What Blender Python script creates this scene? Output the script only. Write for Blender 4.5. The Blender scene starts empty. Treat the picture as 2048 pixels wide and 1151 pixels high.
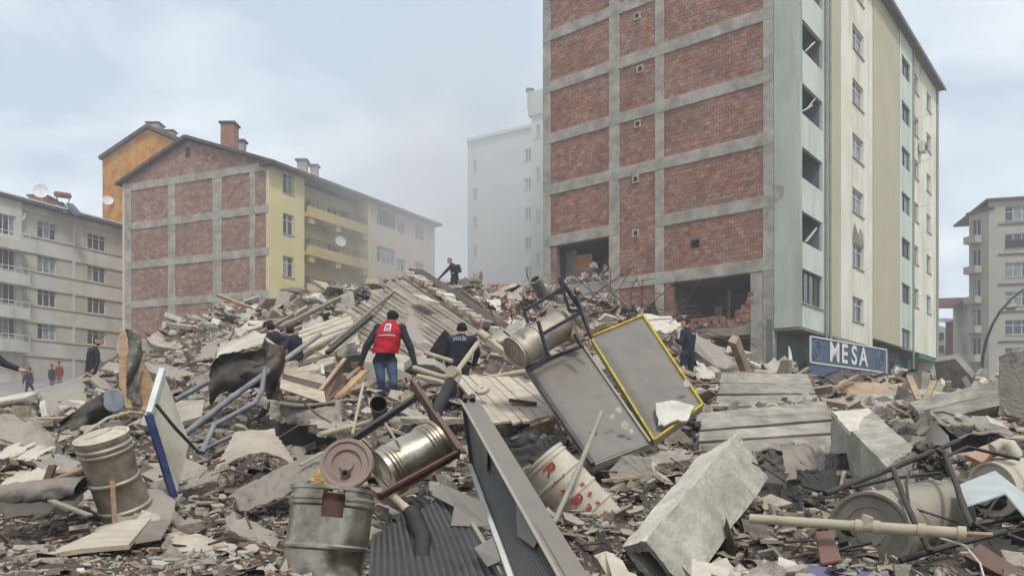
import bpy, bmesh, math, random
import numpy as np
from mathutils import Vector, Matrix, Quaternion, noise as mnoise

random.seed(7)
rng = np.random.default_rng(11)
R = math.radians
scene = bpy.context.scene
COL = scene.collection

# ------------------------------------------------------------------ camera
F, CX, YH, CZ = 1550.0, 1024.0, 845.0, 2.0     # focal length in photo pixels, principal column, horizon row, eye height
def P(px, py, Y):                               # a photo position at a real distance -> a point of the place
    return Vector(((px - CX) / F * Y, Y, CZ + (YH - py) / F * Y))
cam = bpy.data.objects.new('camera', bpy.data.cameras.new('camera'))
COL.objects.link(cam)
cam.location = (0, 0, CZ)
cam.rotation_euler = (R(90), 0, 0)
cam.data.sensor_width = 36.0
cam.data.lens = F / 2048.0 * 36.0
cam.data.shift_y = (YH - 575.5) / 2048.0
cam.data.clip_start = 0.1
cam.data.clip_end = 3000
scene.camera = cam
scene.render.resolution_x, scene.render.resolution_y = 1024, 575

# ------------------------------------------------------------------ sky, sun, exposure
SUN_EL, SUN_AZ = R(56), R(158)                  # azimuth clockwise from +Y
world = bpy.data.worlds.new('World'); scene.world = world
world.use_nodes = True
wt = world.node_tree; wt.nodes.clear()
def wn(t, **k):
    n = wt.nodes.new(t)
    for a, b in k.items(): setattr(n, a, b)
    return n
wo = wn('ShaderNodeOutputWorld'); wb = wn('ShaderNodeBackground'); wb.inputs['Strength'].default_value = 0.10
sky = wn('ShaderNodeTexSky', sky_type='NISHITA', sun_disc=False)
sky.sun_elevation = SUN_EL; sky.sun_rotation = SUN_AZ; sky.air_density = 1.2; sky.dust_density = 2.0; sky.altitude = 1000
tc = wn('ShaderNodeTexCoord')
sp = wn('ShaderNodeSeparateXYZ'); wt.links.new(tc.outputs['Generated'], sp.inputs[0])
# cloud deck: project the direction on a high flat layer so that clouds foreshorten towards the horizon
mz = wn('ShaderNodeMath', operation='MAXIMUM'); mz.inputs[1].default_value = 0.0; wt.links.new(sp.outputs[2], mz.inputs[0])
az = wn('ShaderNodeMath', operation='ADD'); az.inputs[1].default_value = 0.35; wt.links.new(mz.outputs[0], az.inputs[0])
dx = wn('ShaderNodeMath', operation='DIVIDE'); wt.links.new(sp.outputs[0], dx.inputs[0]); wt.links.new(az.outputs[0], dx.inputs[1])
dy = wn('ShaderNodeMath', operation='DIVIDE'); wt.links.new(sp.outputs[1], dy.inputs[0]); wt.links.new(az.outputs[0], dy.inputs[1])
cb = wn('ShaderNodeCombineXYZ'); wt.links.new(dx.outputs[0], cb.inputs[0]); wt.links.new(dy.outputs[0], cb.inputs[1]); cb.inputs[2].default_value = 1.7
n1 = wn('ShaderNodeTexNoise'); n1.inputs['Scale'].default_value = 2.7; n1.inputs['Detail'].default_value = 7; n1.inputs['Roughness'].default_value = 0.52
n1.inputs['Distortion'].default_value = 0.35
wt.links.new(cb.outputs[0], n1.inputs['Vector'])
cr = wn('ShaderNodeValToRGB')
cr.color_ramp.elements[0].position = 0.40; cr.color_ramp.elements[0].color = (4.05, 4.75, 5.45, 1)
cr.color_ramp.elements[1].position = 0.60; cr.color_ramp.elements[1].color = (6.0, 6.4, 6.75, 1)
wt.links.new(n1.outputs['Fac'], cr.inputs[0])
mx = wn('ShaderNodeMixRGB'); mx.inputs[0].default_value = 0.88
wt.links.new(sky.outputs[0], mx.inputs[1]); wt.links.new(cr.outputs[0], mx.inputs[2])
wt.links.new(mx.outputs[0], wb.inputs['Color']); wt.links.new(wb.outputs[0], wo.inputs['Surface'])

sl = bpy.data.lights.new('sun', 'SUN'); sl.energy = 1.5; sl.angle = R(10); sl.color = (1.0, 0.95, 0.88)
sun = bpy.data.objects.new('sun', sl); COL.objects.link(sun)
sd = Vector((math.sin(SUN_AZ) * math.cos(SUN_EL), math.cos(SUN_AZ) * math.cos(SUN_EL), math.sin(SUN_EL)))
sun.rotation_euler = sd.to_track_quat('Z', 'Y').to_euler(); sun.location = (30, -30, 60)

scene.view_settings.view_transform = 'Standard'; scene.view_settings.look = 'None'
scene.view_settings.exposure = 0.66; scene.view_settings.gamma = 1.0
scene.view_settings.use_curve_mapping = False
scene.cycles.use_denoising = True; scene.cycles.use_adaptive_sampling = True; scene.cycles.adaptive_threshold = 0.025
scene.cycles.max_bounces = 6; scene.cycles.diffuse_bounces = 2; scene.cycles.glossy_bounces = 3
scene.cycles.transmission_bounces = 4; scene.cycles.volume_bounces = 1; scene.cycles.transparent_max_bounces = 8
scene.cycles.volume_step_rate = 4.0; scene.cycles.volume_max_steps = 64

# ------------------------------------------------------------------ helpers
def lin(r, g, b):                                # 0-255 paint value -> linear
    f = lambda c: (c / 255 / 12.92) if c / 255 <= 0.04045 else ((c / 255 + 0.055) / 1.055) ** 2.4
    return (f(r), f(g), f(b))
def tag(o, label=None, cat=None, group=None, kind=None):
    if label: o['label'] = label
    if cat: o['category'] = cat
    if group: o['group'] = group
    if kind or cat: o['kind'] = kind or 'thing'
    return o
def empty(name, loc=(0, 0, 0), rz=0.0):
    o = bpy.data.objects.new(name, None); COL.objects.link(o)
    o.location = loc; o.rotation_euler = (0, 0, rz); o.empty_display_size = 0.2
    return o
def link(name, me, mat=None, parent=None):
    o = bpy.data.objects.new(name, me); COL.objects.link(o)
    if mat is not None and len(me.materials) == 0: me.materials.append(mat)
    if parent is not None: o.parent = parent
    return o
def frame_of(d, up=Vector((0, 0, 1))):
    d = d.normalized()
    a = up.cross(d)
    if a.length < 1e-4: a = Vector((1, 0, 0)).cross(d)
    a.normalize(); b = d.cross(a)
    return a, b, d
class MB:
    """collects geometry of ONE object or part"""
    def __init__(s): s.v = []; s.f = []; s.m = []; s.cm = 0
    def add(s, vs, fs):
        o = len(s.v); s.v += [tuple(v) for v in vs]
        s.f += [tuple(i + o for i in f) for f in fs]; s.m += [s.cm] * len(fs)
        return s
    def box(s, x0, x1, y0, y1, z0, z1):
        return s.add([(x0,y0,z0),(x1,y0,z0),(x1,y1,z0),(x0,y1,z0),(x0,y0,z1),(x1,y0,z1),(x1,y1,z1),(x0,y1,z1)],
                     [(3,2,1,0),(4,5,6,7),(0,1,5,4),(1,2,6,5),(2,3,7,6),(3,0,4,7)])
    def quad(s, a, b, c, d): return s.add([a, b, c, d], [(0, 1, 2, 3)])
    def bar(s, p0, p1, w, h=None, up=Vector((0, 0, 1))):
        h = h or w; p0, p1 = Vector(p0), Vector(p1); a, b, d = frame_of(p1 - p0, up)
        a = a * w / 2; b = b * h / 2
        return s.add([p0-a-b, p0+a-b, p0+a+b, p0-a+b, p1-a-b, p1+a-b, p1+a+b, p1-a+b],
                     [(3,2,1,0),(4,5,6,7),(0,1,5,4),(1,2,6,5),(2,3,7,6),(3,0,4,7)])
    def plate(s, pts, th):                       # solid plate from an outline, thickness along its normal (behind the face)
        pts = [Vector(p) for p in pts]; n = Vector((0, 0, 0))
        for i in range(len(pts)): n += (pts[i] - pts[0]).cross(pts[(i + 1) % len(pts)] - pts[0])
        n.normalize(); k = len(pts)
        if n.dot(sum(pts, Vector()) / k - Vector((0, 0, CZ))) > 0: n = -n        # thickness goes away from the viewer's side
        off = -n * th
        vs = pts + [p + off for p in pts]
        fs = [tuple(range(k)), tuple(range(2 * k - 1, k - 1, -1))] + [(i, i + k, (i + 1) % k + k, (i + 1) % k) for i in range(k)]
        return s.add(vs, fs)
    def tube(s, pts, r, n=8, cap=True):
        pts = [Vector(p) for p in pts]; rs = r if isinstance(r, (list, tuple)) else [r] * len(pts)
        o = []; prev = None
        for i, p in enumerate(pts):
            d = (pts[min(i + 1, len(pts) - 1)] - pts[max(i - 1, 0)]).normalized()
            if prev is None: a, b, _ = frame_of(d)
            else:
                a = prev - d * prev.dot(d)
                a = a.normalized() if a.length > 1e-5 else frame_of(d)[0]
                b = d.cross(a)
            prev = a
            o += [p + (a * math.cos(2*math.pi*k/n) + b * math.sin(2*math.pi*k/n)) * rs[i] for k in range(n)]
        fs = []
        for i in range(len(pts) - 1):
            for k in range(n): fs.append((i*n+k, i*n+(k+1)%n, (i+1)*n+(k+1)%n, (i+1)*n+k))
        if cap: fs += [tuple(range(n - 1, -1, -1)), tuple(range((len(pts)-1)*n, len(pts)*n))]
        return s.add(o, fs)
    def lathe(s, p0, p1, prof, n=36, squash=None):   # prof: list of (distance along the axis from p0, radius)
        p0, p1 = Vector(p0), Vector(p1); a, b, d = frame_of(p1 - p0)
        vs = []
        for t, r in prof:
            c = p0 + d * t
            for k in range(n):
                an = 2 * math.pi * k / n; q = 1.0
                if squash: q = squash(t, an)
                vs.append(c + (a * math.cos(an) + b * math.sin(an)) * r * q)
        fs = [(i*n+k, i*n+(k+1)%n, (i+1)*n+(k+1)%n, (i+1)*n+k) for i in range(len(prof)-1) for k in range(n)]
        return s.add(vs, fs)
    def sheet(s, fn, nu, nv, th=0.0):             # fn(u,v)->Vector ; thick sheet
        g = [[Vector(fn(i / nu, j / nv)) for i in range(nu + 1)] for j in range(nv + 1)]
        vs = [g[j][i] for j in range(nv + 1) for i in range(nu + 1)]; w = nu + 1
        fs = [(j*w+i, j*w+i+1, (j+1)*w+i+1, (j+1)*w+i) for j in range(nv) for i in range(nu)]
        if th > 0:
            nn = []
            for j in range(nv + 1):
                for i in range(nu + 1):
                    du = g[j][min(i+1,nu)] - g[j][max(i-1,0)]; dv = g[min(j+1,nv)][i] - g[max(j-1,0)][i]
                    c = du.cross(dv); nn.append(c.normalized() if c.length > 1e-9 else Vector((0, 0, 1)))
            o = len(vs); vs = vs + [v - n * th for v, n in zip(vs, nn)]
            fs += [tuple(o + i for i in reversed(f)) for f in fs]
            for i in range(nu):
                fs.append((i+1, i, o+i, o+i+1)); q = nv*w; fs.append((q+i, q+i+1, o+q+i+1, o+q+i))
            for j in range(nv):
                fs.append((j*w, (j+1)*w, o+(j+1)*w, o+j*w)); q = nu; fs.append(((j+1)*w+q, j*w+q, o+j*w+q, o+(j+1)*w+q))
        return s.add(vs, fs)
    def mesh(s, name):
        me = bpy.data.meshes.new(name); me.from_pydata(s.v, [], s.f); me.update(); return me
    def build(s, name, mat, parent=None, smooth=False, bevel=0.0, fix=True):
        me = s.mesh(name)
        if bevel > 0 or fix:
            bm = bmesh.new(); bm.from_mesh(me)
            if fix: bmesh.ops.recalc_face_normals(bm, faces=bm.faces[:])
            if bevel > 0: bmesh.ops.bevel(bm, geom=bm.edges[:], offset=bevel, segments=1, affect='EDGES', clamp_overlap=True)
            bm.to_mesh(me); bm.free()
        mats = mat if isinstance(mat, (list, tuple)) else [mat]
        for m in mats: me.materials.append(m)
        if len(mats) > 1 and len(me.polygons) == len(s.m):
            for p, i in zip(me.polygons, s.m): p.material_index = i
        if smooth:
            me.polygons.foreach_set('use_smooth', [True] * len(me.polygons))
            try: me.set_sharp_from_angle(angle=R(35))
            except Exception: pass
        return link(name, me, None, parent)

# ------------------------------------------------------------------ materials
MATS = {}
def mat(name, c1, c2=None, scale=2.0, rough=0.85, metal=0.0, bump=0.0, bscale=30.0, rand=0.0, dust=0.0, dustc=(0.42, 0.37, 0.32),
        stain=0.0, stainc=(0.12, 0.10, 0.085), sscale=0.8, spec=0.3, planks=None, streak=0.0, trans=0.0, hue=0.0, low=0.35, high=0.65):
    m = bpy.data.materials.new(name); m.use_nodes = True; nt = m.node_tree; N = nt.nodes; L = nt.links
    bs = N['Principled BSDF']
    def nd(t, **k):
        n = N.new(t)
        for a, b in k.items(): setattr(n, a, b)
        return n
    tcn = nd('ShaderNodeTexCoord'); oi = nd('ShaderNodeObjectInfo')
    off = nd('ShaderNodeVectorMath', operation='SCALE'); comb = nd('ShaderNodeCombineXYZ')
    for i in range(3): L.new(oi.outputs['Random'], comb.inputs[i])
    off.inputs['Scale'].default_value = 37.0; L.new(comb.outputs[0], off.inputs[0])
    vec = nd('ShaderNodeVectorMath', operation='ADD'); L.new(tcn.outputs['Object'], vec.inputs[0]); L.new(off.outputs[0], vec.inputs[1])
    V = vec.outputs[0]
    c2 = c2 or tuple(x * 0.75 for x in c1)
    nz = nd('ShaderNodeTexNoise'); nz.inputs['Scale'].default_value = scale; nz.inputs['Detail'].default_value = 7; nz.inputs['Roughness'].default_value = 0.62
    L.new(V, nz.inputs['Vector'])
    rp = nd('ShaderNodeValToRGB'); rp.color_ramp.elements[0].position = low; rp.color_ramp.elements[1].position = high
    rp.color_ramp.elements[0].color = (*c2, 1); rp.color_ramp.elements[1].color = (*c1, 1)
    L.new(nz.outputs['Fac'], rp.inputs[0]); C = rp.outputs[0]
    if rand > 0 or hue > 0:
        ge = nd('ShaderNodeNewGeometry')
        ad = nd('ShaderNodeMath', operation='ADD'); L.new(ge.outputs['Random Per Island'], ad.inputs[0]); L.new(oi.outputs['Random'], ad.inputs[1])
        fr = nd('ShaderNodeMath', operation='FRACT'); L.new(ad.outputs[0], fr.inputs[0])
        mr = nd('ShaderNodeMapRange'); mr.inputs['To Min'].default_value = 1 - rand; mr.inputs['To Max'].default_value = 1 + rand * 0.8
        L.new(fr.outputs[0], mr.inputs['Value'])
        hs = nd('ShaderNodeHueSaturation'); L.new(C, hs.inputs['Color']); L.new(mr.outputs[0], hs.inputs['Value'])
        f2 = nd('ShaderNodeMath', operation='MULTIPLY'); L.new(fr.outputs[0], f2.inputs[0]); f2.inputs[1].default_value = 7.31
        f3 = nd('ShaderNodeMath', operation='FRACT'); L.new(f2.outputs[0], f3.inputs[0])
        m2 = nd('ShaderNodeMapRange'); m2.inputs['To Min'].default_value = 1 - hue; m2.inputs['To Max'].default_value = 1 + hue
        L.new(f3.outputs[0], m2.inputs['Value']); L.new(m2.outputs[0], hs.inputs['Saturation'])
        C = hs.outputs[0]
    if planks:                                     # fine board grain along local x
        wv = nd('ShaderNodeMapping'); wv.inputs['Scale'].default_value = planks; L.new(V, wv.inputs['Vector'])
        wn_ = nd('ShaderNodeTexNoise'); wn_.inputs['Scale'].default_value = 1.0; wn_.inputs['Detail'].default_value = 4; L.new(wv.outputs[0], wn_.inputs['Vector'])
        r2 = nd('ShaderNodeMapRange'); r2.inputs['From Min'].default_value = 0.3; r2.inputs['From Max'].default_value = 0.7
        r2.inputs['To Min'].default_value = 0.72; r2.inputs['To Max'].default_value = 1.15; L.new(wn_.outputs['Fac'], r2.inputs['Value'])
        mm = nd('ShaderNodeVectorMath', operation='SCALE'); L.new(C, mm.inputs[0]); L.new(r2.outputs[0], mm.inputs['Scale']); C = mm.outputs[0]
    if stain > 0:
        sv = V
        if streak > 0:                              # rain streaks: long in z
            mp = nd('ShaderNodeMapping'); mp.inputs['Scale'].default_value = (1, 1, 1.0 / (1 + streak)); L.new(V, mp.inputs['Vector']); sv = mp.outputs[0]
        s1 = nd('ShaderNodeTexNoise'); s1.inputs['Scale'].default_value = sscale; s1.inputs['Detail'].default_value = 8; s1.inputs['Roughness'].default_value = 0.7
        L.new(sv, s1.inputs['Vector'])
        s2 = nd('ShaderNodeMapRange'); s2.inputs['From Min'].default_value = 0.48; s2.inputs['From Max'].default_value = 0.72
        s2.inputs['To Max'].default_value = stain; L.new(s1.outputs['Fac'], s2.inputs['Value'])
        sm = nd('ShaderNodeMixRGB'); L.new(s2.outputs[0], sm.inputs[0]); L.new(C, sm.inputs[1]); sm.inputs[2].default_value = (*stainc, 1); C = sm.outputs[0]
    rsock = None
    if dust > 0:                                    # settled dust on what faces up
        g2 = nd('ShaderNodeNewGeometry'); sx = nd('ShaderNodeSeparateXYZ'); L.new(g2.outputs['Normal'], sx.inputs[0])
        dn = nd('ShaderNodeTexNoise'); dn.inputs['Scale'].default_value = 6; dn.inputs['Detail'].default_value = 6; L.new(V, dn.inputs['Vector'])
        d1_ = nd('ShaderNodeMath', operation='ADD'); L.new(sx.outputs[2], d1_.inputs[0]); L.new(dn.outputs['Fac'], d1_.inputs[1])
        d2_ = nd('ShaderNodeMapRange'); d2_.inputs['From Min'].default_value = 0.35; d2_.inputs['From Max'].default_value = 1.35; d2_.inputs['To Max'].default_value = dust
        L.new(d1_.outputs[0], d2_.inputs['Value'])
        dm = nd('ShaderNodeMixRGB'); L.new(d2_.outputs[0], dm.inputs[0]); L.new(C, dm.inputs[1]); dm.inputs[2].default_value = (*dustc, 1); C = dm.outputs[0]
        rr = nd('ShaderNodeMapRange'); rr.inputs['To Min'].default_value = rough; rr.inputs['To Max'].default_value = 0.95; L.new(d2_.outputs[0], rr.inputs['Value'])
        rsock = rr.outputs[0]
        if metal > 0:
            r3 = nd('ShaderNodeMapRange'); r3.inputs['To Min'].default_value = metal; r3.inputs['To Max'].default_value = 0.0; L.new(d2_.outputs[0], r3.inputs['Value'])
            L.new(r3.outputs[0], bs.inputs['Metallic'])
    L.new(C, bs.inputs['Base Color'])
    bs.inputs['Roughness'].default_value = rough
    if rsock: L.new(rsock, bs.inputs['Roughness'])
    if metal > 0 and dust == 0: bs.inputs['Metallic'].default_value = metal
    bs.inputs['Specular IOR Level'].default_value = spec
    if trans > 0: bs.inputs['Transmission Weight'].default_value = trans
    if bump > 0:
        bn = nd('ShaderNodeTexNoise'); bn.inputs['Scale'].default_value = bscale; bn.inputs['Detail'].default_value = 6; L.new(V, bn.inputs['Vector'])
        bp = nd('ShaderNodeBump'); bp.inputs['Strength'].default_value = bump; bp.inputs['Distance'].default_value = 0.03
        L.new(bn.outputs['Fac'], bp.inputs['Height']); L.new(bp.outputs[0], bs.inputs['Normal'])
    MATS[name] = m
    return m

DUST = lin(180, 165, 148)
M_conc   = mat('old_concrete', lin(158,152,142), lin(118,112,104), scale=1.3, bump=0.5, bscale=18, stain=0.55, stainc=lin(86,80,74), sscale=1.1)
M_concl  = mat('pale_concrete', lin(186,180,167), lin(152,146,134), scale=3.5, bump=0.6, bscale=30, stain=0.6, stainc=lin(108,100,88), sscale=3.6)
M_frame  = mat('weathered_frame_concrete', lin(178,171,160), lin(140,134,125), scale=1.4, bump=0.6, bscale=9, stain=0.6, stainc=lin(104,97,90), sscale=1.0)
M_concd  = mat('broken_concrete', lin(166,158,147), lin(118,111,102), scale=4, bump=0.9, bscale=22, stain=0.75, stainc=lin(84,77,70), sscale=4, dust=0.3, dustc=lin(186,176,162))
M_blk    = mat('black_scrap_and_void', lin(30,29,29), lin(18,18,18), scale=5, rough=.6, dust=.08, dustc=lin(170,160,146), bump=.4, bscale=14)
M_brick  = mat('red_hollow_brick', lin(164,124,108), lin(138,100,86), scale=3.0, bump=0.5, bscale=25, rand=0.17, hue=0.25, stain=0.65, stainc=lin(98,70,64), sscale=0.45)
M_mort   = mat('brick_mortar', lin(134,112,102), lin(112,90,82), scale=4, bump=0.4, bscale=30)
M_brickf = mat('far_red_brick', lin(162,130,116), lin(138,106,94), scale=2.0, bump=0.3, bscale=20, rand=0.22, hue=0.2, stain=0.45, stainc=lin(98,74,70), sscale=0.45)
M_green  = mat('mint_plaster', lin(202,209,199), lin(190,199,187), scale=0.7, bump=0.12, bscale=30, stain=0.6, stainc=lin(146,156,138), sscale=0.8, streak=7)
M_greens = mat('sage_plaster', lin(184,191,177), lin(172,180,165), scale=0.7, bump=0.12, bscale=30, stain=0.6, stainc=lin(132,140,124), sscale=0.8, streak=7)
M_cream  = mat('cream_plaster', lin(228,224,208), lin(213,208,190), scale=0.5, bump=0.12, bscale=30, stain=0.75, stainc=lin(164,156,130), sscale=0.7, streak=6)
M_tan    = mat('tan_plaster', lin(186,178,152), lin(178,170,144), scale=0.4, bump=0.1, bscale=30, stain=0.18, stainc=lin(160,150,118), sscale=0.5, streak=5)
M_yellow = mat('yellow_plaster', lin(214,200,156), lin(202,188,144), scale=0.5, bump=0.1, bscale=20, stain=0.25, stainc=lin(160,150,110), sscale=0.5, streak=4)
M_yeldk  = mat('dark_yellow_plaster', lin(198,176,122), lin(180,158,110), scale=0.6, bump=0.1, bscale=20, stain=0.3, stainc=lin(150,130,96), sscale=0.6, streak=4)
M_pink   = mat('pale_pink_plaster', lin(214,196,182), lin(204,186,172), scale=0.5, bump=0.1, bscale=20, stain=0.25, stainc=lin(176,160,148), sscale=0.5, streak=4)
M_orange = mat('mottled_orange_plaster', lin(206,150,64), lin(166,104,44), scale=0.9, bump=0.2, bscale=12, stain=0.55, stainc=lin(120,84,50), sscale=0.8)
M_greyp  = mat('grey_beige_plaster', lin(198,195,187), lin(184,181,172), scale=0.5, bump=0.15, bscale=15, stain=0.5, stainc=lin(116,110,98), sscale=0.5, streak=4)
M_greyd  = mat('dark_beige_plaster', lin(186,180,168), lin(172,166,154), scale=0.5, bump=0.15, bscale=15, stain=0.4, stainc=lin(104,96,84), sscale=0.5, streak=4)
M_white  = mat('off_white_plaster', lin(206,206,202), lin(194,194,190), scale=0.4, bump=0.1, bscale=15, stain=0.2, stainc=lin(170,168,164), sscale=0.4, streak=4)
M_taupe  = mat('taupe_plaster', lin(170,164,154), lin(160,154,144), scale=0.4, bump=0.1, bscale=15, stain=0.25, stainc=lin(124,116,106), sscale=0.4, streak=4)
M_trim   = mat('white_upvc', lin(214,214,210), lin(198,198,194), scale=3, rough=0.5, stain=0.2, stainc=lin(150,148,142))
M_trimd  = mat('brown_frame', lin(92,84,76), lin(74,66,60), scale=3, rough=0.6)
M_glass  = mat('window_glass', lin(66,74,80), lin(38,44,50), scale=0.5, rough=0.08, spec=0.7)
M_curtain= mat('net_curtain_behind_glass', lin(150,156,158), lin(104,110,114), scale=3, rough=0.25, spec=0.5)
M_roof   = mat('weathered_roof_edge', lin(96,88,82), lin(70,64,60), scale=1.5, bump=0.3, bscale=12)
M_rooft  = mat('red_roof_tile', lin(140,92,78), lin(112,72,62), scale=3, bump=0.5, bscale=12)
M_snow   = mat('snow_on_roof', lin(232,234,238), lin(216,220,226), scale=1, bump=0.2, bscale=6)
M_pipe   = mat('grey_pvc_pipe', lin(150,154,146), lin(128,132,124), scale=2, rough=0.5)
M_iron   = mat('dark_iron', lin(46,45,46), lin(30,29,30), scale=6, rough=0.6, metal=0.3, dust=0.14, dustc=DUST)
M_navy   = mat('navy_painted_steel', lin(34,39,60), lin(22,26,40), scale=6, rough=0.5, dust=0.18, dustc=DUST, stain=0.3, stainc=lin(90,70,60), sscale=5)
M_blue   = mat('blue_painted_steel', lin(96,107,122), lin(70,80,94), scale=6, rough=0.5, dust=0.4, dustc=DUST)
M_redox  = mat('red_oxide_steel', lin(94,54,48), lin(62,36,32), scale=7, rough=0.7, dust=0.2, dustc=DUST, stain=0.4, stainc=lin(60,40,34), sscale=6)
M_galv   = mat('dusty_galvanised_steel', lin(196,189,175), lin(146,138,124), scale=3.5, rough=0.3, metal=0.9, bump=0.16, bscale=10, dust=0.22, dustc=lin(184,172,150), stain=0.85, stainc=lin(84,70,54), sscale=3.4)
M_galvd  = mat('grimy_tank_steel', lin(176,168,153), lin(126,117,103), scale=4, rough=0.42, metal=0.65, bump=0.12, bscale=14, dust=0.45, dustc=lin(186,178,160), stain=0.8, stainc=lin(104,80,58), sscale=3.5)
M_galvw  = mat('white_painted_tank_steel', lin(204,196,180), lin(176,166,148), scale=4, rough=0.6, bump=0.1, bscale=14, dust=0.4, dustc=lin(190,182,164), stain=0.55, stainc=lin(126,112,94), sscale=3.0)
M_panel  = mat('dusty_collector_sheet', lin(102,100,95), lin(90,88,84), scale=1.6, rough=0.42, spec=0.5, dust=0.25, dustc=DUST, stain=0.3, stainc=lin(128,123,113), sscale=5)
M_yelfr  = mat('yellow_painted_edge', lin(200,178,60), lin(160,140,50), scale=8, rough=0.6, stain=0.35, stainc=lin(110,100,60), sscale=9)
M_alu    = mat('dull_aluminium', lin(150,148,140), lin(126,124,116), scale=5, rough=0.5, metal=0.4, dust=0.5, dustc=DUST, bump=0.05)
M_black  = mat('black_absorber', lin(34,36,41), lin(22,24,28), scale=6, rough=0.45, dust=0.22, dustc=lin(140,134,124), spec=0.5, stain=0.3, stainc=lin(104,100,92), sscale=5)
M_wood   = mat('bare_timber', lin(176,150,118), lin(136,110,84), scale=4, planks=(2, 26, 26), dust=0.35, dustc=DUST, rand=0.2, bump=0.2)
M_woodg  = mat('grey_weathered_board', lin(140,128,112), lin(100,90,78), scale=3, planks=(1.5, 30, 30), dust=0.28, dustc=DUST, rand=0.18, bump=0.3, bscale=20, stain=0.4, stainc=lin(84,76,66), sscale=2)
M_woodp  = mat('pale_dusty_board', lin(198,184,162), lin(168,152,130), scale=3, planks=(1.5, 22, 22), dust=0.4, dustc=lin(200,190,174), rand=0.12, bump=0.25, bscale=20, stain=0.35, stainc=lin(120,104,86), sscale=2.5)
M_ply    = mat('worn_plywood', lin(182,148,110), lin(148,116,84), scale=3, planks=(3, 20, 20), dust=0.25, dustc=DUST, stain=0.35, stainc=lin(110,84,62), sscale=2)
M_char   = mat('charcoal_sheet', lin(48,45,43), lin(28,27,26), scale=5, rough=0.65, dust=0.22, dustc=DUST, bump=0.3, bscale=14)
M_tarp   = mat('dusty_grey_sheet', lin(128,123,115), lin(92,88,82), scale=3, rough=0.7, dust=0.35, dustc=DUST, bump=0.5, bscale=12, stain=0.6, stainc=lin(64,60,56), sscale=3.5)
M_creams = mat('cream_board', lin(204,196,178), lin(180,170,150), scale=3, rough=0.8, bump=0.2, stain=0.5, stainc=lin(130,118,100), sscale=2.4)
M_bpale  = mat('pale_blue_sheet', lin(190,204,206), lin(168,180,182), scale=3, rough=0.7, dust=0.3, dustc=DUST, stain=0.4, stainc=lin(128,130,126), sscale=5, bump=0.2)
M_pvc    = mat('beige_plastic_pipe', lin(190,180,156), lin(160,148,124), scale=6, rough=0.6, dust=0.3, dustc=DUST, stain=0.3, stainc=lin(120,104,84), sscale=6)
M_foam   = mat('yellow_foam', lin(206,174,112), lin(170,134,80), scale=12, bump=0.8, bscale=40)
M_insul  = mat('mineral_wool', lin(186,170,142), lin(150,132,104), scale=9, bump=1.0, bscale=50)
# rubble
M_bmc    = mat('board_marked_concrete', lin(174,168,156), lin(142,136,125), scale=2.2, planks=(2.5, 14, 14), bump=0.5, bscale=16, rand=0.10, stain=0.6, stainc=lin(96,88,78), sscale=1.8)
M_soil   = mat('rubble_dust', lin(108,98,88), lin(66,59,53), scale=3.0, bump=1.0, bscale=14, stain=0.6, stainc=lin(58,51,46), sscale=2.0)  # base darkened to put the shade of gaps into the soil colour
M_rc     = mat('rubble_concrete', lin(182,170,155), lin(138,127,114), scale=5, bump=0.8, bscale=26, rand=0.34, hue=0.4, dust=0.4, dustc=lin(190,180,167), stain=0.55, stainc=lin(96,88,78), sscale=4)
M_rb     = mat('rubble_brick', lin(170,132,112), lin(138,96,80), scale=6, bump=0.6, bscale=40, rand=0.28, hue=0.35, dust=0.55, dustc=lin(190,172,154))
M_rw     = mat('rubble_timber', lin(160,140,114), lin(118,98,78), scale=6, rand=0.4, hue=0.3, dust=0.5, dustc=DUST, bump=0.3)
M_rs     = mat('rubble_sheet', lin(170,164,152), lin(128,122,112), scale=4, rand=0.42, hue=0.5, dust=0.35, dustc=DUST, rough=0.7, bump=0.2)
M_rd     = mat('rubble_dark_scrap', lin(64,59,54), lin(36,33,31), scale=5, rand=0.5, hue=0.5, dust=0.28, dustc=DUST, rough=0.7, bump=0.2)
M_rp     = mat('rubble_plaster', lin(214,208,196), lin(184,176,162), scale=6, rand=0.16, hue=0.3, dust=0.3, dustc=lin(196,186,170), bump=0.5, bscale=40)
M_asph   = mat('dusty_street', lin(150,144,138), lin(122,116,110), scale=0.4, bump=0.5, bscale=8, stain=0.45, stainc=lin(190,188,186), sscale=0.35)
# ================================================================== terrain
CTRL = []
def ctl(*rows):
    for r in rows: CTRL.append(r)
for px in (-250, 0, 300, 600, 900, 1200, 1500, 1800, 2050, 2300):
    ctl((px, 1300, 3.0), (px, 1160, 4.6))
for px in (-250, 0, 250, 500, 750, 1000, 1250, 1500, 1750, 2000, 2300):
    ctl((px, 1080, 6.0), (px, 1000, 7.6), (px, 930, 9.2))
ctl((-250,850,12.0),(0,850,12.0),(200,850,12.0),(-250,822,18),(0,815,18),(180,808,20),(-250,802,30),(0,800,32),(150,795,35),(-250,790,46),(0,786,46),(130,780,50),(-250,765,62),(0,762,62),(150,760,62),(-250,745,85),(100,735,90))
ctl((330,845,11.5),(480,850,11.0),(700,850,11.0),(900,855,11.0),(1100,865,11.0),(1300,905,11.0))
ctl((330,800,14),(480,800,13.5),(700,802,13.6),(900,805,13.6),(1100,830,13.6),(1300,835,14),(1420,835,13.4))
ctl((300,745,19),(420,735,19),(560,725,18),(700,730,18),(900,730,18),(1100,735,18),(1250,745,18),(1400,775,18))
ctl((290,700,26),(420,665,25),(560,650,25),(700,648,25),(850,650,25),(1000,660,25),(1150,672,25),(1300,690,25),(1420,725,24))
ctl((300,688,30),(420,640,31),(560,603,33),(700,580,35),(850,572,37),(960,575,37),(1080,590,36),(1190,605,34),(1300,645,31),(1400,688,29),(1480,738,27))
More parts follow.
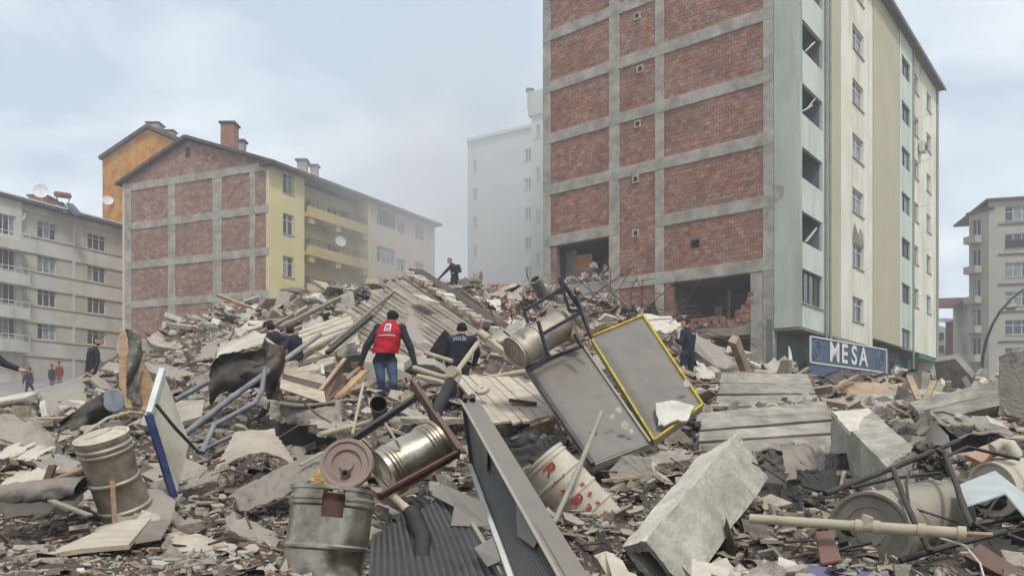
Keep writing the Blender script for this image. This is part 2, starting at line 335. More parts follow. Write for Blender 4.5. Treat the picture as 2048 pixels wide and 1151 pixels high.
ctl((300,735,42),(420,690,42),(560,660,43),(700,640,44),(850,630,46),(960,630,46),(1080,600,44),(1190,610,41),(1290,640,39),(1400,690,36),(1500,750,34))
ctl((300,760,60),(560,740,60),(850,735,64),(1080,730,62),(1300,730,60),(1600,760,60),(1900,760,62),(2300,760,62))
ctl((1250,1235,5.2),(1330,1240,5.2),(1400,1225,5.2),(1300,1150,5.9))
ctl((1376,768,20.8),(1440,960,10),(1560,965,10),(1660,960,10),(1440,930,11),(1560,930,11.2))
ctl((640,1180,5.2),(700,1180,5.2),(700,1120,5.8),(1500,1040,7.6),(1560,1050,8.4),(1650,1020,7.8),(1150,960,8.8),(620,900,10.2))
ctl((1700,885,11),(1900,870,11),(2100,868,11),(2300,868,11),(1550,800,16),(1700,805,16),(1900,800,16),(2100,800,16),(2300,800,16))
ctl((1640,772,26),(1720,775,26),(1640,775,20),(1720,782,18.5),(1560,755,23),(1700,774,22),(1850,768,23),(2000,780,22),(2150,780,22),(2300,780,22),(1600,790,34),(1800,800,36),(2000,795,36),(2300,790,36))
ctl((300,735,90),(850,735,92),(1300,735,92),(1900,740,90),(2300,740,90))
_c = np.array(CTRL, float)
def _uv(px, Y): return np.stack([(px - 1024.0) / 330.0, 3.1 * np.log(Y)], -1)
_cu = _uv(_c[:, 0], _c[:, 2])
def _phi(d2): return np.sqrt(d2 + 0.08)
_K = _phi(((_cu[:, None] - _cu[None]) ** 2).sum(-1)) + np.eye(len(_c)) * -0.02
_w = np.linalg.solve(_K, _c[:, 1] - 780.0)
def terr_py(px, Y):
    px = np.asarray(px, float); Y = np.asarray(Y, float)
    u = _uv(px.ravel(), Y.ravel()); out = np.empty(len(u))
    for i in range(0, len(u), 20000):
        q = u[i:i+20000]; out[i:i+20000] = _phi(((q[:, None] - _cu[None]) ** 2).sum(-1)) @ _w + 780.0
    return out.reshape(px.shape)
def terr_z(px, Y): return CZ + (YH - terr_py(px, Y)) / F * np.asarray(Y)
def ground_at(px, Y): return P(px, float(terr_py(np.array([px]), np.array([Y]))[0]), Y)

def np_mesh(name, V, T, mats, midx=None, smooth=False):
    me = bpy.data.meshes.new(name); V = np.asarray(V, np.float32); T = np.asarray(T, np.int32)
    k = T.shape[1]
    me.vertices.add(len(V)); me.vertices.foreach_set('co', V.ravel())
    me.loops.add(T.size); me.loops.foreach_set('vertex_index', T.ravel())
    me.polygons.add(len(T)); me.polygons.foreach_set('loop_start', np.arange(0, T.size, k, dtype=np.int32))
    for m in mats: me.materials.append(m)
    if midx is not None: me.polygons.foreach_set('material_index', np.asarray(midx, np.int32))
    me.polygons.foreach_set('use_smooth', np.full(len(T), bool(smooth)))
    me.update(calc_edges=True); me.validate()
    return me

NP_, NY_ = 300, 220
gpx = np.linspace(-420, 2460, NP_); gY = np.exp(np.linspace(math.log(2.6), math.log(66), NY_))
PX, YY = np.meshgrid(gpx, gY)
ZZ = terr_z(PX, YY); XX = (PX - CX) / F * YY
nz_ = np.array([mnoise.fractal((x * .8, y * .8, 3.1), 0.9, 2.1, 5) for x, y in zip(XX.ravel(), YY.ravel())]).reshape(XX.shape)
nf_ = np.array([mnoise.fractal((x * 4, y * 4, 9.1), 0.9, 2.1, 4) for x, y in zip(XX.ravel(), YY.ravel())]).reshape(XX.shape)
street = ((PX < 175) & (YY > 21)) | (YY > 50)
amp = np.where(street, 0.02, 1.0)
ZT = ZZ + amp * (nz_ * 0.20 * np.clip(YY / 14, .5, 2.0) + nf_ * 0.05 * np.clip(YY / 8, .6, 2))
idx = np.arange(NP_ * NY_).reshape(NY_, NP_)
Q = np.stack([idx[:-1, :-1], idx[:-1, 1:], idx[1:, 1:], idx[1:, :-1]], -1).reshape(-1, 4)
qs = street[:-1, :-1].ravel()
me = np_mesh('rubble_mound', np.stack([XX, YY, ZT], -1).reshape(-1, 3), Q, [M_soil, M_asph], qs.astype(int), smooth=True)
tag(link('rubble_mound', me), kind='structure')
def terr_surface(px, Y):
    # height of the built mesh, bilinear
    fx = np.clip((np.asarray(px) + 420) / 2880 * (NP_ - 1), 0, NP_ - 1.001)
    fy = np.clip((np.log(Y) - math.log(2.6)) / (math.log(66) - math.log(2.6)) * (NY_ - 1), 0, NY_ - 1.001)
    i, j = fx.astype(int), fy.astype(int); a, b = fx - i, fy - j
    return (ZT[j, i] * (1-a) * (1-b) + ZT[j, i+1] * a * (1-b) + ZT[j+1, i] * (1-a) * b + ZT[j+1, i+1] * a * b)
# the ground sheet to the horizon
g = MB()
def gz(u, v):
    x = -700 + 1400 * u; y = -200 + 1500 * v
    z = np.interp(y, [-200, 0, 10, 25, 45, 62, 90, 200, 1300], [-0.4, -0.4, -0.4, -0.3, 1.6, 4.6, 6.5, 7.5, 7.5])
    return (x, y, z)
g.sheet(gz, 60, 120)
tag(g.build('ground', M_asph, smooth=True), kind='structure')

# ================================================================== building helpers
class Face:
    def __init__(s, O, d):
        s.O = Vector((O[0], O[1])); s.d = Vector(d).normalized(); s.n = Vector((s.d.y, -s.d.x))
        if s.n.dot(s.O + s.d * 4) > 0: s.n = -s.n
    def s(s, px):
        r = (px - CX) / F; return (s.O.y * r - s.O.x) / (s.d.x - s.d.y * r)
    def z(s, px, py):
        return CZ + (YH - py) / F * (s.O.y + s.d.y * s.s(px))
    def pt(s, t, z, out=0.0):
        q = s.O + s.d * t + s.n * out; return Vector((q.x, q.y, z))
    def box(s, mb, s0, s1, z0, z1, o0, o1):
        vs = [s.pt(a, z, o) for z in (z0, z1) for (a, o) in ((s0, o0), (s1, o0), (s1, o1), (s0, o1))]
        return mb.add(vs, [(3,2,1,0),(4,5,6,7),(0,1,5,4),(1,2,6,5),(2,3,7,6),(3,0,4,7)])
class Bld:
    """a building: an Empty at its base; parts are written in place coordinates"""
    def __init__(s, name, base, label, cat='building', group=None):
        s.e = empty(name, base); tag(s.e, label, cat, group)
    def part(s, mb, name, mat, parent=None, **k):
        o = mb.build(name, mat, **k)
        o.parent = parent or s.e
        o.location = (0, 0, 0) if parent else -s.e.location
        return o
    def fbox(s, fc, name, mat, s0, s1, z0, z1, o0, o1, parent=None, **k):
        return s.part(fc.box(MB(), s0, s1, z0, z1, o0, o1), name, mat, parent, **k)
    def wall(s, fc, name, mat, s0, s1, z0, z1, op=(), out=0.0, rev=0.22, th=None):
        mb = MB(); s0, s1 = min(s0, s1), max(s0, s1)
        op = [(min(a, b), max(a, b), c, d) for a, b, c, d in op]
        xs = sorted({s0, s1, *[q for a, b, c, d in op for q in (a, b) if s0 < q < s1]})
        zs = sorted({z0, z1, *[q for a, b, c, d in op for q in (c, d) if z0 < q < z1]})
        for i in range(len(xs) - 1):
            for j in range(len(zs) - 1):
                cx_, cz_ = (xs[i] + xs[i+1]) / 2, (zs[j] + zs[j+1]) / 2
                if any(a < cx_ < b and c < cz_ < d for a, b, c, d in op): continue
                mb.quad(fc.pt(xs[i], zs[j], out), fc.pt(xs[i+1], zs[j], out), fc.pt(xs[i+1], zs[j+1], out), fc.pt(xs[i], zs[j+1], out))
        for a, b, c, d in op:
            q = out - rev
            mb.quad(fc.pt(a,c,out), fc.pt(b,c,out), fc.pt(b,c,q), fc.pt(a,c,q)); mb.quad(fc.pt(a,d,out), fc.pt(b,d,out), fc.pt(b,d,q), fc.pt(a,d,q))
            mb.quad(fc.pt(a,c,out), fc.pt(a,d,out), fc.pt(a,d,q), fc.pt(a,c,q)); mb.quad(fc.pt(b,c,out), fc.pt(b,d,out), fc.pt(b,d,q), fc.pt(b,c,q))
        # closed ends so that the wall has depth
        e = out - 0.3
        for a in (s0, s1): mb.quad(fc.pt(a, z0, out), fc.pt(a, z1, out), fc.pt(a, z1, e), fc.pt(a, z0, e))
        mb.quad(fc.pt(s0, z0, out), fc.pt(s1, z0, out), fc.pt(s1, z0, e), fc.pt(s0, z0, e))
        mb.quad(fc.pt(s0, z1, out), fc.pt(s1, z1, out), fc.pt(s1, z1, e), fc.pt(s0, z1, e))
        return s.part(mb, name, mat, fix=False)
    def window(s, fc, s0, s1, z0, z1, out=-0.16, nv=2, tr=0.68, fm=None, gm=None, w=0.06, sill=True):
        fm = fm or M_trim; s0, s1 = min(s0, s1), max(s0, s1)
        mb = MB()
        fc.box(mb, s0, s0 + w, z0, z1, out - .05, out + .02); fc.box(mb, s1 - w, s1, z0, z1, out - .05, out + .02)
        fc.box(mb, s0 + w, s1 - w, z0, z0 + w, out - .05, out + .018); fc.box(mb, s0 + w, s1 - w, z1 - w, z1, out - .05, out + .018)
        for i in range(1, nv):
            c = s0 + (s1 - s0) * i / nv; fc.box(mb, c - w * .5, c + w * .5, z0 + w, z1 - w, out - .05, out + .016)
        if tr:
            c = z0 + (z1 - z0) * tr
            for i in range(nv):
                a = s0 + (s1 - s0) * i / nv + w * .5; b = s0 + (s1 - s0) * (i + 1) / nv - w * .5
                fc.box(mb, a + w * .5, b - w * .5, c - w * .4, c + w * .4, out - .045, out + .012)
        f = s.part(mb, 'window', fm)
        for i in range(nv):
            a = s0 + (s1 - s0) * i / nv + w * .3; b = s0 + (s1 - s0) * (i + 1) / nv - w * .3
            p = MB(); fc.box(p, a, b, z0 + w * .3, z1 - w * .3, out - .04, out - .025)
            s.part(p, 'pane', gm or random.choice([M_glass, M_glass, M_curtain]), f)
        if sill: s.part(fc.box(MB(), s0 - .06, s1 + .06, z0 - .06, z0 - .003, out - .05, 0.07), 'sill', M_concl, f)
        return f
    def bricks(s, fc, s0, s1, z0, z1, out, bw=0.29, bh=0.19, mort=0.015, skip=None, mats=None, single=0):
        """brick infill: mortar bed plus every brick as real geometry; `single` first bricks become parts of their own"""
        s0, s1 = min(s0, s1), max(s0, s1); mats = mats or (M_brick, M_mort)
        cells = []
        nrow = max(1, round((z1 - z0) / (bh + mort))); rh = (z1 - z0) / nrow
        for r in range(nrow):
            a = s0 - (0.5 * (bw + mort) if r % 2 else 0)
            while a < s1 - 0.02:
                b = min(a + bw, s1); aa = max(a, s0)
                if b - aa > 0.05:
                    c = ((aa + b) / 2, z0 + (r + .5) * rh)
                    if not (skip and skip(*c)): cells.append((aa, b, z0 + r * rh + mort / 2, z0 + (r + 1) * rh - mort / 2))
                a += bw + mort
        V = []; nb = 0
        for i, (a, b, c, d) in enumerate(cells):
            o = out + random.uniform(-.012, .010) + (random.random() < .02) * -.03
            vs = [fc.pt(x, z, q) for z in (c, d) for (x, q) in ((a, o), (b, o), (b, out - .06), (a, out - .06))]
            if i < single:
                mb = MB().add(vs, [(3,2,1,0),(4,5,6,7),(0,1,5,4),(1,2,6,5),(2,3,7,6),(3,0,4,7)])
                s.part(mb, 'brick', mats[0], fix=False); continue
            V += [tuple(v) for v in vs]; nb += 1
        if nb:
            base = np.array([(3,2,1,0),(4,5,6,7),(0,1,5,4),(1,2,6,5),(2,3,7,6),(3,0,4,7)])
            T = (base[None] + 8 * np.arange(nb)[:, None, None]).reshape(-1, 4)
            o = link('brick_courses', np_mesh('brick_courses', V, T, [mats[0]])); o['kind'] = 'stuff'
            o.parent = s.e; o.location = -s.e.location
        return cells

# ================================================================== main damaged block
o_ = P(1600, 0, 34.9); d2 = Vector((.6326, .7745)); d1 = Vector((-.7745, .6326))
FB = Face((o_.x, o_.y), d1); FF = Face((o_.x, o_.y), d2); FF.n = Vector((.7745, -.6326))
L = lambda k: CZ + 4.46 + 2.9 * k
TOP = L(7)
mb_ = Bld('apartment_block', (o_.x, o_.y, 0.3), 'tall mint and cream apartment block with exposed brick side wall beside the rubble')
S = FB.s
# concrete frame of the bare side wall
cols = [(1548, 1525), (1327, 1309), (1238, 1217), (1100, 1085)]
for a, b in cols:
    mb_.fbox(FB, 'column', M_frame, S(a), S(b), -0.5 + 0.0, TOP - 0.34, -0.4, 0.0, bevel=0.03)
mb_.fbox(FB, 'column', M_frame, S(1525) + .005, S(1500), -0.5, L(1) - 0.34, -0.4, -0.012, bevel=0.03)
bays = {'right': (S(1525), S(1327)), 'mid': (S(1309), S(1238)), 'left': (S(1217), S(1100))}
for k in range(0, 8):
    if k == 0:
        mb_.fbox(FB, 'floor_beam', M_conc, S(1499) , S(1327) - .005, L(0) - .32, L(0) + .1, -.4, -.01, bevel=0.02)
        mb_.fbox(FB, 'floor_beam', M_frame, S(1309) + .005, S(1100) - .005, L(0) - .32, L(0) + .25, -.4, .012, bevel=0.02)
    elif k == 2:
        mb_.fbox(FB, 'floor_beam', M_frame, S(1548) + .01, S(1309), L(k) - .33, L(k) + .27, -.4, .012, bevel=0.03)
        mb_.fbox(FB, 'floor_beam', M_frame, S(1238) + .01, S(1085) - .01, L(k) - .33, L(k) + .27, -.4, .012, bevel=0.03)
    else:
        mb_.fbox(FB, 'floor_beam', M_frame, S(1548) + .01, S(1085) - .01, L(k) - .33, L(k) + .27, -.4, .012, bevel=0.03)
hole_s, hole_z = S(1388), FB.z(1388, 487)
def near_hole(s_, z_):
    if abs(s_ - hole_s) < .30 and abs(z_ - hole_z) < .27: return True
    for px, py in ((1405, 452), (1440, 446), (1424, 462), (1360, 492)):
        if abs(s_ - S(px)) < .16 and abs(z_ - FB.z(px, py)) < .10: return True
    for px, py in ((1500, 170), (1490, 305), (1488, 322), (1478, 318), (1400, 148), (1404, 30)):
        if abs(s_ - S(px)) < .15 and abs(z_ - FB.z(px, py)) < .12: return True
    return False
for bay, (a, b) in bays.items():
    for k in range(0, 7):
        z0, z1 = L(k) + .275, L(k + 1) - .335
        if bay == 'mid':
            if k == 1: z1 = L(3) - .335
            if k == 2: continue
        if bay == 'left' and k in (0, 1): continue
        if bay == 'right' and k == 0: continue
        holes = []
        if bay == 'right' and k == 1: holes = [(hole_s - .24, hole_s + .24, hole_z - .2, hole_z + .2)]
        mb_.wall(FB, 'brick_panel', M_mort, a + .003, b - .003, z0, z1, holes, out=-.075)
        mb_.bricks(FB, a + .01, b - .01, z0 + .005, z1 - .005, -.055, skip=near_hole, single=(150 if (bay == 'right' and k in (1, 2)) else 0))
# jamb bricks of the two torn-open rooms
mb_.bricks(FB, S(1345), S(1328) - .01, L(0) + .11, L(1) - .335, -.05)
mb_.wall(FB, 'brick_panel', M_mort, S(1345), S(1328) - .005, L(0) + .105, L(1) - .335, out=-.09)
mb_.wall(FB, 'brick_panel', M_mort, S(1499), S(1346), L(0) + .105, L(0) + .38, out=-.1)
sill_h = lambda px: np.interp(px, [1340, 1372, 1380, 1400, 1430, 1450, 1462, 1478, 1490, 1500], [.25, .42, .52, .62, .55, .42, .5, .9, 1.4, 2.2])
r_ = 0; a = 0
for row in range(10):
    px = 1348 + (row % 2) * 3
    while px < 1499:
        z = L(0) + .11 + row * .2
        if row * .2 + .1 < sill_h(px) and random.random() < .93:
            m = MB(); jz, js = random.uniform(-.015, .03), random.uniform(-.03, .03); jo = random.uniform(-.05, .05)
            FB.box(m, S(px) + js, S(px) + js - .26, z + jz, z + jz + .18, -.30 + jo, -.045 + jo)
            mb_.part(m, 'brick', M_brick)
        px += 6.3
def room(fc, bld, s0, s1, z0, z1, depth, mw, out=-.4, wall_px=None):
    s0, s1 = min(s0, s1), max(s0, s1); m = MB(); o0, o1 = out, out - depth
    A = lambda s_, z_, o_: fc.pt(s_, z_, o_)
    m.quad(A(s0,z0,o1), A(s1,z0,o1), A(s1,z1,o1), A(s0,z1,o1)); m.quad(A(s0,z0,o0), A(s0,z1,o0), A(s0,z1,o1), A(s0,z0,o1))
    m.quad(A(s1,z0,o0), A(s1,z1,o0), A(s1,z1,o1), A(s1,z0,o1)); m.quad(A(s0,z0,o0), A(s1,z0,o0), A(s1,z0,o1), A(s0,z0,o1))
    m.quad(A(s0,z1,o0), A(s1,z1,o0), A(s1,z1,o1), A(s0,z1,o1))
    return bld.part(m, 'room_interior', mw, fix=False)
M_room = mat('room_paint', lin(128,132,132), lin(104,108,108), scale=1, stain=.4, stainc=lin(70,70,68), sscale=1)
M_roomb = mat('blue_room_paint', lin(84,92,104), lin(66,72,84), scale=1, stain=.4, stainc=lin(50,50,54), sscale=1)
room(FB, mb_, S(1499), S(1335), L(0) + .1, L(1) - .34, 4.6, M_room)
room(FB, mb_, S(1217), S(1100), L(1) + .27, L(2) - .34, 4.0, M_roomb)
room(FB, mb_, S(1499), S(1360), -0.2, L(0) - .33, 3.0, M_room)
for (p0, p1, y0, y1) in ((1396, 1410, 605, 640), (1436, 1456, 612, 640), (1422, 1428, 570, 640)):     # things left in the room
    mb_.fbox(FB, 'furniture', mat('room_furniture', lin(150,124,92), lin(120,98,74), scale=4), S(p1), S(p0), L(0) + .1, FB.z(p0, y0), -2.4, -1.9)
mb_.fbox(FB, 'arched_headboard', M_char, S(1412), S(1392), FB.z(1400, 606), FB.z(1400, 596), -2.4, -2.2)
mb_.fbox(FB, 'door', mat('orange_door', lin(206,150,96), lin(190,132,82), scale=3, planks=(20, 20, 2)), S(1154), S(1122), L(1) + .28, FB.z(1135, 500), -1.55, -1.45)
mb_.fbox(FB, 'partition', M_concl, S(1121), S(1101), L(1) + .27, L(2) - .34, -1.7, -1.5)
mb_.bricks(FB, S(1112), S(1100) - .01, L(1) + .28, L(2) - .335, -.05)
mb_.wall(FB, 'brick_panel', M_mort, S(1112), S(1100) - .005, L(1) + .28, L(2) - .335, out=-.09)
# left bay, ground storey: plain concrete with a dark slit; brown wall of the lower shop
mb_.fbox(FB, 'infill_wall', M_conc, S(1217) + .004, S(1100) - .004, -.5, L(0) - .6, -.3, -.03)
mb_.fbox(FB, 'infill_wall', M_frame, S(1217) + .004, S(1100) - .004, L(0) + .26, L(1) - .34, -.3, -.03)
mb_.bricks(FB, S(1302), S(1250), -.2, L(0) - .33, -.04)
mb_.fbox(FB, 'infill_wall', M_conc, S(1309) + .004, S(1238) - .004, -.5, L(0) - .34, -.3, -.1)
mb_.fbox(FB, 'white_lintel', M_concl, S(1312), S(1244), L(1) + .0, L(1) + .28, -.1, .03, bevel=.01)
mb_.fbox(FB, 'infill_wall', mat('brown_shop_wall', lin(140,112,98), lin(118,92,80), scale=1.5, stain=.4), S(1499), S(1330), -.5, L(0) - .95, -1.2, -1.0)
for px, py in ((1274, 32), (1280, 138), (1275, 248), (1271, 358), (1271, 466)):
    s_, z_ = S(px), FB.z(px, py); w = .19
    m = MB(); FB.box(m, s_-w, s_-w+.07, z_-w, z_+w, -.06, .03); FB.box(m, s_+w-.07, s_+w, z_-w, z_+w, -.06, .03)
    FB.box(m, s_-w+.07, s_+w-.07, z_-w, z_-w+.07, -.06, .028); FB.box(m, s_-w+.07, s_+w-.07, z_+w-.07, z_+w, -.06, .028)
    v = mb_.part(m, 'vent_frame', M_concl)
    mb_.part(FB.box(MB(), s_-w+.07, s_+w-.07, z_-w+.07, z_+w-.07, -.05, -.035), 'vent_hole', M_char, v)
# the green overhang that the side wall shows, and the long street front
SF = FF.s
Lb = L(0) - .12; Lc = FF.z(1800, 693)
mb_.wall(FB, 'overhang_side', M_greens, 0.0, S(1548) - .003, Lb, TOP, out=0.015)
m = MB().plate([FB.pt(S(1549), FB.z(1549,405), .03), FB.pt(S(1549), FB.z(1549,368), .03), FB.pt(S(1570), FB.z(1570,374), .03), FB.pt(S(1566), FB.z(1566,392), .03)], .03)
mb_.part(m, 'mortar_patch', M_frame)
bal = [(SF(1603), SF(1645), L(k) + (.85 if k else 1.0), L(k) + (2.25 if k else 2.55)) for k in range(0, 7)]
mb_.wall(FF, 'front_wall', M_green, 0.0, SF(1650), Lb, TOP, bal, rev=.15)
for i, (a, b, c, d) in enumerate(bal):
    if i == 0:
        mb_.window(FF, a, b, c, d, nv=4, tr=0, fm=M_trimd, gm=M_glass)
    else:
        room(FF, mb_, a, b, c - .5, d + .3, 1.4, M_room, out=-.15)
        mb_.fbox(FF, 'rail', M_trimd, a, b, c + .003, c + .06, -.12, -.05)
    if i in (1, 3, 4, 5):                               # torn white sash bars
        for j in range(2):
            p0 = FF.pt(a + .3 + random.random(), c + .1 + .4 * random.random(), -.1); p1 = FF.pt(a + 1.2 + random.random(), c + .6 + .5 * random.random(), .05 + .15 * random.random())
            mb_.part(MB().bar(p0, p1, .05, .05), 'broken_sash', M_trim)
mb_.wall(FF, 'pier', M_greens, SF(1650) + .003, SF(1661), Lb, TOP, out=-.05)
mb_.wall(FF, 'front_wall', M_tan, SF(1661) + .003, SF(1682), Lb, TOP, out=-.02)
wcr = [(SF(1705), SF(1727), L(k) + 1.0, L(k) + 2.3) for k in range(0, 7)]
mb_.wall(FF, 'front_wall', M_cream, SF(1682) + .003, SF(1745), Lb, TOP, wcr, out=0.0)
for q in wcr: mb_.window(FF, *q, nv=2, tr=0.7, fm=M_trim, out=-.14)
q = wcr[1]
m = MB().plate([FF.pt(q[0] - .1, q[3] + .02, .01), FF.pt(q[1] + .1, q[3] + .02, .01), FF.pt(q[1] - .1, q[3] + .7, .01), FF.pt(q[1] - .7, q[3] + .95, .01), FF.pt((q[0]+q[1])/2, q[3] + .5, .01), FF.pt(q[0] + .4, q[3] + 1.05, .01), FF.pt(q[0] + .1, q[3] + .6, .01)], .02)
mb_.part(m, 'bare_plaster_scar', M_conc)
mb_.wall(FF, 'front_wall', M_tan, SF(1745) + .003, SF(1797), Lc, TOP, out=.05)
zg = [FF.z(1800, 106) - 2.9 * k for k in range(-1, 7)]
wgr = [(SF(1801), SF(1818), z - 1.25, z) for z in zg if z < TOP - .2]
mb_.wall(FF, 'front_wall', M_green, SF(1797) + .003, SF(1822), Lc, TOP, wgr, out=.08)
for q in wgr: mb_.window(FF, *q, nv=2, tr=0, fm=M_trimd, out=-.05)
zc = [FF.z(1830, 60) - 2.9 * k for k in range(0, 7)]
wc3 = [(SF(1829), SF(1837), z - 1.25, z) for z in zc if z < TOP - .1] + [(SF(1853), SF(1862), z - 1.25, z) for z in zc if z < TOP - .1]
mb_.wall(FF, 'front_wall', M_cream, SF(1822) + .003, SF(1873), Lc, TOP, wc3, out=0.0)
for q in wc3: mb_.window(FF, *q, nv=2, tr=0, fm=M_trim, out=-.14)
end = SF(1873)
mb_.part(MB().bar(FF.pt(end, Lb, .06), FF.pt(end, TOP, .06), .14), 'corner_downpipe', M_pipe)
for px in (1649, 1657, 1824):
    mb_.part(MB().tube([FF.pt(SF(px), -0.2 if px != 1824 else 3, .09), FF.pt(SF(px), TOP, .09)], .065, 10), 'downpipe', M_pipe, smooth=True)
for i, (a, b, c, d) in enumerate(wgr[1:6]):
    mb_.part(MB().bar(FF.pt(b - .3, c + .5, 0), FF.pt(b - .1, c + .65, 1.3), .035), 'drying_pole', M_trim)
ac = (SF(1838), FF.z(1838, 296))
m = MB(); FF.box(m, ac[0]-.4, ac[0]+.4, ac[1]-.35, ac[1]+.35, .08, .42); a_ = mb_.part(m, 'air_conditioner', M_trim, bevel=.02)
mb_.part(MB().lathe(FF.pt(ac[0], ac[1], .425), FF.pt(ac[0], ac[1], .45), [(0, .28), (.02, .28), (.02, .02)], 20), 'fan_grille', M_char, a_)
# roof edge, far end, back, soffit
mb_.fbox(FF, 'roof_eave', M_roof, -.4, end + .4, TOP + .003, TOP + .2, -13.5, .5)
mb_.fbox(FF, 'gutter', M_pipe, -.4, end + .4, TOP - .08, TOP + .05, .505, .62)
EF = Face((FF.pt(end, 0).x, FF.pt(end, 0).y), -d1)
m = MB(); 
for (p, q) in ((FF.pt(end, 0, -.02), FF.pt(end, 0, -14.7)), (FF.pt(end, 0, -14.7), FB.pt(S(1085), 0, -.05))):
    m.quad((p.x, p.y, -.5), (q.x, q.y, -.5), (q.x, q.y, TOP), (p.x, p.y, TOP))
mb_.part(m, 'rear_walls', M_cream, fix=False)
mb_.fbox(FF, 'soffit', M_conc, 0.02, SF(1745), Lb - .12, Lb - .004, -1.3, -.02)
# ground storey, set back under the overhang
gf = [(SF(1572), SF(1600), .8, L(0) - .6)]
def s_back(px):                                           # position on the set-back plane
    O = FF.pt(0, 0, -1.25); return Face((O.x, O.y), d2).s(px)
GO = FF.pt(0, 0, -1.25); FG = Face((GO.x, GO.y), d2); FG.n = FF.n
sg = FG.s
M_shop = mat('dull_shopfront', lin(120,124,116), lin(96,100,94), scale=1.5, stain=.4, stainc=lin(70,68,64))
mb_.wall(FG, 'ground_storey_wall', M_shop, 0.0, end, -.5, Lc - .02, [(sg(1585), sg(1612), .6, 4.9), (sg(1812), sg(1850), 1.0, FG.z(1800, 722))], rev=.2)
mb_.window(FG, sg(1585), sg(1612), .6, 4.9, nv=2, tr=.5, fm=M_trim, gm=M_glass)
mb_.window(FG, sg(1812), sg(1850), 1.0, FG.z(1800, 722), nv=3, tr=0, fm=M_shop, gm=M_glass)
mb_.part(MB().bar(FG.pt(sg(1620), 1.0, .15), FG.pt(sg(1612), 5.4, .3), .22), 'leaning_shutter_post', M_redox)
mb_.part(MB().plate([P(1578, 735, 34.2), P(1588, 735, 34.2), P(1582, 700, 34.4), P(1577, 690, 34.4)], .04), 'torn_cladding', M_trim)
M_gshop = mat('green_shop_frame', lin(22,112,84), lin(16,92,68), scale=3, rough=.5)
m = MB(); FG.box(m, sg(1800), sg(1880), FG.z(1800, 716), FG.z(1800, 703), .05, 1.2); mb_.part(m, 'shop_canopy', M_gshop)
for px in (1801, 1856): mb_.part(FG.box(MB(), sg(px), sg(px) + .7, -.3, FG.z(1800, 717), .05, .5), 'shop_pillar', M_gshop)
mb_.part(FG.box(MB(), sg(1780), sg(1799), -.3, 6.1, .05, .25), 'blue_fascia', mat('navy_fascia', lin(52,76,104), lin(44,64,90), scale=2, rough=.5))

# the fallen shop sign
def text_mesh(body, size, name, bold=0.0):
    cu = bpy.data.curves.new(name, 'FONT'); cu.body = body; cu.size = size; cu.align_x = 'CENTER'; cu.align_y = 'CENTER'; cu.offset = bold; cu.resolution_u = 6
    ob = bpy.data.objects.new(name, cu); COL.objects.link(ob); bpy.context.view_layer.update()
    me = bpy.data.meshes.new_from_object(ob.evaluated_get(bpy.context.evaluated_depsgraph_get())); me.name = name
    bpy.data.objects.remove(ob); bpy.data.curves.remove(cu)
    return me
M_sign = mat('blue_sign_face', lin(58,86,114), lin(48,72,98), scale=2, rough=.4, dust=.2, dustc=DUST, stain=.25, stainc=lin(90,104,120), sscale=3)
M_letter = mat('white_sign_letter', lin(226,222,214), lin(212,208,200), scale=5, rough=.5)
tl, tr_, br, bl = P(1620, 672, 34.6), P(1772, 699, 39.3), P(1772, 745, 39.3), P(1620, 724, 34.6)
sg_root = empty('shop_sign', P(1620, 760, 34.6)); tag(sg_root, 'large blue shop sign with white capitals hanging under the apartment block', 'sign')
def sgp(o): o.parent = sg_root; o.location = -sg_root.location; return o
sgp(MB().plate([bl, br, tr_, tl], .12).build('sign_board', M_sign))
ux = (br - bl).normalized(); uz = (tl - bl).normalized(); un = ux.cross(uz).normalized()
if un.y > 0: un = -un
wid = (br - bl).length; hei = (tl - bl).length
fr_ = MB()
for a, b in ((bl, br), (br, tr_), (tr_, tl), (tl, bl)): fr_.bar(a + un * .02, b + un * .02, .06, .06, up=un)
sgp(fr_.build('sign_border', M_letter))
sgp(MB().plate([P(1620, 760, 34.6), P(1772, 762, 39.3), P(1772, 748, 39.3), P(1620, 727, 34.6)], .12).build('lower_board', M_sign))
ctr = (bl + br + tr_ + tl) / 4
def on_sign(me, c, name, m):
    o = link(name, me, m); 
    rot = Matrix((ux, uz, un)).transposed().to_4x4()
    o.matrix_world = Matrix.Translation(c) @ rot
    me.transform(o.matrix_world); o.matrix_world = Matrix.Identity(4)
    return sgp(o)
for i, ch in enumerate('MESA'):
    on_sign(text_mesh(ch, 1.26, 'letter', .03), ctr + un * .03 + ux * ((i - 1.5) * .93 - .15) - uz * .03 * 0, 'letter', M_letter)
for s_ in (-1, 1):                                        # round emblem at either end
    c = ctr + un * .02 + ux * (s_ * wid * .42 - .05)
    ring = MB().tube([c + (ux * math.cos(t) * .42 + uz * math.sin(t) * .42) for t in np.linspace(0, 2*math.pi, 33)], .022, 5, cap=False)
    sgp(ring.build('emblem_ring', mat('emblem_paint', lin(112,134,156), lin(104,126,148), scale=4)))
    sw = MB().tube([c + ux * (.22 * math.cos(t) * (1 - t / 9)) + uz * (.26 * math.sin(t * .9)) for t in np.linspace(.3, 5.2, 24)], .03, 5)
    sgp(sw.build('emblem_swirl', MATS['emblem_paint']))

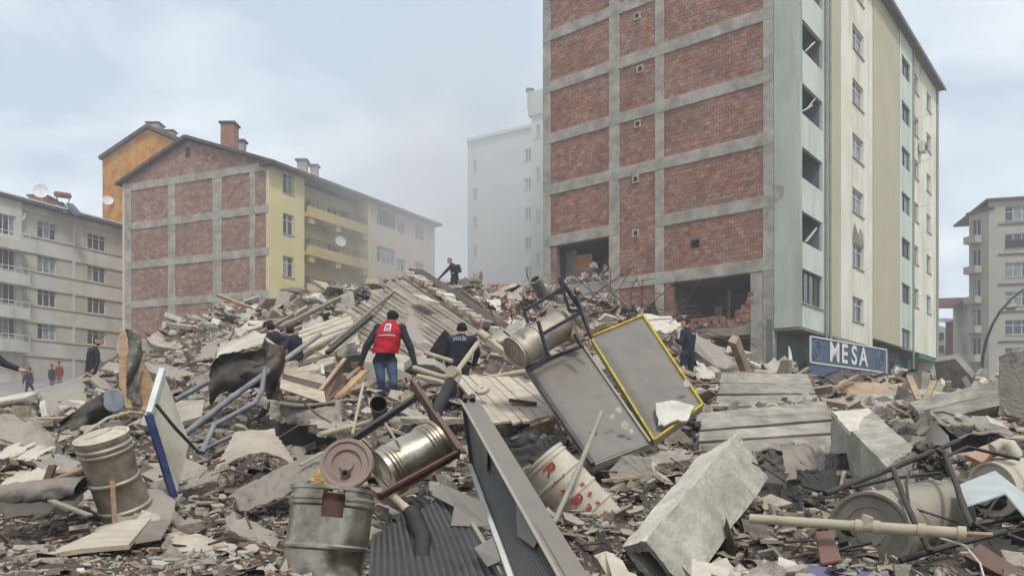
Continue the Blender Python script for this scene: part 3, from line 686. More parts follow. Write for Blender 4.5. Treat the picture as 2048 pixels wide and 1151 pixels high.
# ================================================================== yellow block with brick gable
yo = P(538, 0, 53.5)
YB = Face((yo.x, yo.y), (-.924, .383)); YF = Face((yo.x, yo.y), (.503, .863)); YF.n = Vector((.863, -.503))
yb = Bld('apartment_block', (yo.x, yo.y, 2.0), 'four storey yellow apartment block with red brick gable end and balconies')
sy = YB.s; ZT0 = YB.z(538, 330); yl = lambda k: ZT0 - 2.95 * k      # k=0 top beam
ycols = [(262, 249), (350, 336), (443, 425), (510, 499)]
for a, b in ycols: yb.fbox(YB, 'column', M_frame, sy(a), sy(b), -.5, ZT0 - .3, -.4, 0)
for k in range(0, 6): yb.fbox(YB, 'floor_beam', M_frame, 0.02, sy(249) - .01, yl(k) - .3, yl(k) + .25, -.4, .012)
ybays = [(538, 510), (499, 443), (425, 350), (336, 262)]
for i, (a, b) in enumerate(ybays):
    for k in range(0, 5):
        yb.wall(YB, 'brick_panel', M_mort, sy(a) + .003, sy(b) - .003, yl(k + 1) + .255, yl(k) - .305, out=-.07)
        yb.bricks(YB, sy(a) + .02, sy(b) - .02, yl(k + 1) + .26, yl(k) - .31, -.05, mats=(M_brickf, M_mort))
sR, sP, sL = 0.0, sy(375), sy(249)
zR, zP, zL = ZT0 + .26, YB.z(375, 281), YB.z(249, 366)
gm_ = MB(); gm_.plate([YB.pt(sR, zR, -.05), YB.pt(sP, zP, -.05), YB.pt(sL, zL + .1, -.05), YB.pt(sL, ZT0 + .26, -.05)], .3)
yb.part(gm_, 'gable_wall', M_mort)
def in_gable(s_, z_):
    zt = np.interp(s_, [sR, sP, sL], [zR, zP - .05, zL]); return z_ > zt - .14
yb.bricks(YB, .02, sL - .02, ZT0 + .26, zP, -.03, skip=in_gable, mats=(M_brickf, M_mort))
yb.fbox(YB, 'gable_vent', M_char, sP - .2, sP + .2, zP - 1.2, zP - .5, -.05, -.005)
# roof: two slopes with dark verge
rd = YF.d * 19.6
for (sa, za, sb, zb) in ((-.5, zR - .25, sP, zP + .12), (sP, zP + .12, sL + .6, zL - .2)):
    p0, p1 = YB.pt(sa, za, .35), YB.pt(sb, zb, .35); off = Vector((rd.x, rd.y, 0))
    yb.part(MB().plate([p0, p1, p1 + off, p0 + off], .22), 'roof_slope', M_roof)
Ye = YF.s(866)
Ztop = ZT0 - .05
ywin = [(YF.s(566), YF.s(588), YF.z(566, y0 + 41), YF.z(566, y0)) for y0 in (342, 425, 510)]
yb.wall(YF, 'front_wall', M_yellow, 0.0, YF.s(609), -.5, Ztop, ywin)
for q in ywin: yb.window(YF, *q, nv=2, tr=.7)
# balcony bay: recessed wall, slabs, parapets
a, b = YF.s(609), YF.s(730)
bw = []
for k, y0 in enumerate((378, 458, 535)):
    for (p0, p1) in ((613, 636), (669, 692)):
        bw.append((YF.s(p0) + .5, YF.s(p1) + .4, YF.z(609, y0 + 46), YF.z(609, y0 + 6)))
yb.wall(YF, 'balcony_back_wall', M_yellow, a + .01, b - .01, -.5, Ztop, bw, out=-1.2)
for q in bw: yb.window(YF, *q, nv=2, tr=0, out=-1.34)
yb.fbox(YF, 'louvre_door', M_navy, YF.s(703), YF.s(717), YF.z(609, 420), YF.z(609, 385), -1.19, -1.1)
for k, y0 in enumerate((423, 500, 578)):
    z0 = YF.z(609, y0)
    yb.fbox(YF, 'balcony_slab', M_yeldk, a + .02, b - .02, z0 - .35, z0, -1.19, .35)
    yb.fbox(YF, 'balcony_parapet', M_yeldk if k < 2 else M_pink, a + .03, b - .03, z0 + .003, z0 + .38, .2, .33)
    r_ = MB()
    for h in (.62, .84): r_.bar(YF.pt(a + .05, z0 + h, .27), YF.pt(b - .05, z0 + h, .27), .04)
    n_ = 12
    for i in range(n_ + 1): r_.bar(YF.pt(a + .05 + (b - a - .1) * i / n_, z0 + .38, .27), YF.pt(a + .05 + (b - a - .1) * i / n_, z0 + .86, .27), .03)
    yb.part(r_, 'balcony_railing', M_iron)
    for q in (.04, .46, .93): yb.fbox(YF, 'bracket', M_yeldk, a + (b - a) * q, a + (b - a) * q + .5, z0 - .8, z0 - .353, -1.19, .25)
yb.fbox(YF, 'balcony_side_wall', M_yellow, b, b + .25, -.5, Ztop, -1.2, .36)
dsh = P(680, 484, YF.O.y + YF.d.y * YF.s(680) - .4)
def dish(c, r, aim, bld=None, m_=None):
    aim = Vector(aim).normalized()
    o = MB().lathe(c, c + aim, [(0, .02), (r*.05, r*.35), (r*.16, r*.7), (r*.32, r), (r*.36, r), (r*.2, r*.7), (r*.09, r*.35), (r*.05, .02)], 22)
    o.tube([c + aim * r * .05, c + aim * r * .8 - Vector((0, 0, r * .25))], .02, 6)
    o.tube([c, c - aim * .3, c - aim * .35 - Vector((0, 0, .5))], .03, 6)
    return o
yb.part(dish(dsh, .42, (.5, -.8, .3)), 'satellite_dish', M_trim, smooth=True)
pw = []
for y0 in (415, 490, 560): pw += [(YF.s(752), YF.s(789), YF.z(752, y0 + 32), YF.z(752, y0)), (YF.s(793), YF.s(808), YF.z(793, y0 + 50), YF.z(793, y0 + 26)), (YF.s(829), YF.s(846), YF.z(829, y0 + 62), YF.z(829, y0 + 32))]
yb.wall(YF, 'front_wall', M_pink, b + .26, Ye, -.5, Ztop, pw, out=.1)
for i, q in enumerate(pw): yb.window(YF, *q, nv=4 if i % 3 == 0 else 2, tr=.7, fm=M_trimd if i == 0 else M_trim, out=0)
yb.fbox(YF, 'eave', M_roof, -.35, Ye + .4, Ztop + .003, Ztop + .22, -.6, .75)
yb.part(MB().plate([YF.pt(Ye, -.5, -.01), YF.pt(Ye, Ztop, -.01), YF.pt(Ye, Ztop + 2, -6), YF.pt(Ye, Ztop, -13), YF.pt(Ye, -.5, -13)], .3), 'rear_gable', M_pink)
yb.part(MB().plate([YB.pt(sL - .02, -.5, -.02), YB.pt(sL - .02, zL, -.02), YB.pt(sL - .02, zL, -.02) + Vector((rd.x, rd.y, 0)), YB.pt(sL - .02, -.5, -.02) + Vector((rd.x, rd.y, 0))], .3), 'rear_wall', M_pink)
def chimney(bld, px0, px1, y0, y1, Y, m_, cap=M_roof, parent=None):
    a, b = P(px0, y0, Y), P(px1, y1 + 26, Y + .0); w = b.x - a.x
    bld.part(MB().box(a.x, b.x, Y, Y + w, b.z, a.z), 'chimney', m_)
    bld.part(MB().box(a.x - .12, b.x + .12, Y - .12, Y + w + .12, a.z + .003, a.z + .13), 'chimney_cap', cap)
chimney(yb, 441, 468, 246, 290, 57.5, M_brickf)
chimney(yb, 470, 487, 282, 296, 60, M_concl)
chimney(yb, 594, 612, 321, 335, 57.5, M_concl); chimney(yb, 620, 634, 332, 342, 60, M_concl)

# ================================================================== orange block behind
ob = Bld('apartment_block', P(285, 700, 76), 'mottled orange block with pitched roof standing behind the brick gable')
oY = 76
pts = [P(205, 700, oY), P(370, 700, oY - 6), P(370, 290, oY - 6), P(292, 258, oY - 3.2), P(205, 312, oY)]
ob.part(MB().plate(pts, 10), 'gable_wall', M_orange)
ob.part(MB().plate([P(197, 318, oY - .4), P(292, 254, oY - 3.7), P(292, 254, oY - 3.7) + Vector((3, 11, 0)), P(197, 318, oY - .4) + Vector((3, 11, 0))], .3), 'roof_slope', M_roof)
ob.part(MB().plate([P(292, 254, oY - 3.7), P(376, 289, oY - 6.6), P(376, 289, oY - 6.6) + Vector((3, 11, 0)), P(292, 254, oY - 3.7) + Vector((3, 11, 0))], .3), 'roof_slope', M_roof)
chimney(ob, 293, 317, 246, 250, 75, M_concl); chimney(ob, 330, 346, 262, 262, 75, M_concl)
ob.part(dish(P(216, 402, 75), .5, (.4, -.8, .3)), 'satellite_dish', M_trim, smooth=True)

# ================================================================== grey block on the left
GB = Face((-40.6, 61.5), (.42, .907)); GB.n = Vector((.907, -.42))
gb = Bld('apartment_block', (-38, 66, 3), 'long grey beige apartment block with banded storeys at the left edge')
gs = GB.s; gtop = GB.z(125, 427); g_l = gs(-160); g_r = gs(252)
rows = [(442, 476), (510, 545), (578, 613), (647, 680)]           # window tops/bottoms at px 96
wins = []
for (y0, y1) in rows:
    za, zb = GB.z(77, y1 - 3), GB.z(77, y0 - 2)
    for (p0, p1) in ((77, 115), (177, 214)): wins.append((gs(p0), gs(p1), za, zb))
gb.wall(GB, 'front_wall', M_greyd, gs(40), g_r, 2.0, gtop, wins, out=-.12)
for q in wins: gb.window(GB, *q, nv=3, tr=.72, out=-.28, sill=False)
zrow = [GB.z(77, y1) for (y0, y1) in rows]
for k, z in enumerate(zrow):                                        # spandrel bands proud of the wall
    zb = z - 1.35
    gb.fbox(GB, 'storey_band', M_greyp, gs(38), g_r - .02, zb, z - .03, -.3, 0.0, bevel=.02)
    gb.fbox(GB, 'band_ledge', M_greyd, gs(38), g_r - .02, z - .027, z + .05, -.3, .08)
gb.fbox(GB, 'top_band', M_greyp, gs(38), g_r - .02, gtop - .55, gtop, -.3, 0.0)
for px in (146, 246): gb.fbox(GB, 'pilaster', M_greyp, gs(px), gs(px + 5), 2.0, gtop - .56, -.2, -.004)
# projecting balcony stack at the frame edge
bwin = []
for (y0, y1) in rows: bwin.append((gs(-10), gs(26), GB.z(0, y1 - 8), GB.z(0, y0 - 14)))
gb.wall(GB, 'balcony_wall', M_greyp, g_l, gs(38), 2.0, gtop, bwin, out=.35)
for i, q in enumerate(bwin):
    gb.window(GB, *q, nv=3, tr=0, out=.18, sill=False)
    z = q[2] - .35
    gb.fbox(GB, 'balcony', M_greyp, g_l, gs(42), z - .9, z, .355, 1.2, bevel=.02)
    r_ = MB(); r_.bar(GB.pt(g_l, z + .5, 1.1), GB.pt(gs(42), z + .5, 1.1), .05)
    for t in np.linspace(g_l, gs(42), 14): r_.bar(GB.pt(t, z, 1.1), GB.pt(t, z + .5, 1.1), .03)
    gb.part(r_, 'balcony_railing', M_trim)
# shops at street level
gb.wall(GB, 'shop_front', M_greyd, g_l, g_r, 1.0, zrow[3] - 1.36, [(gs(40), gs(96), 1.5, 5.3), (gs(104), gs(128), 1.5, 5.3), (gs(138), gs(162), 1.5, 5.3), (gs(196), gs(232), 1.5, 5.3)], out=-.4, rev=.3)
for (p0, p1) in ((40, 96), (104, 128), (138, 162), (196, 232)): gb.window(GB, gs(p0), gs(p1), 1.5, 5.3, nv=3 if p1 - p0 > 40 else 2, tr=.6, fm=M_trimd, gm=M_glass, out=-.68, sill=False)
gb.fbox(GB, 'roof_eave', M_roof, g_l, g_r + .3, gtop + .003, gtop + .25, -12, .7)
gb.part(MB().plate([GB.pt(g_l, gtop + .26, .65), GB.pt(g_r + .3, gtop + .26, .65), GB.pt(g_r + .3, gtop + 1.0, -6), GB.pt(g_l, gtop + 1.0, -6)], .1), 'snowy_roof', M_snow)
gb.part(MB().plate([GB.pt(g_r, 1, -.01), GB.pt(g_r, gtop, -.01), GB.pt(g_r, gtop, -12), GB.pt(g_r, 1, -12)], .2), 'end_wall', M_greyp)
chimney(gb, 57, 92, 392, 400, 66, M_brickf)
gb.part(dish(P(82, 384, 65.6), .62, (.35, -.9, .25)), 'satellite_dish', M_trim, smooth=True)
gb.part(dish(P(38, 432, 63), .5, (.35, -.9, .25)), 'satellite_dish', M_trim, smooth=True)
ht = empty('solar_water_heater', P(130, 430, 66)); tag(ht, 'solar water heater with red tank on the grey block roof', 'water heater')
def hp(o): o.parent = ht; o.location = -ht.location; return o
q0, q1 = P(112, 388, 66), P(139, 392, 67.5)
hp(MB().lathe(q0, q1, [(0, .02), (.03, .25), ((q1-q0).length - .03, .25), ((q1-q0).length, .02)], 18).build('tank', mat('red_brown_tank', lin(150,92,78), lin(128,76,64), scale=3), smooth=True))
for i in range(2): hp(MB().plate([P(112 + i * 20, 402 + i * 3, 66), P(126 + i * 20, 404 + i * 3, 66.6), P(150 + i * 18, 428 + i * 4, 66), P(126 + i * 20, 424 + i * 4, 65.4)], .06).build('collector', M_glass))
hp(MB().bar(P(138, 396, 67), P(138, 430, 67), .06).bar(P(114, 392, 66), P(114, 424, 66), .06).build('stand', M_iron))

# ================================================================== pale block in the dust
pf = P(938, 0, 84); PB = Face((pf.x, pf.y), (.847, -.532)); ps = PB.s
pb = Bld('apartment_block', (pf.x, pf.y, 4), 'pale tall block seen faintly through dust left of the brick wall')
ptop = PB.z(940, 284)
pw_ = [(ps(p0), ps(p1), PB.z(940, y) - 1.3, PB.z(940, y)) for y in (322, 378, 434, 490, 546) for (p0, p1) in ((945, 954), (1049, 1062))]
pb.wall(PB, 'front_wall', M_white, 0, ps(1100), 2, ptop, pw_)
for q in pw_: pb.window(PB, *q, nv=2, tr=0)
pb.fbox(PB, 'parapet', M_white, -.2, ps(1100), ptop + .003, ptop + .35, -8, .25)
pb.part(MB().plate([PB.pt(0, 2, -.01), PB.pt(0, ptop, -.01), PB.pt(0, ptop, -12), PB.pt(0, 2, -12)], .2), 'side_wall', M_white)
gq = P(1067, 0, 62); GQ = Face((gq.x, gq.y), (.847, -.532))
gpb = Bld('apartment_block', (gq.x, gq.y, 4), 'narrow pale green block edge with rooftop box behind the brick wall')
gpt = GQ.z(1068, 232)
gpb.wall(GQ, 'front_wall', M_green, 0, GQ.s(1098), 2, gpt, [(GQ.s(1072), GQ.s(1080), GQ.z(1072, y + 26), GQ.z(1072, y)) for y in (250, 335, 420, 505)])
for y in (250, 335, 420, 505): gpb.window(GQ, GQ.s(1072), GQ.s(1080), GQ.z(1072, y + 26), GQ.z(1072, y), nv=2, tr=0)
gpb.part(MB().plate([GQ.pt(0, 2, -.01), GQ.pt(0, gpt, -.01), GQ.pt(0, gpt, -9), GQ.pt(0, 2, -9)], .2), 'side_wall', M_green)
gpb.fbox(GQ, 'rooftop_box', M_greens, -.4, 3, gpt + .003, gpt + 1.9, -2.5, .2)
chimney(gpb, 1055, 1065, 180, 190, 62.5, M_concl)

# ================================================================== right hand blocks
rf = P(1978, 0, 74); RB = Face((rf.x, rf.y), (.97, -.243)); rs_ = RB.s
rb = Bld('apartment_block', (rf.x, rf.y, 4), 'taupe apartment block with bay windows at the right edge')
rtop = RB.z(1985, 402)
rw = [(rs_(2010), rs_(2062), RB.z(2010, y + 29), RB.z(2010, y)) for y in (413, 468, 525, 583, 640, 695)]
rb.wall(RB, 'front_wall', M_taupe, 0, rs_(2200), 2, rtop, rw)
for i, q in enumerate(rw): rb.window(RB, *q, nv=3, tr=.65 if i != 1 else 0)
for y in (448, 508, 568, 622, 682): rb.fbox(RB, 'string_course', M_trimd, rs_(1996), rs_(2200), RB.z(1996, y + 2), RB.z(1996, y), -.05, .12)
rb.fbox(RB, 'window_grille', M_iron, rs_(2010), rs_(2062), RB.z(2010, 496), RB.z(2010, 480), -.05, -.02)
rb.fbox(RB, 'roof_eave', M_roof, -.3, rs_(2200), rtop + .003, rtop + .2, -10, .35)
RL = Face((rf.x, rf.y), (-.35, .937)); rl = RL.s; RL.n = Vector((-.937, -.35))
lw = [(rl(1943), rl(1961), RL.z(1950, y + 34), RL.z(1950, y)) for y in (440, 500, 560, 618, 675)]
rb.wall(RL, 'side_wall', M_taupe, 0, rl(1938), 2, rtop - .8, lw)
for q in lw: rb.window(RL, *q, nv=2, tr=0)
for y in (476, 536, 596, 655, 712): rb.fbox(RL, 'balcony', M_taupe, rl(1964), rl(1940), RL.z(1950, y + 12), RL.z(1950, y - 2), .003, .9)
rb.fbox(RL, 'roof_eave', M_roof, -.3, rl(1936), rtop - .797, rtop - .6, -6, .3)
tb = Bld('low_block', P(1922, 760, 80), 'lower grey gabled building between the red wall and taupe block')
tb.part(MB().plate([P(1906, 790, 80), P(1942, 790, 79), P(1942, 592, 79), P(1924, 600, 80), P(1906, 610, 80)], 9), 'wall', M_greyp)
tb.part(MB().plate([P(1902, 612, 79.6), P(1944, 594, 78.6), P(1944, 594, 78.6) + Vector((2, 10, 1.5)), P(1902, 612, 79.6) + Vector((2, 10, 1.5))], .25), 'roof', M_rooft)
rdb = Bld('brick_house', P(1899, 760, 84), 'narrow dark red building beyond the end of the street', 'building')
rdb.part(MB().plate([P(1891, 790, 84), P(1909, 790, 83), P(1909, 638, 83), P(1891, 640, 84)], 8), 'wall', mat('dark_red_plaster', lin(120,60,58), lin(104,50,48), scale=1))
rdb.part(MB().plate([P(1889, 641, 83.6), P(1911, 637, 82.6), P(1911, 637, 82.6) + Vector((2, 8, 1.2)), P(1889, 641, 83.6) + Vector((2, 8, 1.2))], .2), 'roof', M_snow)
bh = Bld('white_house', P(1884, 760, 90), 'pale blue and white block far down the street', 'building')
bh.part(MB().plate([P(1876, 790, 90), P(1893, 790, 90), P(1893, 655, 90), P(1876, 650, 90)], 8), 'wall', M_bpale)
for y in (665, 690, 715): bh.part(MB().plate([P(1878, y + 14, 89.9), P(1888, y + 14, 89.9), P(1888, y, 89.9), P(1878, y, 89.9)], .05), 'window', M_glass)

# street lamp
lr = empty('street_lamp', P(1963, 770, 46)); tag(lr, 'tall dark curved street lamp in front of the taupe block', 'street lamp')
def lp(o): o.parent = lr; o.location = -lr.location; return o
arc = [P(1962, 790, 46), P(1963, 745, 46), P(1966, 710, 46), P(1973, 678, 46), P(1985, 648, 46), P(2002, 620, 46), P(2022, 598, 46), P(2046, 579, 46)]
lp(MB().tube(arc, [.11, .1, .09, .085, .075, .065, .055, .05], 10).build('pole', M_iron, smooth=True))
lp(MB().lathe(P(2044, 580, 46), P(2062, 574, 46), [(0, .05), (.1, .14), (.4, .18), (.6, .1), (.65, .02)], 14).build('lamp_head', M_alu, smooth=True))
lp(MB().lathe(P(2010, 616, 46), P(2036, 611, 46), [(0, .04), (.15, .16), (.5, .2), (.75, .1), (.78, .02)], 14).build('lamp_head', M_alu, smooth=True))
lp(MB().box(P(1938, 748, 46).x, P(1962, 748, 46).x, 45.9, 46.1, P(0, 752, 46).z, P(0, 730, 46).z).build('blue_plate', M_blue))
# ================================================================== rubble pieces
def hull(pts):
    bm = bmesh.new(); vs = [bm.verts.new(p) for p in pts]
    r = bmesh.ops.convex_hull(bm, input=vs)
    bmesh.ops.delete(bm, geom=[g for g in r.get('geom_interior', []) if isinstance(g, bmesh.types.BMVert)], context='VERTS')
    bmesh.ops.triangulate(bm, faces=bm.faces[:]); bm.verts.ensure_lookup_table(); bm.verts.index_update()
    loose = [v for v in bm.verts if not v.link_faces]
    bmesh.ops.delete(bm, geom=loose, context='VERTS'); bm.verts.index_update(); bm.normal_update()
    V = np.array([v.co[:] for v in bm.verts]); T = np.array([[v.index for v in f.verts] for f in bm.faces]); bm.free()
    return V, T
U = lambda a, b: random.uniform(a, b)
def v_chunk():
    sx, sy, sz = 1.0, U(.55, 1), U(.35, .8)
    pts = []
    for x in (-1, 1):
        for y in (-1, 1):
            for z in (-1, 1):
                if random.random() < .85: pts.append((x*sx*U(.55, 1)*.5, y*sy*U(.55, 1)*.5, z*sz*U(.55, 1)*.5))
    for i in range(6): pts.append((U(-.5, .5)*sx, U(-.5, .5)*sy, U(-.5, .5)*sz))
    return hull(pts)
def v_flake():
    n = random.randint(4, 7); th = U(.05, .13); pts = []; asp = U(.45, .95)
    for i in range(n):
        a = 2*math.pi*(i + U(-.3, .3))/n; r = U(.34, .55)
        pts += [(math.cos(a)*r, math.sin(a)*r*asp, th/2), (math.cos(a)*r*U(.93, 1), math.sin(a)*r*asp*U(.93, 1), -th/2)]
    return hull(pts)
def v_stick():
    w, h = U(.05, .1), U(.025, .06); pts = []
    for x in (-.5, .5):
        for y in (-1, 1):
            for z in (-1, 1): pts.append((x + U(-.04, .04), y*w/2, z*h/2 + U(-.004, .004)))
    return hull(pts)
def v_brick():
    a, b, c = 1.0, .66, .62; pts = []
    for x in (-1, 1):
        for y in (-1, 1):
            for z in (-1, 1):
                if random.random() < .8: pts.append((x*a/2, y*b/2, z*c/2))
                else:
                    for i in range(3): pts.append((x*a/2*U(.3, 1), y*b/2*U(.3, 1), z*c/2*U(.3, 1)))
    return hull(pts)
def v_sheet():                                  # thin bent sheet, closed
    nu, nv = 5, 3; bend = U(-.5, .5); tw = U(-.5, .5); asp = U(.35, .9); th = .012
    m = MB(); ph = U(0, 6)
    def fn(u, v):
        x, y = u - .5, (v - .5)*asp
        return Vector((x + .05*math.sin(5*y + ph), y + .05*math.sin(4*x + ph), bend*(x*x*1.6 - .2) + tw*x*y*1.4 + .06*math.sin(8*x + ph)*(.5 + v)))
    m.sheet(fn, nu, nv, th)
    T = []
    for f in m.f: T += [(f[0], f[1], f[2]), (f[0], f[2], f[3])]
    return np.array(m.v), np.array(T)
KINDS = {'chunk': (v_chunk, 14), 'flake': (v_flake, 14), 'stick': (v_stick, 8), 'brick': (v_brick, 10), 'sheet': (v_sheet, 12)}
VAR = {k: [fn() for _ in range(n)] for k, (fn, n) in KINDS.items()}
def rand_rot(n, flat):
    """flat: 0 = any way up, 1 = lying on the slope"""
    ang = rng.uniform(0, 2*np.pi, n); tilt = np.abs(rng.normal(0, 1, n)) * np.where(rng.random(n) < flat, .32, 1.1); td = rng.uniform(0, 2*np.pi, n)
    c, s = np.cos(ang), np.sin(ang); Z = np.zeros(n); O = np.ones(n)
    Rz = np.stack([np.stack([c, -s, Z], -1), np.stack([s, c, Z], -1), np.stack([Z, Z, O], -1)], -2)
    ax = np.stack([np.cos(td), np.sin(td), Z], -1); ct, st = np.cos(tilt), np.sin(tilt)
    K = np.zeros((n, 3, 3)); K[:, 0, 1] = -ax[:, 2]; K[:, 0, 2] = ax[:, 1]; K[:, 1, 0] = ax[:, 2]; K[:, 1, 2] = -ax[:, 0]; K[:, 2, 0] = -ax[:, 1]; K[:, 2, 1] = ax[:, 0]
    I = np.eye(3)[None]
    Rt = I + st[:, None, None]*K + (1 - ct)[:, None, None]*(K @ K)
    return Rt @ Rz
KEEP_CLEAR = [(1225, 1450, 5.9), (555, 765, 5.7), (1640, 1960, 5.3), (900, 1190, 6.6), (735, 1015, 5.7), (150, 290, 6.6), (1040, 1270, 7.0), (690, 860, 14.6), (1340, 1400, 21), (165, 205, 22), (850, 1000, 34), (1600, 1800, 28), (1600, 1800, 23), (160, 215, 17)]
seedn = [0]
def place(n, smin, smax, power, pxr=(-280, 2400), yr=(4.3, 40), clear=False):
    n = int(n * 1.95); seedn[0] += 1
    px = rng.uniform(*pxr, n); Y = np.exp(rng.uniform(math.log(yr[0]), math.log(yr[1]), n))
    ok = ~((px < 185) & (Y > 16)) & ~((px > 1500) & (Y > 27)) & ~((px < 300) & (Y > 26))
    ok &= ~((Y > 34) & (smax > 45))
    if clear:
        for a, b, yy in KEEP_CLEAR: ok &= ~((px > a) & (px < b) & (Y < yy) & (Y > yy - 5))
    X_ = (px - CX) / F * Y; k_ = 6.0 / Y                    # clusters: each kind gathers in patches
    nn_ = np.array([mnoise.fractal((x * q * .9, math.log(y) * 5.0, seedn[0] * 7.3), 1.0, 2.0, 3) for x, y, q in zip(X_, Y, k_)])
    ok &= rng.random(n) < np.clip(.55 + 1.5 * nn_, .06, 1)
    px, Y = px[ok], Y[ok]; n = len(px)
    sz = smin * (1 - rng.random(n) * (1 - (smin/smax)**power)) ** (-1/power)
    size = np.minimum(sz * Y / F, 1.5 if power != 2.0 else 3.0)
    z = terr_surface(px, Y)
    return px, Y, z, size
def xyz(px, Y, z): return np.stack([(px - CX)/F*Y, Y, z], -1)
def scatter_joined(name, kind, n, smin, smax, power, m, lift=.25, flat=.7, label=None, cat=None, **kw):
    px, Y, z, size = place(n, smin, smax, power, **kw); n = len(px)
    Rm = rand_rot(n, flat); c = xyz(px, Y, z + size*rng.uniform(-.1, lift, n)); vi = rng.integers(0, len(VAR[kind]), n)
    Vs, Ts, o = [], [], 0
    for k, (V, T) in enumerate(VAR[kind]):
        q = np.where(vi == k)[0]
        if not len(q): continue
        W = np.einsum('nij,vj->nvi', Rm[q]*size[q][:, None, None], V) + c[q][:, None]
        Vs.append(W.reshape(-1, 3)); Ts.append((T[None] + (np.arange(len(q))*len(V))[:, None, None]).reshape(-1, 3) + o); o += len(q)*len(V)
    ob = link(name, np_mesh(name, np.concatenate(Vs), np.concatenate(Ts), [m]))
    tag(ob, label, cat, kind='stuff')
    return ob
scatter_joined('concrete_crumbs', 'chunk', 14000, 5, 40, 1.9, M_rc, label='small broken concrete crumbs over the whole rubble field', cat='rubble')
scatter_joined('plaster_crumbs', 'chunk', 3800, 4, 20, 2.3, M_rp, label='small white plaster crumbs over the whole rubble field', cat='rubble')
scatter_joined('slab_splinters', 'flake', 9000, 8, 46, 2.2, M_rc, lift=.3, label='flat grey slab splinters over the whole rubble field', cat='rubble')
scatter_joined('tile_splinters', 'flake', 3200, 7, 36, 2.2, M_rp, lift=.3, label='flat pale tile splinters over the whole rubble field', cat='rubble')
scatter_joined('brick_crumbs', 'brick', 4200, 5, 20, 2.2, M_rb, label='reddish brick crumbs over the whole rubble field', cat='rubble')
scatter_joined('brick_crumbs', 'brick', 4200, 6, 20, 2.2, M_rb, yr=(18, 40), pxr=(980, 1420), label='reddish brick crumbs under the torn brick wall', cat='rubble')
scatter_joined('timber_splinters', 'stick', 3600, 24, 130, 2.0, M_rw, lift=.12, flat=.8, label='thin timber splinters over the whole rubble field', cat='rubble')
scatter_joined('metal_scraps', 'sheet', 2600, 14, 60, 2.2, M_rd, lift=.3, flat=.55, label='small dark metal scraps over the whole rubble field', cat='rubble')
scatter_joined('sheet_scraps', 'sheet', 2600, 14, 60, 2.2, M_rs, lift=.3, flat=.55, label='small torn grey sheet scraps over the whole rubble field', cat='rubble')

# larger pieces, each a thing of its own
ZONES = [(lambda p, y: y < 9 and p < 560, 'in the left foreground near the tilted barrel'),
         (lambda p, y: y < 9 and p < 1230, 'in the centre foreground around the open barrel'),
         (lambda p, y: y < 9, 'in the right foreground around the lying tank'),
         (lambda p, y: y < 17 and p < 700, 'beside the blue pipes left of the climber'),
         (lambda p, y: y < 17 and p < 1300, 'below the grey collector panels'),
         (lambda p, y: y < 28 and p >= 1300, 'by the board marked walls on the right'),
         (lambda p, y: p < 640, 'on the left slope of the rubble mound'),
         (lambda p, y: p < 1040, 'on the upper middle of the rubble mound'),
         (lambda p, y: True, 'on the mound below the brick wall')]
LOOK = {'chunk': ('concrete_chunk', 'angular broken concrete chunk', 'concrete chunk'), 'flake': ('slab_fragment', 'flat broken slab fragment', 'slab fragment'),
        'stick': ('broken_plank', 'splintered timber plank', 'plank'), 'brick': ('brick_fragment', 'dusty red brick fragment', 'brick'),
        'sheet': ('crumpled_sheet', 'crumpled metal sheet', 'metal sheet')}
MARKS = [('open barrel', 665, 5.2), ('white lidded barrel', 220, 6.3), ('cream backed collector', 335, 6.8), ('arched ribbed sheet', 510, 8), ('long grey cloth', 560, 6.8), ('wide pale board', 190, 5.6),
         ('black ribbed collector', 1020, 5.2), ('numbered barrel', 1150, 6.9), ('shiny tank', 820, 6.2), ('hollow concrete box', 1380, 6.1), ('lying tank', 1800, 5.9), ('long beige pipe', 1620, 5.2), ('pale blue sheet', 2000, 5.8),
         ('speckled beam', 1750, 8.4), ('yellow edged panel', 1295, 9.6), ('plain grey panel', 1175, 9), ('plank deck', 1020, 10.4), ('torn dark box', 480, 10.4), ('wooden drawer', 620, 10.1), ('torn plywood', 272, 11.2), ('left concrete beam', 50, 9),
         ('lower board marked wall', 1540, 11), ('upper board marked wall', 1530, 14.8), ('double board beam', 1920, 12.4), ('right edge post', 2030, 11.5), ('tan heap under the sign', 1745, 15.8), ('red vested climber', 772, 14.4),
         ('police officer in the middle', 920, 14), ('standing police officer', 1376, 20.8), ('crouching rescuers', 575, 16.8), ('tilted roof slab', 830, 21), ('smooth pale slab', 620, 22), ('fallen column', 1425, 22.8), ('crest block', 920, 31.5),
         ('navy tube stand', 1100, 9.5), ('grey pot', 1077, 13), ('man in jeans', 185, 22), ('torn open lower room', 1420, 33), ('torn open upper room', 1165, 38), ('yellow block', 600, 34), ('brick gable', 400, 31)]
_mk = _uv(np.array([m[1] for m in MARKS], float), np.array([m[2] for m in MARKS], float))
def near_mark(px, Y):
    q = _uv(np.array([float(px)]), np.array([float(Y)]))[0]; i = int(((_mk - q) ** 2).sum(1).argmin()); d = q - _mk[i]
    side = ('right of' if d[0] > 0 else 'left of') if abs(d[0]) > abs(d[1]) else ('behind' if d[1] > 0 else 'in front of')
    far = 'just ' if (d * d).sum() < .05 else ''
    return far + side + ' the ' + MARKS[i][0]
SH = {}
def shared(kind, i, m):
    key = (kind, i, m.name)
    if key not in SH:
        V, T = VAR[kind][i]; SH[key] = np_mesh(LOOK[kind][0], V, T, [m])
    return SH[key]
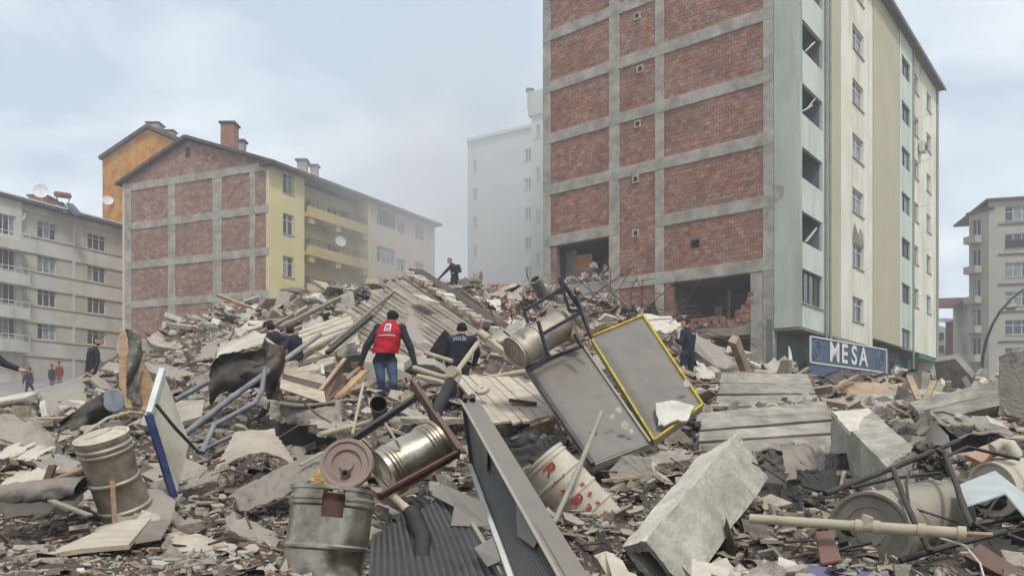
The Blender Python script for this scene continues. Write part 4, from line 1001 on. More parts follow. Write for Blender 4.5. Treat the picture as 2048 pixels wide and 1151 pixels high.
def scatter_things(kind, n, smin, smax, power, ms, lift=.2, flat=.6, **kw):
    px, Y, z, size = place(n, smin, smax, power, clear=True, **kw); Rm = rand_rot(len(px), flat); c = xyz(px, Y, z + size*rng.uniform(0, lift, len(px)))
    for i in range(len(px)):
        nm, lab, cat = LOOK[kind]; m = random.choice(ms)
        zn = next(t for f, t in ZONES if f(px[i], Y[i]))
        shade = {'rubble_plaster': 'pale ', 'rubble_dark_scrap': 'dark ', 'rubble_sheet': 'grey '}.get(m.name, '')
        o = bpy.data.objects.new(nm, shared(kind, random.randrange(len(VAR[kind])), m)); COL.objects.link(o)
        o.matrix_world = Matrix.Translation(c[i]) @ Matrix(Rm[i].tolist()).to_4x4() @ Matrix.Scale(float(size[i]), 4)
        rel = math.log(size[i] * F / Y[i] / smin) / math.log(smax / smin); steep = abs(Rm[i][2, 2]) < .72
        big = 'very large ' if rel > .75 else 'large ' if rel > .45 else '' if rel > .15 else 'smaller '
        tag(o, big + ('upended ' if steep else '') + shade + lab + ' ' + near_mark(px[i], Y[i]), cat, shade + cat + 's ' + near_mark(px[i], Y[i]))
scatter_things('chunk', 250, 28, 75, 2.3, [M_rc, M_rc, M_rp])
scatter_joined('slab_splinters', 'flake', 1900, 34, 80, 2.2, M_rc, lift=.4, flat=.5, label='middling grey slab splinters over the whole rubble field', cat='rubble')
scatter_things('flake', 430, 60, 180, 2.1, [M_rc, M_rc, M_rp, M_rs], lift=.22, flat=.55)
scatter_things('stick', 210, 90, 280, 2.0, [M_rw], lift=.06, flat=.97, yr=(4.6, 34))
scatter_things('sheet', 190, 50, 130, 2.4, [M_rs, M_rd, M_rd], lift=.25, flat=.5)
scatter_things('sheet', 60, 55, 140, 2.4, [M_rd], lift=.3, flat=.4, yr=(5.2, 10), pxr=(1460, 2080))
scatter_things('flake', 70, 50, 130, 2.1, [M_rc, M_rs, M_rs], lift=.4, flat=.4, yr=(6, 10), pxr=(1440, 2060))
scatter_things('brick', 110, 16, 24, 3, [M_rb], yr=(9, 38))
scatter_things('chunk', 95, 26, 52, 2.5, [M_rc, M_rp, M_rc], yr=(14, 32), pxr=(290, 640))
# rebar tangle on the mound under the brick wall
for j, (a0, b0, Y0) in enumerate(((1150, 1330, 29), (1080, 1300, 31), (1240, 1400, 27), (980, 1120, 24))):
    m = MB()
    for i in range(26):
        p = U(a0, b0); y_ = Y0 + U(-3, 3); q = ground_at(p, y_) + Vector((0, 0, .1)); pts = [q]; d = Vector((U(-1, 1), U(-.6, .6), U(.05, .6))).normalized()
        for k in range(9):
            d = (d + Vector((U(-.3, .3), U(-.3, .3), U(-.32, .12)))).normalized(); pts.append(pts[-1] + d*.26)
        m.tube(pts, .014, 5)
    o = m.build('rebar_tangle', M_redox)
    tag(o, ['rusty rebar tangle on the mound under the brick wall', 'bent rusty bars on the crest below the open room', 'rusty bars poking up behind the yellow edged panel', 'bent bars between the police officer and chimney pot'][j], 'rebar', kind='stuff')
# ================================================================== the things lying in and on the rubble
class Thing:
    def __init__(s, name, base, label, cat, group=None):
        s.e = empty(name, base); tag(s.e, label, cat, group)
    def add(s, mb, name, m, parent=None, label=None, **k):
        o = mb.build(name, m, **k); o.parent = parent or s.e
        o.location = (0, 0, 0) if parent else -s.e.location
        if label: o['label'] = label
        return o
    def put(s, me, name, m, parent=None):
        o = link(name, me, m); o.parent = parent or s.e; o.location = (0, 0, 0) if parent else -s.e.location
        return o
def single(mb, name, m, label, cat, group=None, **k):
    o = mb.build(name, m, **k)
    c = sum((v.co for v in o.data.vertices), Vector()) / len(o.data.vertices)
    o.data.transform(Matrix.Translation(-c)); o.location = c
    tag(o, label, cat, group); return o
def Q(*pts): return [P(*p) for p in pts]
def rough_plate(pts, th, sub=10, amp=.03, seed=0, wob=None):
    """plate with broken, uneven rim: outline is subdivided and jittered inside its plane"""
    rr = random.Random(seed); pts = [Vector(p) for p in pts]; out = []
    c = sum(pts, Vector()) / len(pts)
    for i, p in enumerate(pts):
        q = pts[(i + 1) % len(pts)]
        for k in range(sub):
            v = p.lerp(q, k / sub)
            if k or sub == 1: v = v + (v - c).normalized() * rr.uniform(-amp, amp * .5)
            out.append(v)
    return MB().plate(out, th)
def tank_profile(L_, r, ribs=(), dome=.04, rim=.012, lid=True):
    pr = [(dome * .4, .005), (dome * .35, r * .35), (dome * .5, r * .36), (dome * .5, r * .62), (dome * .3, r * .64), (dome * .3, r * .88), (0, r * .93), (-.012, r * .97), (-.012, r + rim), (.02, r + rim), (.025, r)] if lid else [(.0, r - .012), (-.006, r), (-.006, r + rim), (.02, r + rim), (.025, r)]
    for t in ribs:
        a = t * L_; pr += [(a - .022, r), (a - .008, r + .013), (a + .008, r + .013), (a + .022, r)]
    if len(ribs) or not lid:
        q = []
        for i_, (t, rr) in enumerate(pr):
            if q and t - q[-1][0] > .05:
                k = int((t - q[-1][0]) / .03); t0, r0 = q[-1]
                q += [(t0 + (t - t0) * j / k, r0 + (rr - r0) * j / k) for j in range(1, k)]
            q.append((t, rr))
        t0 = q[-1][0]; k = max(1, int((L_ - .03 - t0) / .03)); q += [(t0 + (L_ - .03 - t0) * j / k, r) for j in range(1, k + 1)]
        pr = q
    pr += [(L_ - .025, r), (L_ - .02, r + rim), (L_ + .008, r + rim), (L_ + .008, r * .95), (L_ - dome * .3, r * .88), (L_ - dome * .4, r * .3), (L_ - dome * .4, .005)]
    return pr
def dents(seed, n=5, amt=.05):
    rr = random.Random(seed); D = [(rr.uniform(0, .8), rr.uniform(0, 6.28), rr.uniform(.06, .16), rr.uniform(.5, 2.2)) for _ in range(n)]
    def f(t, a):
        q = 1.0
        for (t0, a0, w, h) in D:
            da = min(abs(a - a0), 6.283 - abs(a - a0))
            q -= amt * h * math.exp(-((t - t0) ** 2) / (w * w) - (da * da) / .35)
        return q
    return f
def crump(cx, cy, w, h, Y, seed, tilt=.5, amp=.12):
    """creased sheet: ridged noise gives folds, torn rim"""
    W, H = w * Y / F, h * Y / F; c = P(cx, cy, Y); k = 2.6 / max(W, H)
    def fn(u, v):
        x, z = (u - .5) * W, (.5 - v) * H
        q = Vector((x * k + seed, z * k, seed * .7))
        r1 = 1 - 2 * abs(mnoise.noise(q)); r2 = 1 - 2 * abs(mnoise.noise(q * 2.7 + Vector((5, 5, 5)))); r3 = mnoise.noise(q * 7)
        y = -(v - .5) * H * tilt * 2 + (r1 * .55 + r2 * .3 + r3 * .12) * amp * 1.6
        rim = max(abs(u - .5), abs(v - .5)) * 2; tear = (mnoise.noise(q * 5 + Vector((1, 8, 2))) * .10 * W) * max(0, rim - .6) * 2.5
        return c + Vector((x + r2 * amp * .4 + tear, y, z + r1 * amp * .7 + tear * .7))
    return MB().sheet(fn, 34, 26, .006)
def creased(fn0, amp=.05, k=3.0, seed=1):
    def fn(u, v):
        p = Vector(fn0(u, v)); q = p * k + Vector((seed, 0, 0)); r1 = 1 - 2 * abs(mnoise.noise(q)); r2 = 1 - 2 * abs(mnoise.noise(q * 2.6)); r3 = mnoise.noise(q * 6)
        return p + Vector((r2 * .3, r1 * .7 + r3 * .15, r2 * .5 + r1 * .3)) * amp
    return fn
def tank(label, p0, p1, r, m, ribs=(.12, .17, .5, .83, .88), seed=0, cap_mat=None, dent=.03, name='water_tank', lid=True, group=None):
    p0, p1 = Vector(p0), Vector(p1); L_ = (p1 - p0).length
    T = Thing(name, (p0 + p1) / 2, label, 'tank', group)
    pr = tank_profile(L_, r, ribs, lid=lid); k0 = 8 if lid else 0
    full = MB().lathe(p0, p1, pr[k0:-4], 44, squash=dents(seed, amt=dent))
    b = T.add(full, 'body', m, smooth=True)
    if lid: T.add(MB().lathe(p0, p1, pr[:9], 44), 'end_cap', cap_mat or m, smooth=True)
    T.add(MB().lathe(p0, p1, pr[-4:], 44), 'end_cap', cap_mat or m, smooth=True)
    a, bb, d = frame_of(p1 - p0)
    c = p0 + d * L_ * .55 + (a * .2 - bb * 0 + Vector((0, -1, .4))).normalized() * r
    return T

# ---- 1 the open barrel in front with its lid bent up
p0, p1 = P(668, 978, 5.25), P(640, 1215, 5.1)
T = Thing('open_barrel', p1, 'tall galvanised barrel in front with a square hole and peeled lid', 'barrel')
Lb_ = (p1 - p0).length; rb_ = .272
full = MB().lathe(p0, p1, tank_profile(Lb_, rb_, (.10, .14, .50, .76), lid=False)[:-4], 72, squash=dents(3, 6, .045))
def pix(v): return (CX + v[0] / v[1] * F, YH - (v[2] - CZ) / v[1] * F)
keep = []
for f in full.f:
    c = sum((Vector(full.v[i]) for i in f), Vector()) / len(f); q = pix(c)
    if c.y < 5.2 and 645 < q[0] < 688 and 978 < q[1] < 1032: continue
    keep.append(f)
full.f = keep; full.m = [0] * len(keep)
T.add(full, 'body', M_galv, smooth=True)
T.add(MB().lathe(p0, p1, [(.04, rb_ * .80), (Lb_ * .9, rb_ * .80), (Lb_ * .9, .01)], 40), 'inner_wall', M_redox, smooth=True)
lc = P(694, 930, 5.12); ln_ = Vector((-.08, -1, .22)).normalized(); la, lb2, _ = frame_of(ln_)
pr = [(0.02, .003), (.02, .045), (.0, .05), (0, .095), (.018, .105), (.018, .145), (.03, .155), (.03, .176), (0, .182), (-.012, .176), (-.012, .003)]
def lid_sq(t, a):
    return 1.0 if math.sin(a) > -.2 else 1.0 - .16 * (-math.sin(a) - .2)
lid = T.add(MB().lathe(lc, lc + ln_, pr, 44, squash=lid_sq), 'lid', mat('lid_paint', lin(150,132,124), lin(126,106,98), scale=5, rough=.6, dust=.4, dustc=DUST, stain=.4, stainc=lin(140,90,84), sscale=5), smooth=True)
T.add(MB().lathe(lc - lb2 * .06 + ln_ * .0, lc - lb2 * .06 + ln_, [(0, .03), (.035, .03), (.035, .018), (.01, .017), (.01, .002)], 18), 'bung', M_redox, lid, smooth=True)
single(MB().lathe(P(636, 985, 5.45), P(652, 925, 5.45), [(0, .01), (.02, .05), (.08, .065), (.16, .04), (.2, .01)], 12, squash=lambda t, a: 1 + .3 * math.sin(3 * a + 20 * t)), 'foam_lump', M_foam, 'lump of yellow foam behind the peeled barrel lid', 'foam', smooth=True)

# ---- 2 tank behind it, carried by a red rail
T = tank('shiny lying tank between the peeled barrel lid and the dark collector', P(768, 946, 6.1), P(874, 886, 6.35), .20, M_galv, ribs=(.1, .16, .8, .86), seed=5, dent=.045)
T.add(MB().tube([P(800, 895, 6.0), P(792, 880, 5.95), P(770, 845, 5.98)], .011, 6), 'pipe_stub', M_pvc)
single(MB().bar(P(758, 988, 5.75), P(914, 903, 6.15), .05, .02).bar(P(758, 994, 5.77), P(914, 909, 6.17), .012, .05), 'angle_rail', M_redox, 'red oxide angle rail lying across the shiny tank', 'steel rail')
# ---- 3 the numbered barrel
p0, p1 = P(1085, 917, 7.0), P(1212, 1062, 6.9)
T = tank('pale tilted barrel painted with red numbers in the centre foreground', p0, p1, .232, M_galvw, ribs=(.06, .27, .50, .73, .94), seed=8, dent=.03, name='numbered_barrel')
M_red = mat('red_stencil_paint', lin(158,62,48), lin(140,50,40), scale=9, rough=.8, stain=.3, stainc=lin(190,170,150), sscale=18)
ax = (p1 - p0).normalized(); vw = (Vector((0, 0, CZ)) - (p0 + p1) / 2); vw = (vw - ax * vw.dot(ax)).normalized(); sd_ = ax.cross(vw)
if sd_.z < 0: sd_ = -sd_
def wrap(me, t0, phi0, r, name):                 # text x runs along the axis, y round the barrel
    for v in me.vertices:
        x, y = v.co.x, v.co.y; an = phi0 + y / r
        v.co = p0 + ax * (t0 + x) + (vw * math.cos(an) + sd_ * math.sin(an)) * r
    T.put(me, name, M_red)
for i, ch in enumerate('R12834'): wrap(text_mesh(ch, .16, 'number', .003), .12 + i * .118, -.05, .2475, 'number')
def star_mesh(sz):
    m = MB(); pts = [(sz * (1 if k % 2 == 0 else .42) * math.sin(k * math.pi / 5), sz * (1 if k % 2 == 0 else .42) * math.cos(k * math.pi / 5), 0) for k in range(10)]
    m.add([(0, 0, 0)] + pts, [(0, (k + 1) % 10 + 1, k + 1) for k in range(10)]); return m.mesh('star')
for i in range(5): wrap(star_mesh(.03), .30 + i * .105, .52 - .02 * i, .2475, 'star')
# ---- 4 left barrel
T = tank('upright dusty barrel with white lid tilted at the left', P(203, 873, 6.2), P(258, 1036, 6.45), .20, M_galvd, ribs=(.10, .16, .50, .84), seed=2, cap_mat=M_creams, dent=.05, name='drum_barrel')
single(MB().tube([P(168, 866, 6.2), P(215, 835, 6.3), P(262, 823, 6.5), P(290, 828, 6.7), P(300, 840, 6.8)], .012, 7), 'bent_conduit', M_pvc, 'thin bent pale conduit arching over the white lidded barrel', 'pipe', smooth=True)
# ---- 5 tank in the navy stand
T = tank('dented tank held up in a navy tube stand beside the grey panel', P(1030, 706, 9.5), P(1140, 640, 9.9), .205, M_galvd, ribs=(.05, .36, .95), seed=12, dent=.06)
single(MB().lathe(P(1136, 640, 9.8), P(1156, 672, 9.7), [(0, .03), (.05, .09), (.15, .06), (.26, .08), (.33, .02)], 12, squash=lambda t, a: 1 + .35 * math.sin(2 * a + 25 * t)), 'foam_lump', M_insul, 'torn insulation hanging off the tank in the navy stand', 'insulation', smooth=True)
T = Thing('tube_stand', P(1100, 720, 9.5), 'navy steel tube stand around the dented tank', 'metal stand')
for a, b in (((1042, 603, 9.3), (1056, 646, 9.3)), ((1050, 620, 9.3), (1122, 578, 9.6)), ((1118, 556, 9.6), (1140, 624, 9.6)), ((1084, 668, 9.15), (1162, 624, 9.4)),
             ((1076, 642, 9.15), (1096, 712, 9.1)), ((1152, 592, 9.6), (1183, 676, 9.4)), ((1121, 560, 9.6), (1158, 612, 9.8)), ((1140, 620, 9.6), (1162, 622, 9.6)), ((1056, 742, 9.2), (1096, 712, 9.1)), ((1150, 668, 9.4), (1165, 694, 9.3))):
    T.add(MB().bar(P(*a), P(*b), .038), 'tube', M_navy)
T.add(MB().tube([P(1149, 575, 9.7), P(1155, 598, 9.7)], .01, 5), 'rod', M_iron)
single(MB().lathe(P(1086, 590, 13), P(1068, 556, 12.8), [(0, .09), (.02, .10), (.28, .10), (.30, .115), (.33, .115), (.33, .085), (.05, .08), (.05, .003)], 22), 'chimney_pot', M_tarp, 'grey pot poking up behind the navy stand', 'chimney pot', smooth=True)
# ---- 6 lying tank on the right
T = tank('big lying tank with round grey end under black bars on the right', P(1738, 1064, 5.45), P(1872, 1028, 6.35), .278, mat('beige_tank_enamel', lin(156,149,135), lin(122,115,102), scale=4, rough=.5, metal=.3, dust=.5, dustc=lin(180,172,156), stain=.4, stainc=lin(120,108,92), sscale=4), ribs=(.08, .95), seed=21, dent=.02)
# ---- 7 tank cut by the frame
tank('pinkish beige tank cut off by the right edge of the picture', P(1985, 978, 6.7), P(2150, 950, 7.0), .23, M_galvw, ribs=(.1,), seed=22, dent=.02)

# ---- 8, 9 collector panels
def panel(name, label, c, th, face, edge, bars, bm_, back=None):
    T = Thing(name, (c[2] + c[3]) / 2, label, 'solar panel')
    T.add(MB().plate(c, th), 'collector_box', edge)
    n = (c[1] - c[0]).cross(c[3] - c[0]).normalized()
    if n.y > 0: n = -n
    e = [c[i] + n * .004 + ((c[(i + 2) % 4] - c[i]).normalized() * .02) for i in range(4)]
    def warp(u, v):
        p = e[0].lerp(e[1], u).lerp(e[3].lerp(e[2], u), v); q = p * 1.7
        return p + n * (.034 * min(1, 8 * min(u, 1 - u), 8 * min(v, 1 - v)) + .010 * mnoise.noise(q) + .003 * mnoise.noise(q * 4))
    T.add(MB().sheet(warp, 24, 36, .002), 'cover_sheet', face, smooth=True)
    for i in bars:
        a, b = c[i] + n * .022, c[(i + 1) % 4] + n * .022
        T.add(MB().bar(a, b, .028, .028, up=n), 'edge_strip', bm_)
    return T, n
c8 = Q((1181, 676, 10.3), (1286, 633, 10.6), (1405, 811, 9.0), (1308, 882, 8.7))
T8, n8 = panel('collector_panel', 'grey collector panel with bright yellow edges leaning on the rubble', c8, .09, M_panel, M_alu, (0, 1, 2, 3), M_yelfr)
c9 = Q((1053, 736, 9.7), (1166, 693, 10.0), (1300, 886, 8.3), (1186, 930, 8.0))
T9, n9 = panel('collector_panel', 'plain grey collector panel left of the yellow edged one', c9, .09, M_panel, M_alu, (1,), M_alu)
T9.add(MB().bar(c9[0] + n9 * .01, c9[3] + n9 * .01, .045, .05, up=n9), 'edge_strip', M_navy)
T9.add(MB().bar(c9[0] + n9 * .01, c9[1] + n9 * .01, .035, .04, up=n9), 'edge_strip', M_navy)
single(rough_plate([q + n8 * .05 for q in Q((1311, 812, 8.98), (1345, 806, 9.0), (1390, 818, 8.95), (1372, 848, 8.75), (1352, 846, 8.8), (1328, 857, 8.75), (1316, 856, 8.78))], .03, 4, .02, 5), 'plaster_fragment', M_rp, 'pale plaster piece stuck on the lower end of the yellow edged panel', 'plaster fragment')
for i, (px, py, r_) in enumerate(((1250, 868, .05), (1238, 838, .035), (1262, 880, .03), (1225, 850, .03), (1372, 782, .05))):
    Y_ = 8.35 if px < 1300 else 9.1
    n_ = n9 if px < 1300 else n8
    single(rough_plate([P(px, py, Y_) + n_ * .12 + Vector((math.cos(a) * r_, 0, math.sin(a) * r_)) for a in np.linspace(0, 5.2, 6)], .015, 2, .01, i), 'plaster_fragment', M_rp,
           ['pale plaster crumb near the bottom of the plain panel', 'small plaster crumb in the middle of the plain panel', 'plaster crumb at the right corner of the plain panel', 'plaster crumb left of the others on the plain panel', 'plaster crumb on the right edge of the yellow edged panel'][i], 'plaster fragment')
single(MB().tube(Q((1108, 1045, 6.0), (1160, 930, 6.6), (1203, 824, 7.2)), .022, 10).tube(Q((1186, 866, 6.98), (1189, 860, 7.0)), .034, 10), 'steel_pole', M_alu, 'slanting grey pole in front of the numbered barrel', 'pole', smooth=True)

# ---- 11 the dark collector in the foreground
A, B_, Cc, D = P(922, 800, 6.2), P(1140, 1190, 3.75), P(1034, 1190, 4.05), P(940, 930, 6.3)
T = Thing('collector_panel', P(1000, 1150, 4.5), 'black ribbed collector standing on edge in the centre foreground', 'solar panel')
nn = (B_ - A).cross(D - A).normalized()
if nn.x > 0: nn = -nn
wd = (P(957, 798, 6.3) - A)                       # thickness of the box, towards the right
T.add(MB().add([A, B_, B_ + wd * 1.02, A + wd, D, Cc, Cc + wd, D + wd], [(0,1,2,3),(7,6,5,4),(3,2,6,7),(0,3,7,4),(1,5,6,2)]), 'collector_box', M_panel)
def ab(u, v):
    p = A.lerp(B_, u).lerp(D.lerp(Cc, u), .03 + .94 * v); return p - nn * (.035 + .010 * math.sin(v * 2 * math.pi * 14))
T.add(MB().sheet(ab, 6, 112), 'absorber', M_black, smooth=True)
T.add(MB().bar(D, Cc, .035, .03, up=nn), 'edge_strip', M_trim)
T.add(MB().bar(A + nn * .002, B_ + nn * .002, .012, .02, up=nn), 'edge_strip', M_alu)
def on(u, v, o=.02): return A.lerp(B_, u).lerp(D.lerp(Cc, u), v) + nn * o
for i, pts in enumerate((((.14, .03), (.34, .03), (.36, .42), (.28, .5)), ((.62, .02), (.80, .02), (.82, .22), (.74, .45)))):
    T.add(MB().plate([on(u, v, -.006) for u, v in pts], .004), 'glass_shard', M_panel)
T.add(MB().tube(Q((930, 800, 6.15), (930, 792, 6.2)), .022, 8).tube(Q((945, 800, 6.2), (945, 791, 6.25)), .026, 8), 'pipe_ends', M_char)
# ---- 12 the broken collector lying in front
def ab2(u, v):
    a = P(745, 1072, 4.95).lerp(P(905, 985, 5.5), u); b = P(735, 1190, 4.35).lerp(P(1015, 1190, 4.4), u)
    p = a.lerp(b, v); return p + Vector((0, 0, .03 * math.sin(v * 3.1) + .008 * math.sin(u * 2 * math.pi * 17 + 1.2 * v)))
T = Thing('broken_collector', P(880, 1130, 4.7), 'torn black ribbed collector lying in front of the open barrel', 'solar panel')
T.add(MB().sheet(ab2, 136, 10, .006), 'absorber', M_black, smooth=True)
T.add(MB().plate(Q((862, 988, 5.38), (884, 966, 5.5), (972, 1005, 5.2), (978, 1052, 5.0), (902, 1050, 5.0), (908, 1012, 5.15)), .006), 'glass_shard', M_panel)
T.add(MB().plate(Q((948, 1095, 4.6), (985, 1072, 4.7), (1002, 1120, 4.5), (975, 1132, 4.5)), .006), 'glass_shard', M_panel)
T.add(MB().bar(P(905, 983, 5.5), P(1010, 1160, 4.4), .03, .04), 'edge_strip', M_alu)
single(MB().lathe(P(790, 995, 5.15), P(822, 1025, 5.05), [(0, .002), (0, .026), (.10, .026), (.10, .03), (.15, .03), (.15, .002)], 18), 'pipe_sleeve', M_pvc, 'short beige pipe sleeve above the torn black collector', 'pipe', smooth=True)
single(MB().tube(Q((822, 1022, 5.05), (846, 1075, 4.85), (842, 1160, 4.6)), .055, 12), 'black_hose', M_blk, 'thick black hose hanging over the torn black collector', 'hose', smooth=True)
# ---- 13 stove pipe, irons
single(MB().lathe(P(757, 808, 8.5), P(762, 838, 9.6), [(0, .082), (-.01, .092), (.0, .096), (.05, .092), (1.1, .09), (1.1, .08), (.05, .08)], 26), 'stove_pipe', M_char, 'open ended dark stove pipe at the climbers feet', 'pipe', smooth=True)
single(MB().bar(P(692, 882, 7.3), P(838, 786, 8.3), .065, .02).bar(P(692, 890, 7.32), P(838, 792, 8.32), .015, .06), 'steel_angle', M_iron, 'dark steel angle running up below the stove pipe', 'steel angle')
single(MB().bar(P(822, 764, 8.4), P(918, 908, 6.5), .02, .09).bar(P(828, 764, 8.4), P(926, 905, 6.5), .06, .015), 'steel_angle', M_redox, 'red oxide steel angle pointing up beside the black pipe', 'steel angle')
T = Thing('black_pipe', P(872, 828, 7.6), 'thick black pipe with pale elbow in front of the police officer', 'pipe')
T.add(MB().tube(Q((868, 832, 7.5), (905, 758, 8.0)), .062, 16), 'pipe_body', M_blk, smooth=True)
T.add(MB().tube(Q((902, 765, 7.97), (910, 748, 8.05)), .074, 16).tube(Q((913, 745, 8.05), (902, 742, 7.9)), [.06, .06], 16), 'elbow', M_pvc, smooth=True)
T.add(MB().tube(Q((914, 742, 8.1), (955, 686, 8.4)), .028, 10), 'thin_pipe', M_pvc, smooth=True)

# ---- 14 the plank platform
T = Thing('plank_deck', P(1020, 850, 10), 'pale plank platform tilted between the police officer and numbered barrel', 'plank deck')
k0, k1, k2, k3 = Q((902, 748, 11.4), (1050, 752, 11.8), (1148, 822, 9.8), (986, 850, 9.2))
npl = 9
for i in range(npl):
    a, b = i / npl + .003, (i + 1) / npl - .004; e = U(-.03, .03); u0 = U(0, .05) if i < 7 else U(0, .3)
    q = [k0.lerp(k1, a).lerp(k3.lerp(k2, a), u0), k0.lerp(k1, b).lerp(k3.lerp(k2, b), u0 + U(-.02, .02)), k0.lerp(k1, b).lerp(k3.lerp(k2, b), 1 + e), k0.lerp(k1, a).lerp(k3.lerp(k2, a), 1 + e + U(-.02, .02))]
    q = [v + Vector((0, 0, U(-.01, .012))) for v in q]
    T.add(MB().plate(q, .03), 'plank', M_woodp)
T.add(MB().bar(k3 + Vector((.05, .1, -.07)), k2 + Vector((-.5, .1, -.06)), .05, .09), 'joist', M_char)  # charcoal puts the shade under the front edge into this bar's colour
T.add(MB().bar(k3 + Vector((.4, .5, -.07)), k2 + Vector((0, .3, -.06)), .05, .07), 'joist', M_wood)
T.add(MB().bar(P(1010, 930, 8.6), P(1085, 862, 9.6), .05), 'prop', M_woodg); T.add(MB().bar(P(1078, 925, 8.8), P(1072, 868, 9.6), .06), 'prop', M_woodg)
single(MB().bar(P(1020, 800, 10.1), P(1072, 807, 10.0), .09, .05), 'brown_batten', M_redox, 'short red brown batten on the plank platform', 'batten')
single(MB().lathe(P(966, 782, 10.0), P(962, 770, 9.95), [(0, .003), (0, .09), (.03, .1), (.05, .09), (.05, .03), (.03, .02), (.03, .003)], 24), 'wooden_disc', M_woodp, 'round pale disc standing on the plank platform', 'disc', smooth=True)

# ---- 15 hollow concrete box
def hollow_box(T1, R1, U1, T2, R2, U2, wall, name, label, m, cat):
    B1, B2 = U1 + R1 - T1, U2 + R2 - T2
    far, near = [T1, R1, B1, U1], [T2, R2, B2, U2]; cn = sum(near, Vector()) / 4; cf = sum(far, Vector()) / 4
    inn = [p + (cn - p).normalized() * wall * 1.6 for p in near]; inf = [q.lerp(f, .75) for q, f in zip(inn, [p + (cf - p).normalized() * wall * 1.6 for p in far])]
    mb = MB().add(far + near + inn + inf, [(0,1,2,3),(0,4,5,1),(1,5,6,2),(2,6,7,3),(3,7,4,0)] + [(4+i, 4+(i+1)%4, 8+(i+1)%4, 8+i) for i in range(4)] + [(8+i, 8+(i+1)%4, 12+(i+1)%4, 12+i) for i in range(4)] + [(12,13,14,15)])
    return mb
M_palef = mat('pale_box_face', lin(216,210,196), lin(190,182,166), scale=4, bump=.5, bscale=30, stain=.5, stainc=lin(150,138,120), sscale=3)
mb1 = hollow_box(P(1475, 866, 6.9), P(1536, 956, 6.84), P(1396, 914, 7.08), P(1291, 1080, 5.35), P(1375, 1182, 5.25), P(1243, 1092, 5.5), .05, '', '', None, '')
def chip(mb, name, m, label, cat, cuts=3, amp=.02, seed=0, paint=None):
    me = mb.mesh(name); bm = bmesh.new(); bm.from_mesh(me); bmesh.ops.recalc_face_normals(bm, faces=bm.faces[:])
    bmesh.ops.subdivide_edges(bm, edges=bm.edges[:], cuts=cuts, use_grid_fill=True)
    bm.normal_update()
    for v in bm.verts:
        sharp = any(len(e.link_faces) == 2 and e.calc_face_angle(0) > .6 for e in v.link_edges)
        a = amp * (3.0 if sharp else .2); q = v.co * (22 if sharp else 7) + Vector((seed * 3.1, 0, 0))
        v.co += Vector((mnoise.noise(q), mnoise.noise(q + Vector((7, 1, 3))), mnoise.noise(q + Vector((2, 9, 5))))) * a
    if paint:                                       # faces along the given normal take the paler second material
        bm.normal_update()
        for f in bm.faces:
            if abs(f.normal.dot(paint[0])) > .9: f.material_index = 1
    bm.to_mesh(me); bm.free(); me.materials.append(m)
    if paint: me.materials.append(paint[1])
    o = link(name, me); c = sum((v.co for v in me.vertices), Vector()) / len(me.vertices); me.transform(Matrix.Translation(-c)); o.location = c
    tag(o, label, cat); return o
chip(mb1, 'concrete_duct', M_concl, 'large pale hollow concrete box tilted up in the right foreground', 'concrete block', 14, .005, 1, paint=((P(1291, 1080, 5.35) - P(1475, 866, 6.9)).cross(P(1396, 914, 7.08) - P(1475, 866, 6.9)).normalized() * -1, M_palef))
# ---- 16 beam on the right
tA, tB, tC, tD = P(1664, 822, 9.4), P(1738, 816, 9.5), P(1828, 897, 7.5), P(1774, 932, 7.3)
dn_ = Vector((.02, .12, -.52))
mb2 = MB().add([tA, tB, tC, tD, tA + dn_, tB + dn_, tC + dn_, tD + dn_], [(0,1,2,3),(7,6,5,4),(0,3,7,4),(3,2,6,7),(2,1,5,6),(1,0,4,5)])
chip(mb2, 'concrete_beam', M_concl, 'pale speckled concrete beam sloping down beside the board marked wall', 'concrete beam', 12, .006, 2)
single(rough_plate(Q((1664, 822, 9.35), (1738, 815, 9.45), (1752, 832, 9.1), (1715, 860, 8.5), (1700, 862, 8.5)), .05, 5, .03, 4), 'slab_fragment', M_rp, 'thin pale slab piece on top of the speckled beam', 'slab fragment')

# ---- 17 board marked walls: every board course is a piece
def board_wall(label, c, n, th, m, name='board_marked_slab'):
    T = Thing(name, (c[2] + c[3]) / 2, label, 'concrete slab')
    nn = (c[1] - c[0]).cross(c[3] - c[0]).normalized()
    if nn.y > 0: nn = -nn
    for i in range(n):
        a, b = i / n + .004, (i + 1) / n - .022; l0, l1 = U(-.015, .02), U(-.02, .02)
        q = [c[0].lerp(c[3], a).lerp(c[1].lerp(c[2], a), l0), c[0].lerp(c[3], a).lerp(c[1].lerp(c[2], a), 1 + l1), c[0].lerp(c[3], b).lerp(c[1].lerp(c[2], b), 1 + l1), c[0].lerp(c[3], b).lerp(c[1].lerp(c[2], b), l0)]
        o = nn * U(-.05, .03); q = [v + o + nn * U(-.015, .015) for v in q]
        mbx = rough_plate(q, th, 7, .014, i)
        T.add(mbx, 'board', m)
    T.add(MB().plate([c[i] - nn * (th * .6) + (c[(i+2)%4] - c[i]) * .03 for i in range(4)], th * 1.5), 'core', M_concd)
    return T
board_wall('upper board marked concrete wall piece right of the police officer', Q((1446, 741, 15.0), (1612, 746, 15.3), (1642, 806, 14.6), (1426, 812, 14.2)), 3, .10, M_bmc)
board_wall('lower wide board marked concrete wall piece behind the hollow box', Q((1398, 822, 11.4), (1655, 798, 12.0), (1708, 945, 10.2), (1396, 955, 10.0)), 6, .10, M_bmc)
board_wall('board marked panel behind the speckled beam', Q((1650, 795, 14.5), (1860, 772, 15), (1880, 835, 13.6), (1668, 842, 13.6)), 3, .08, M_bmc)
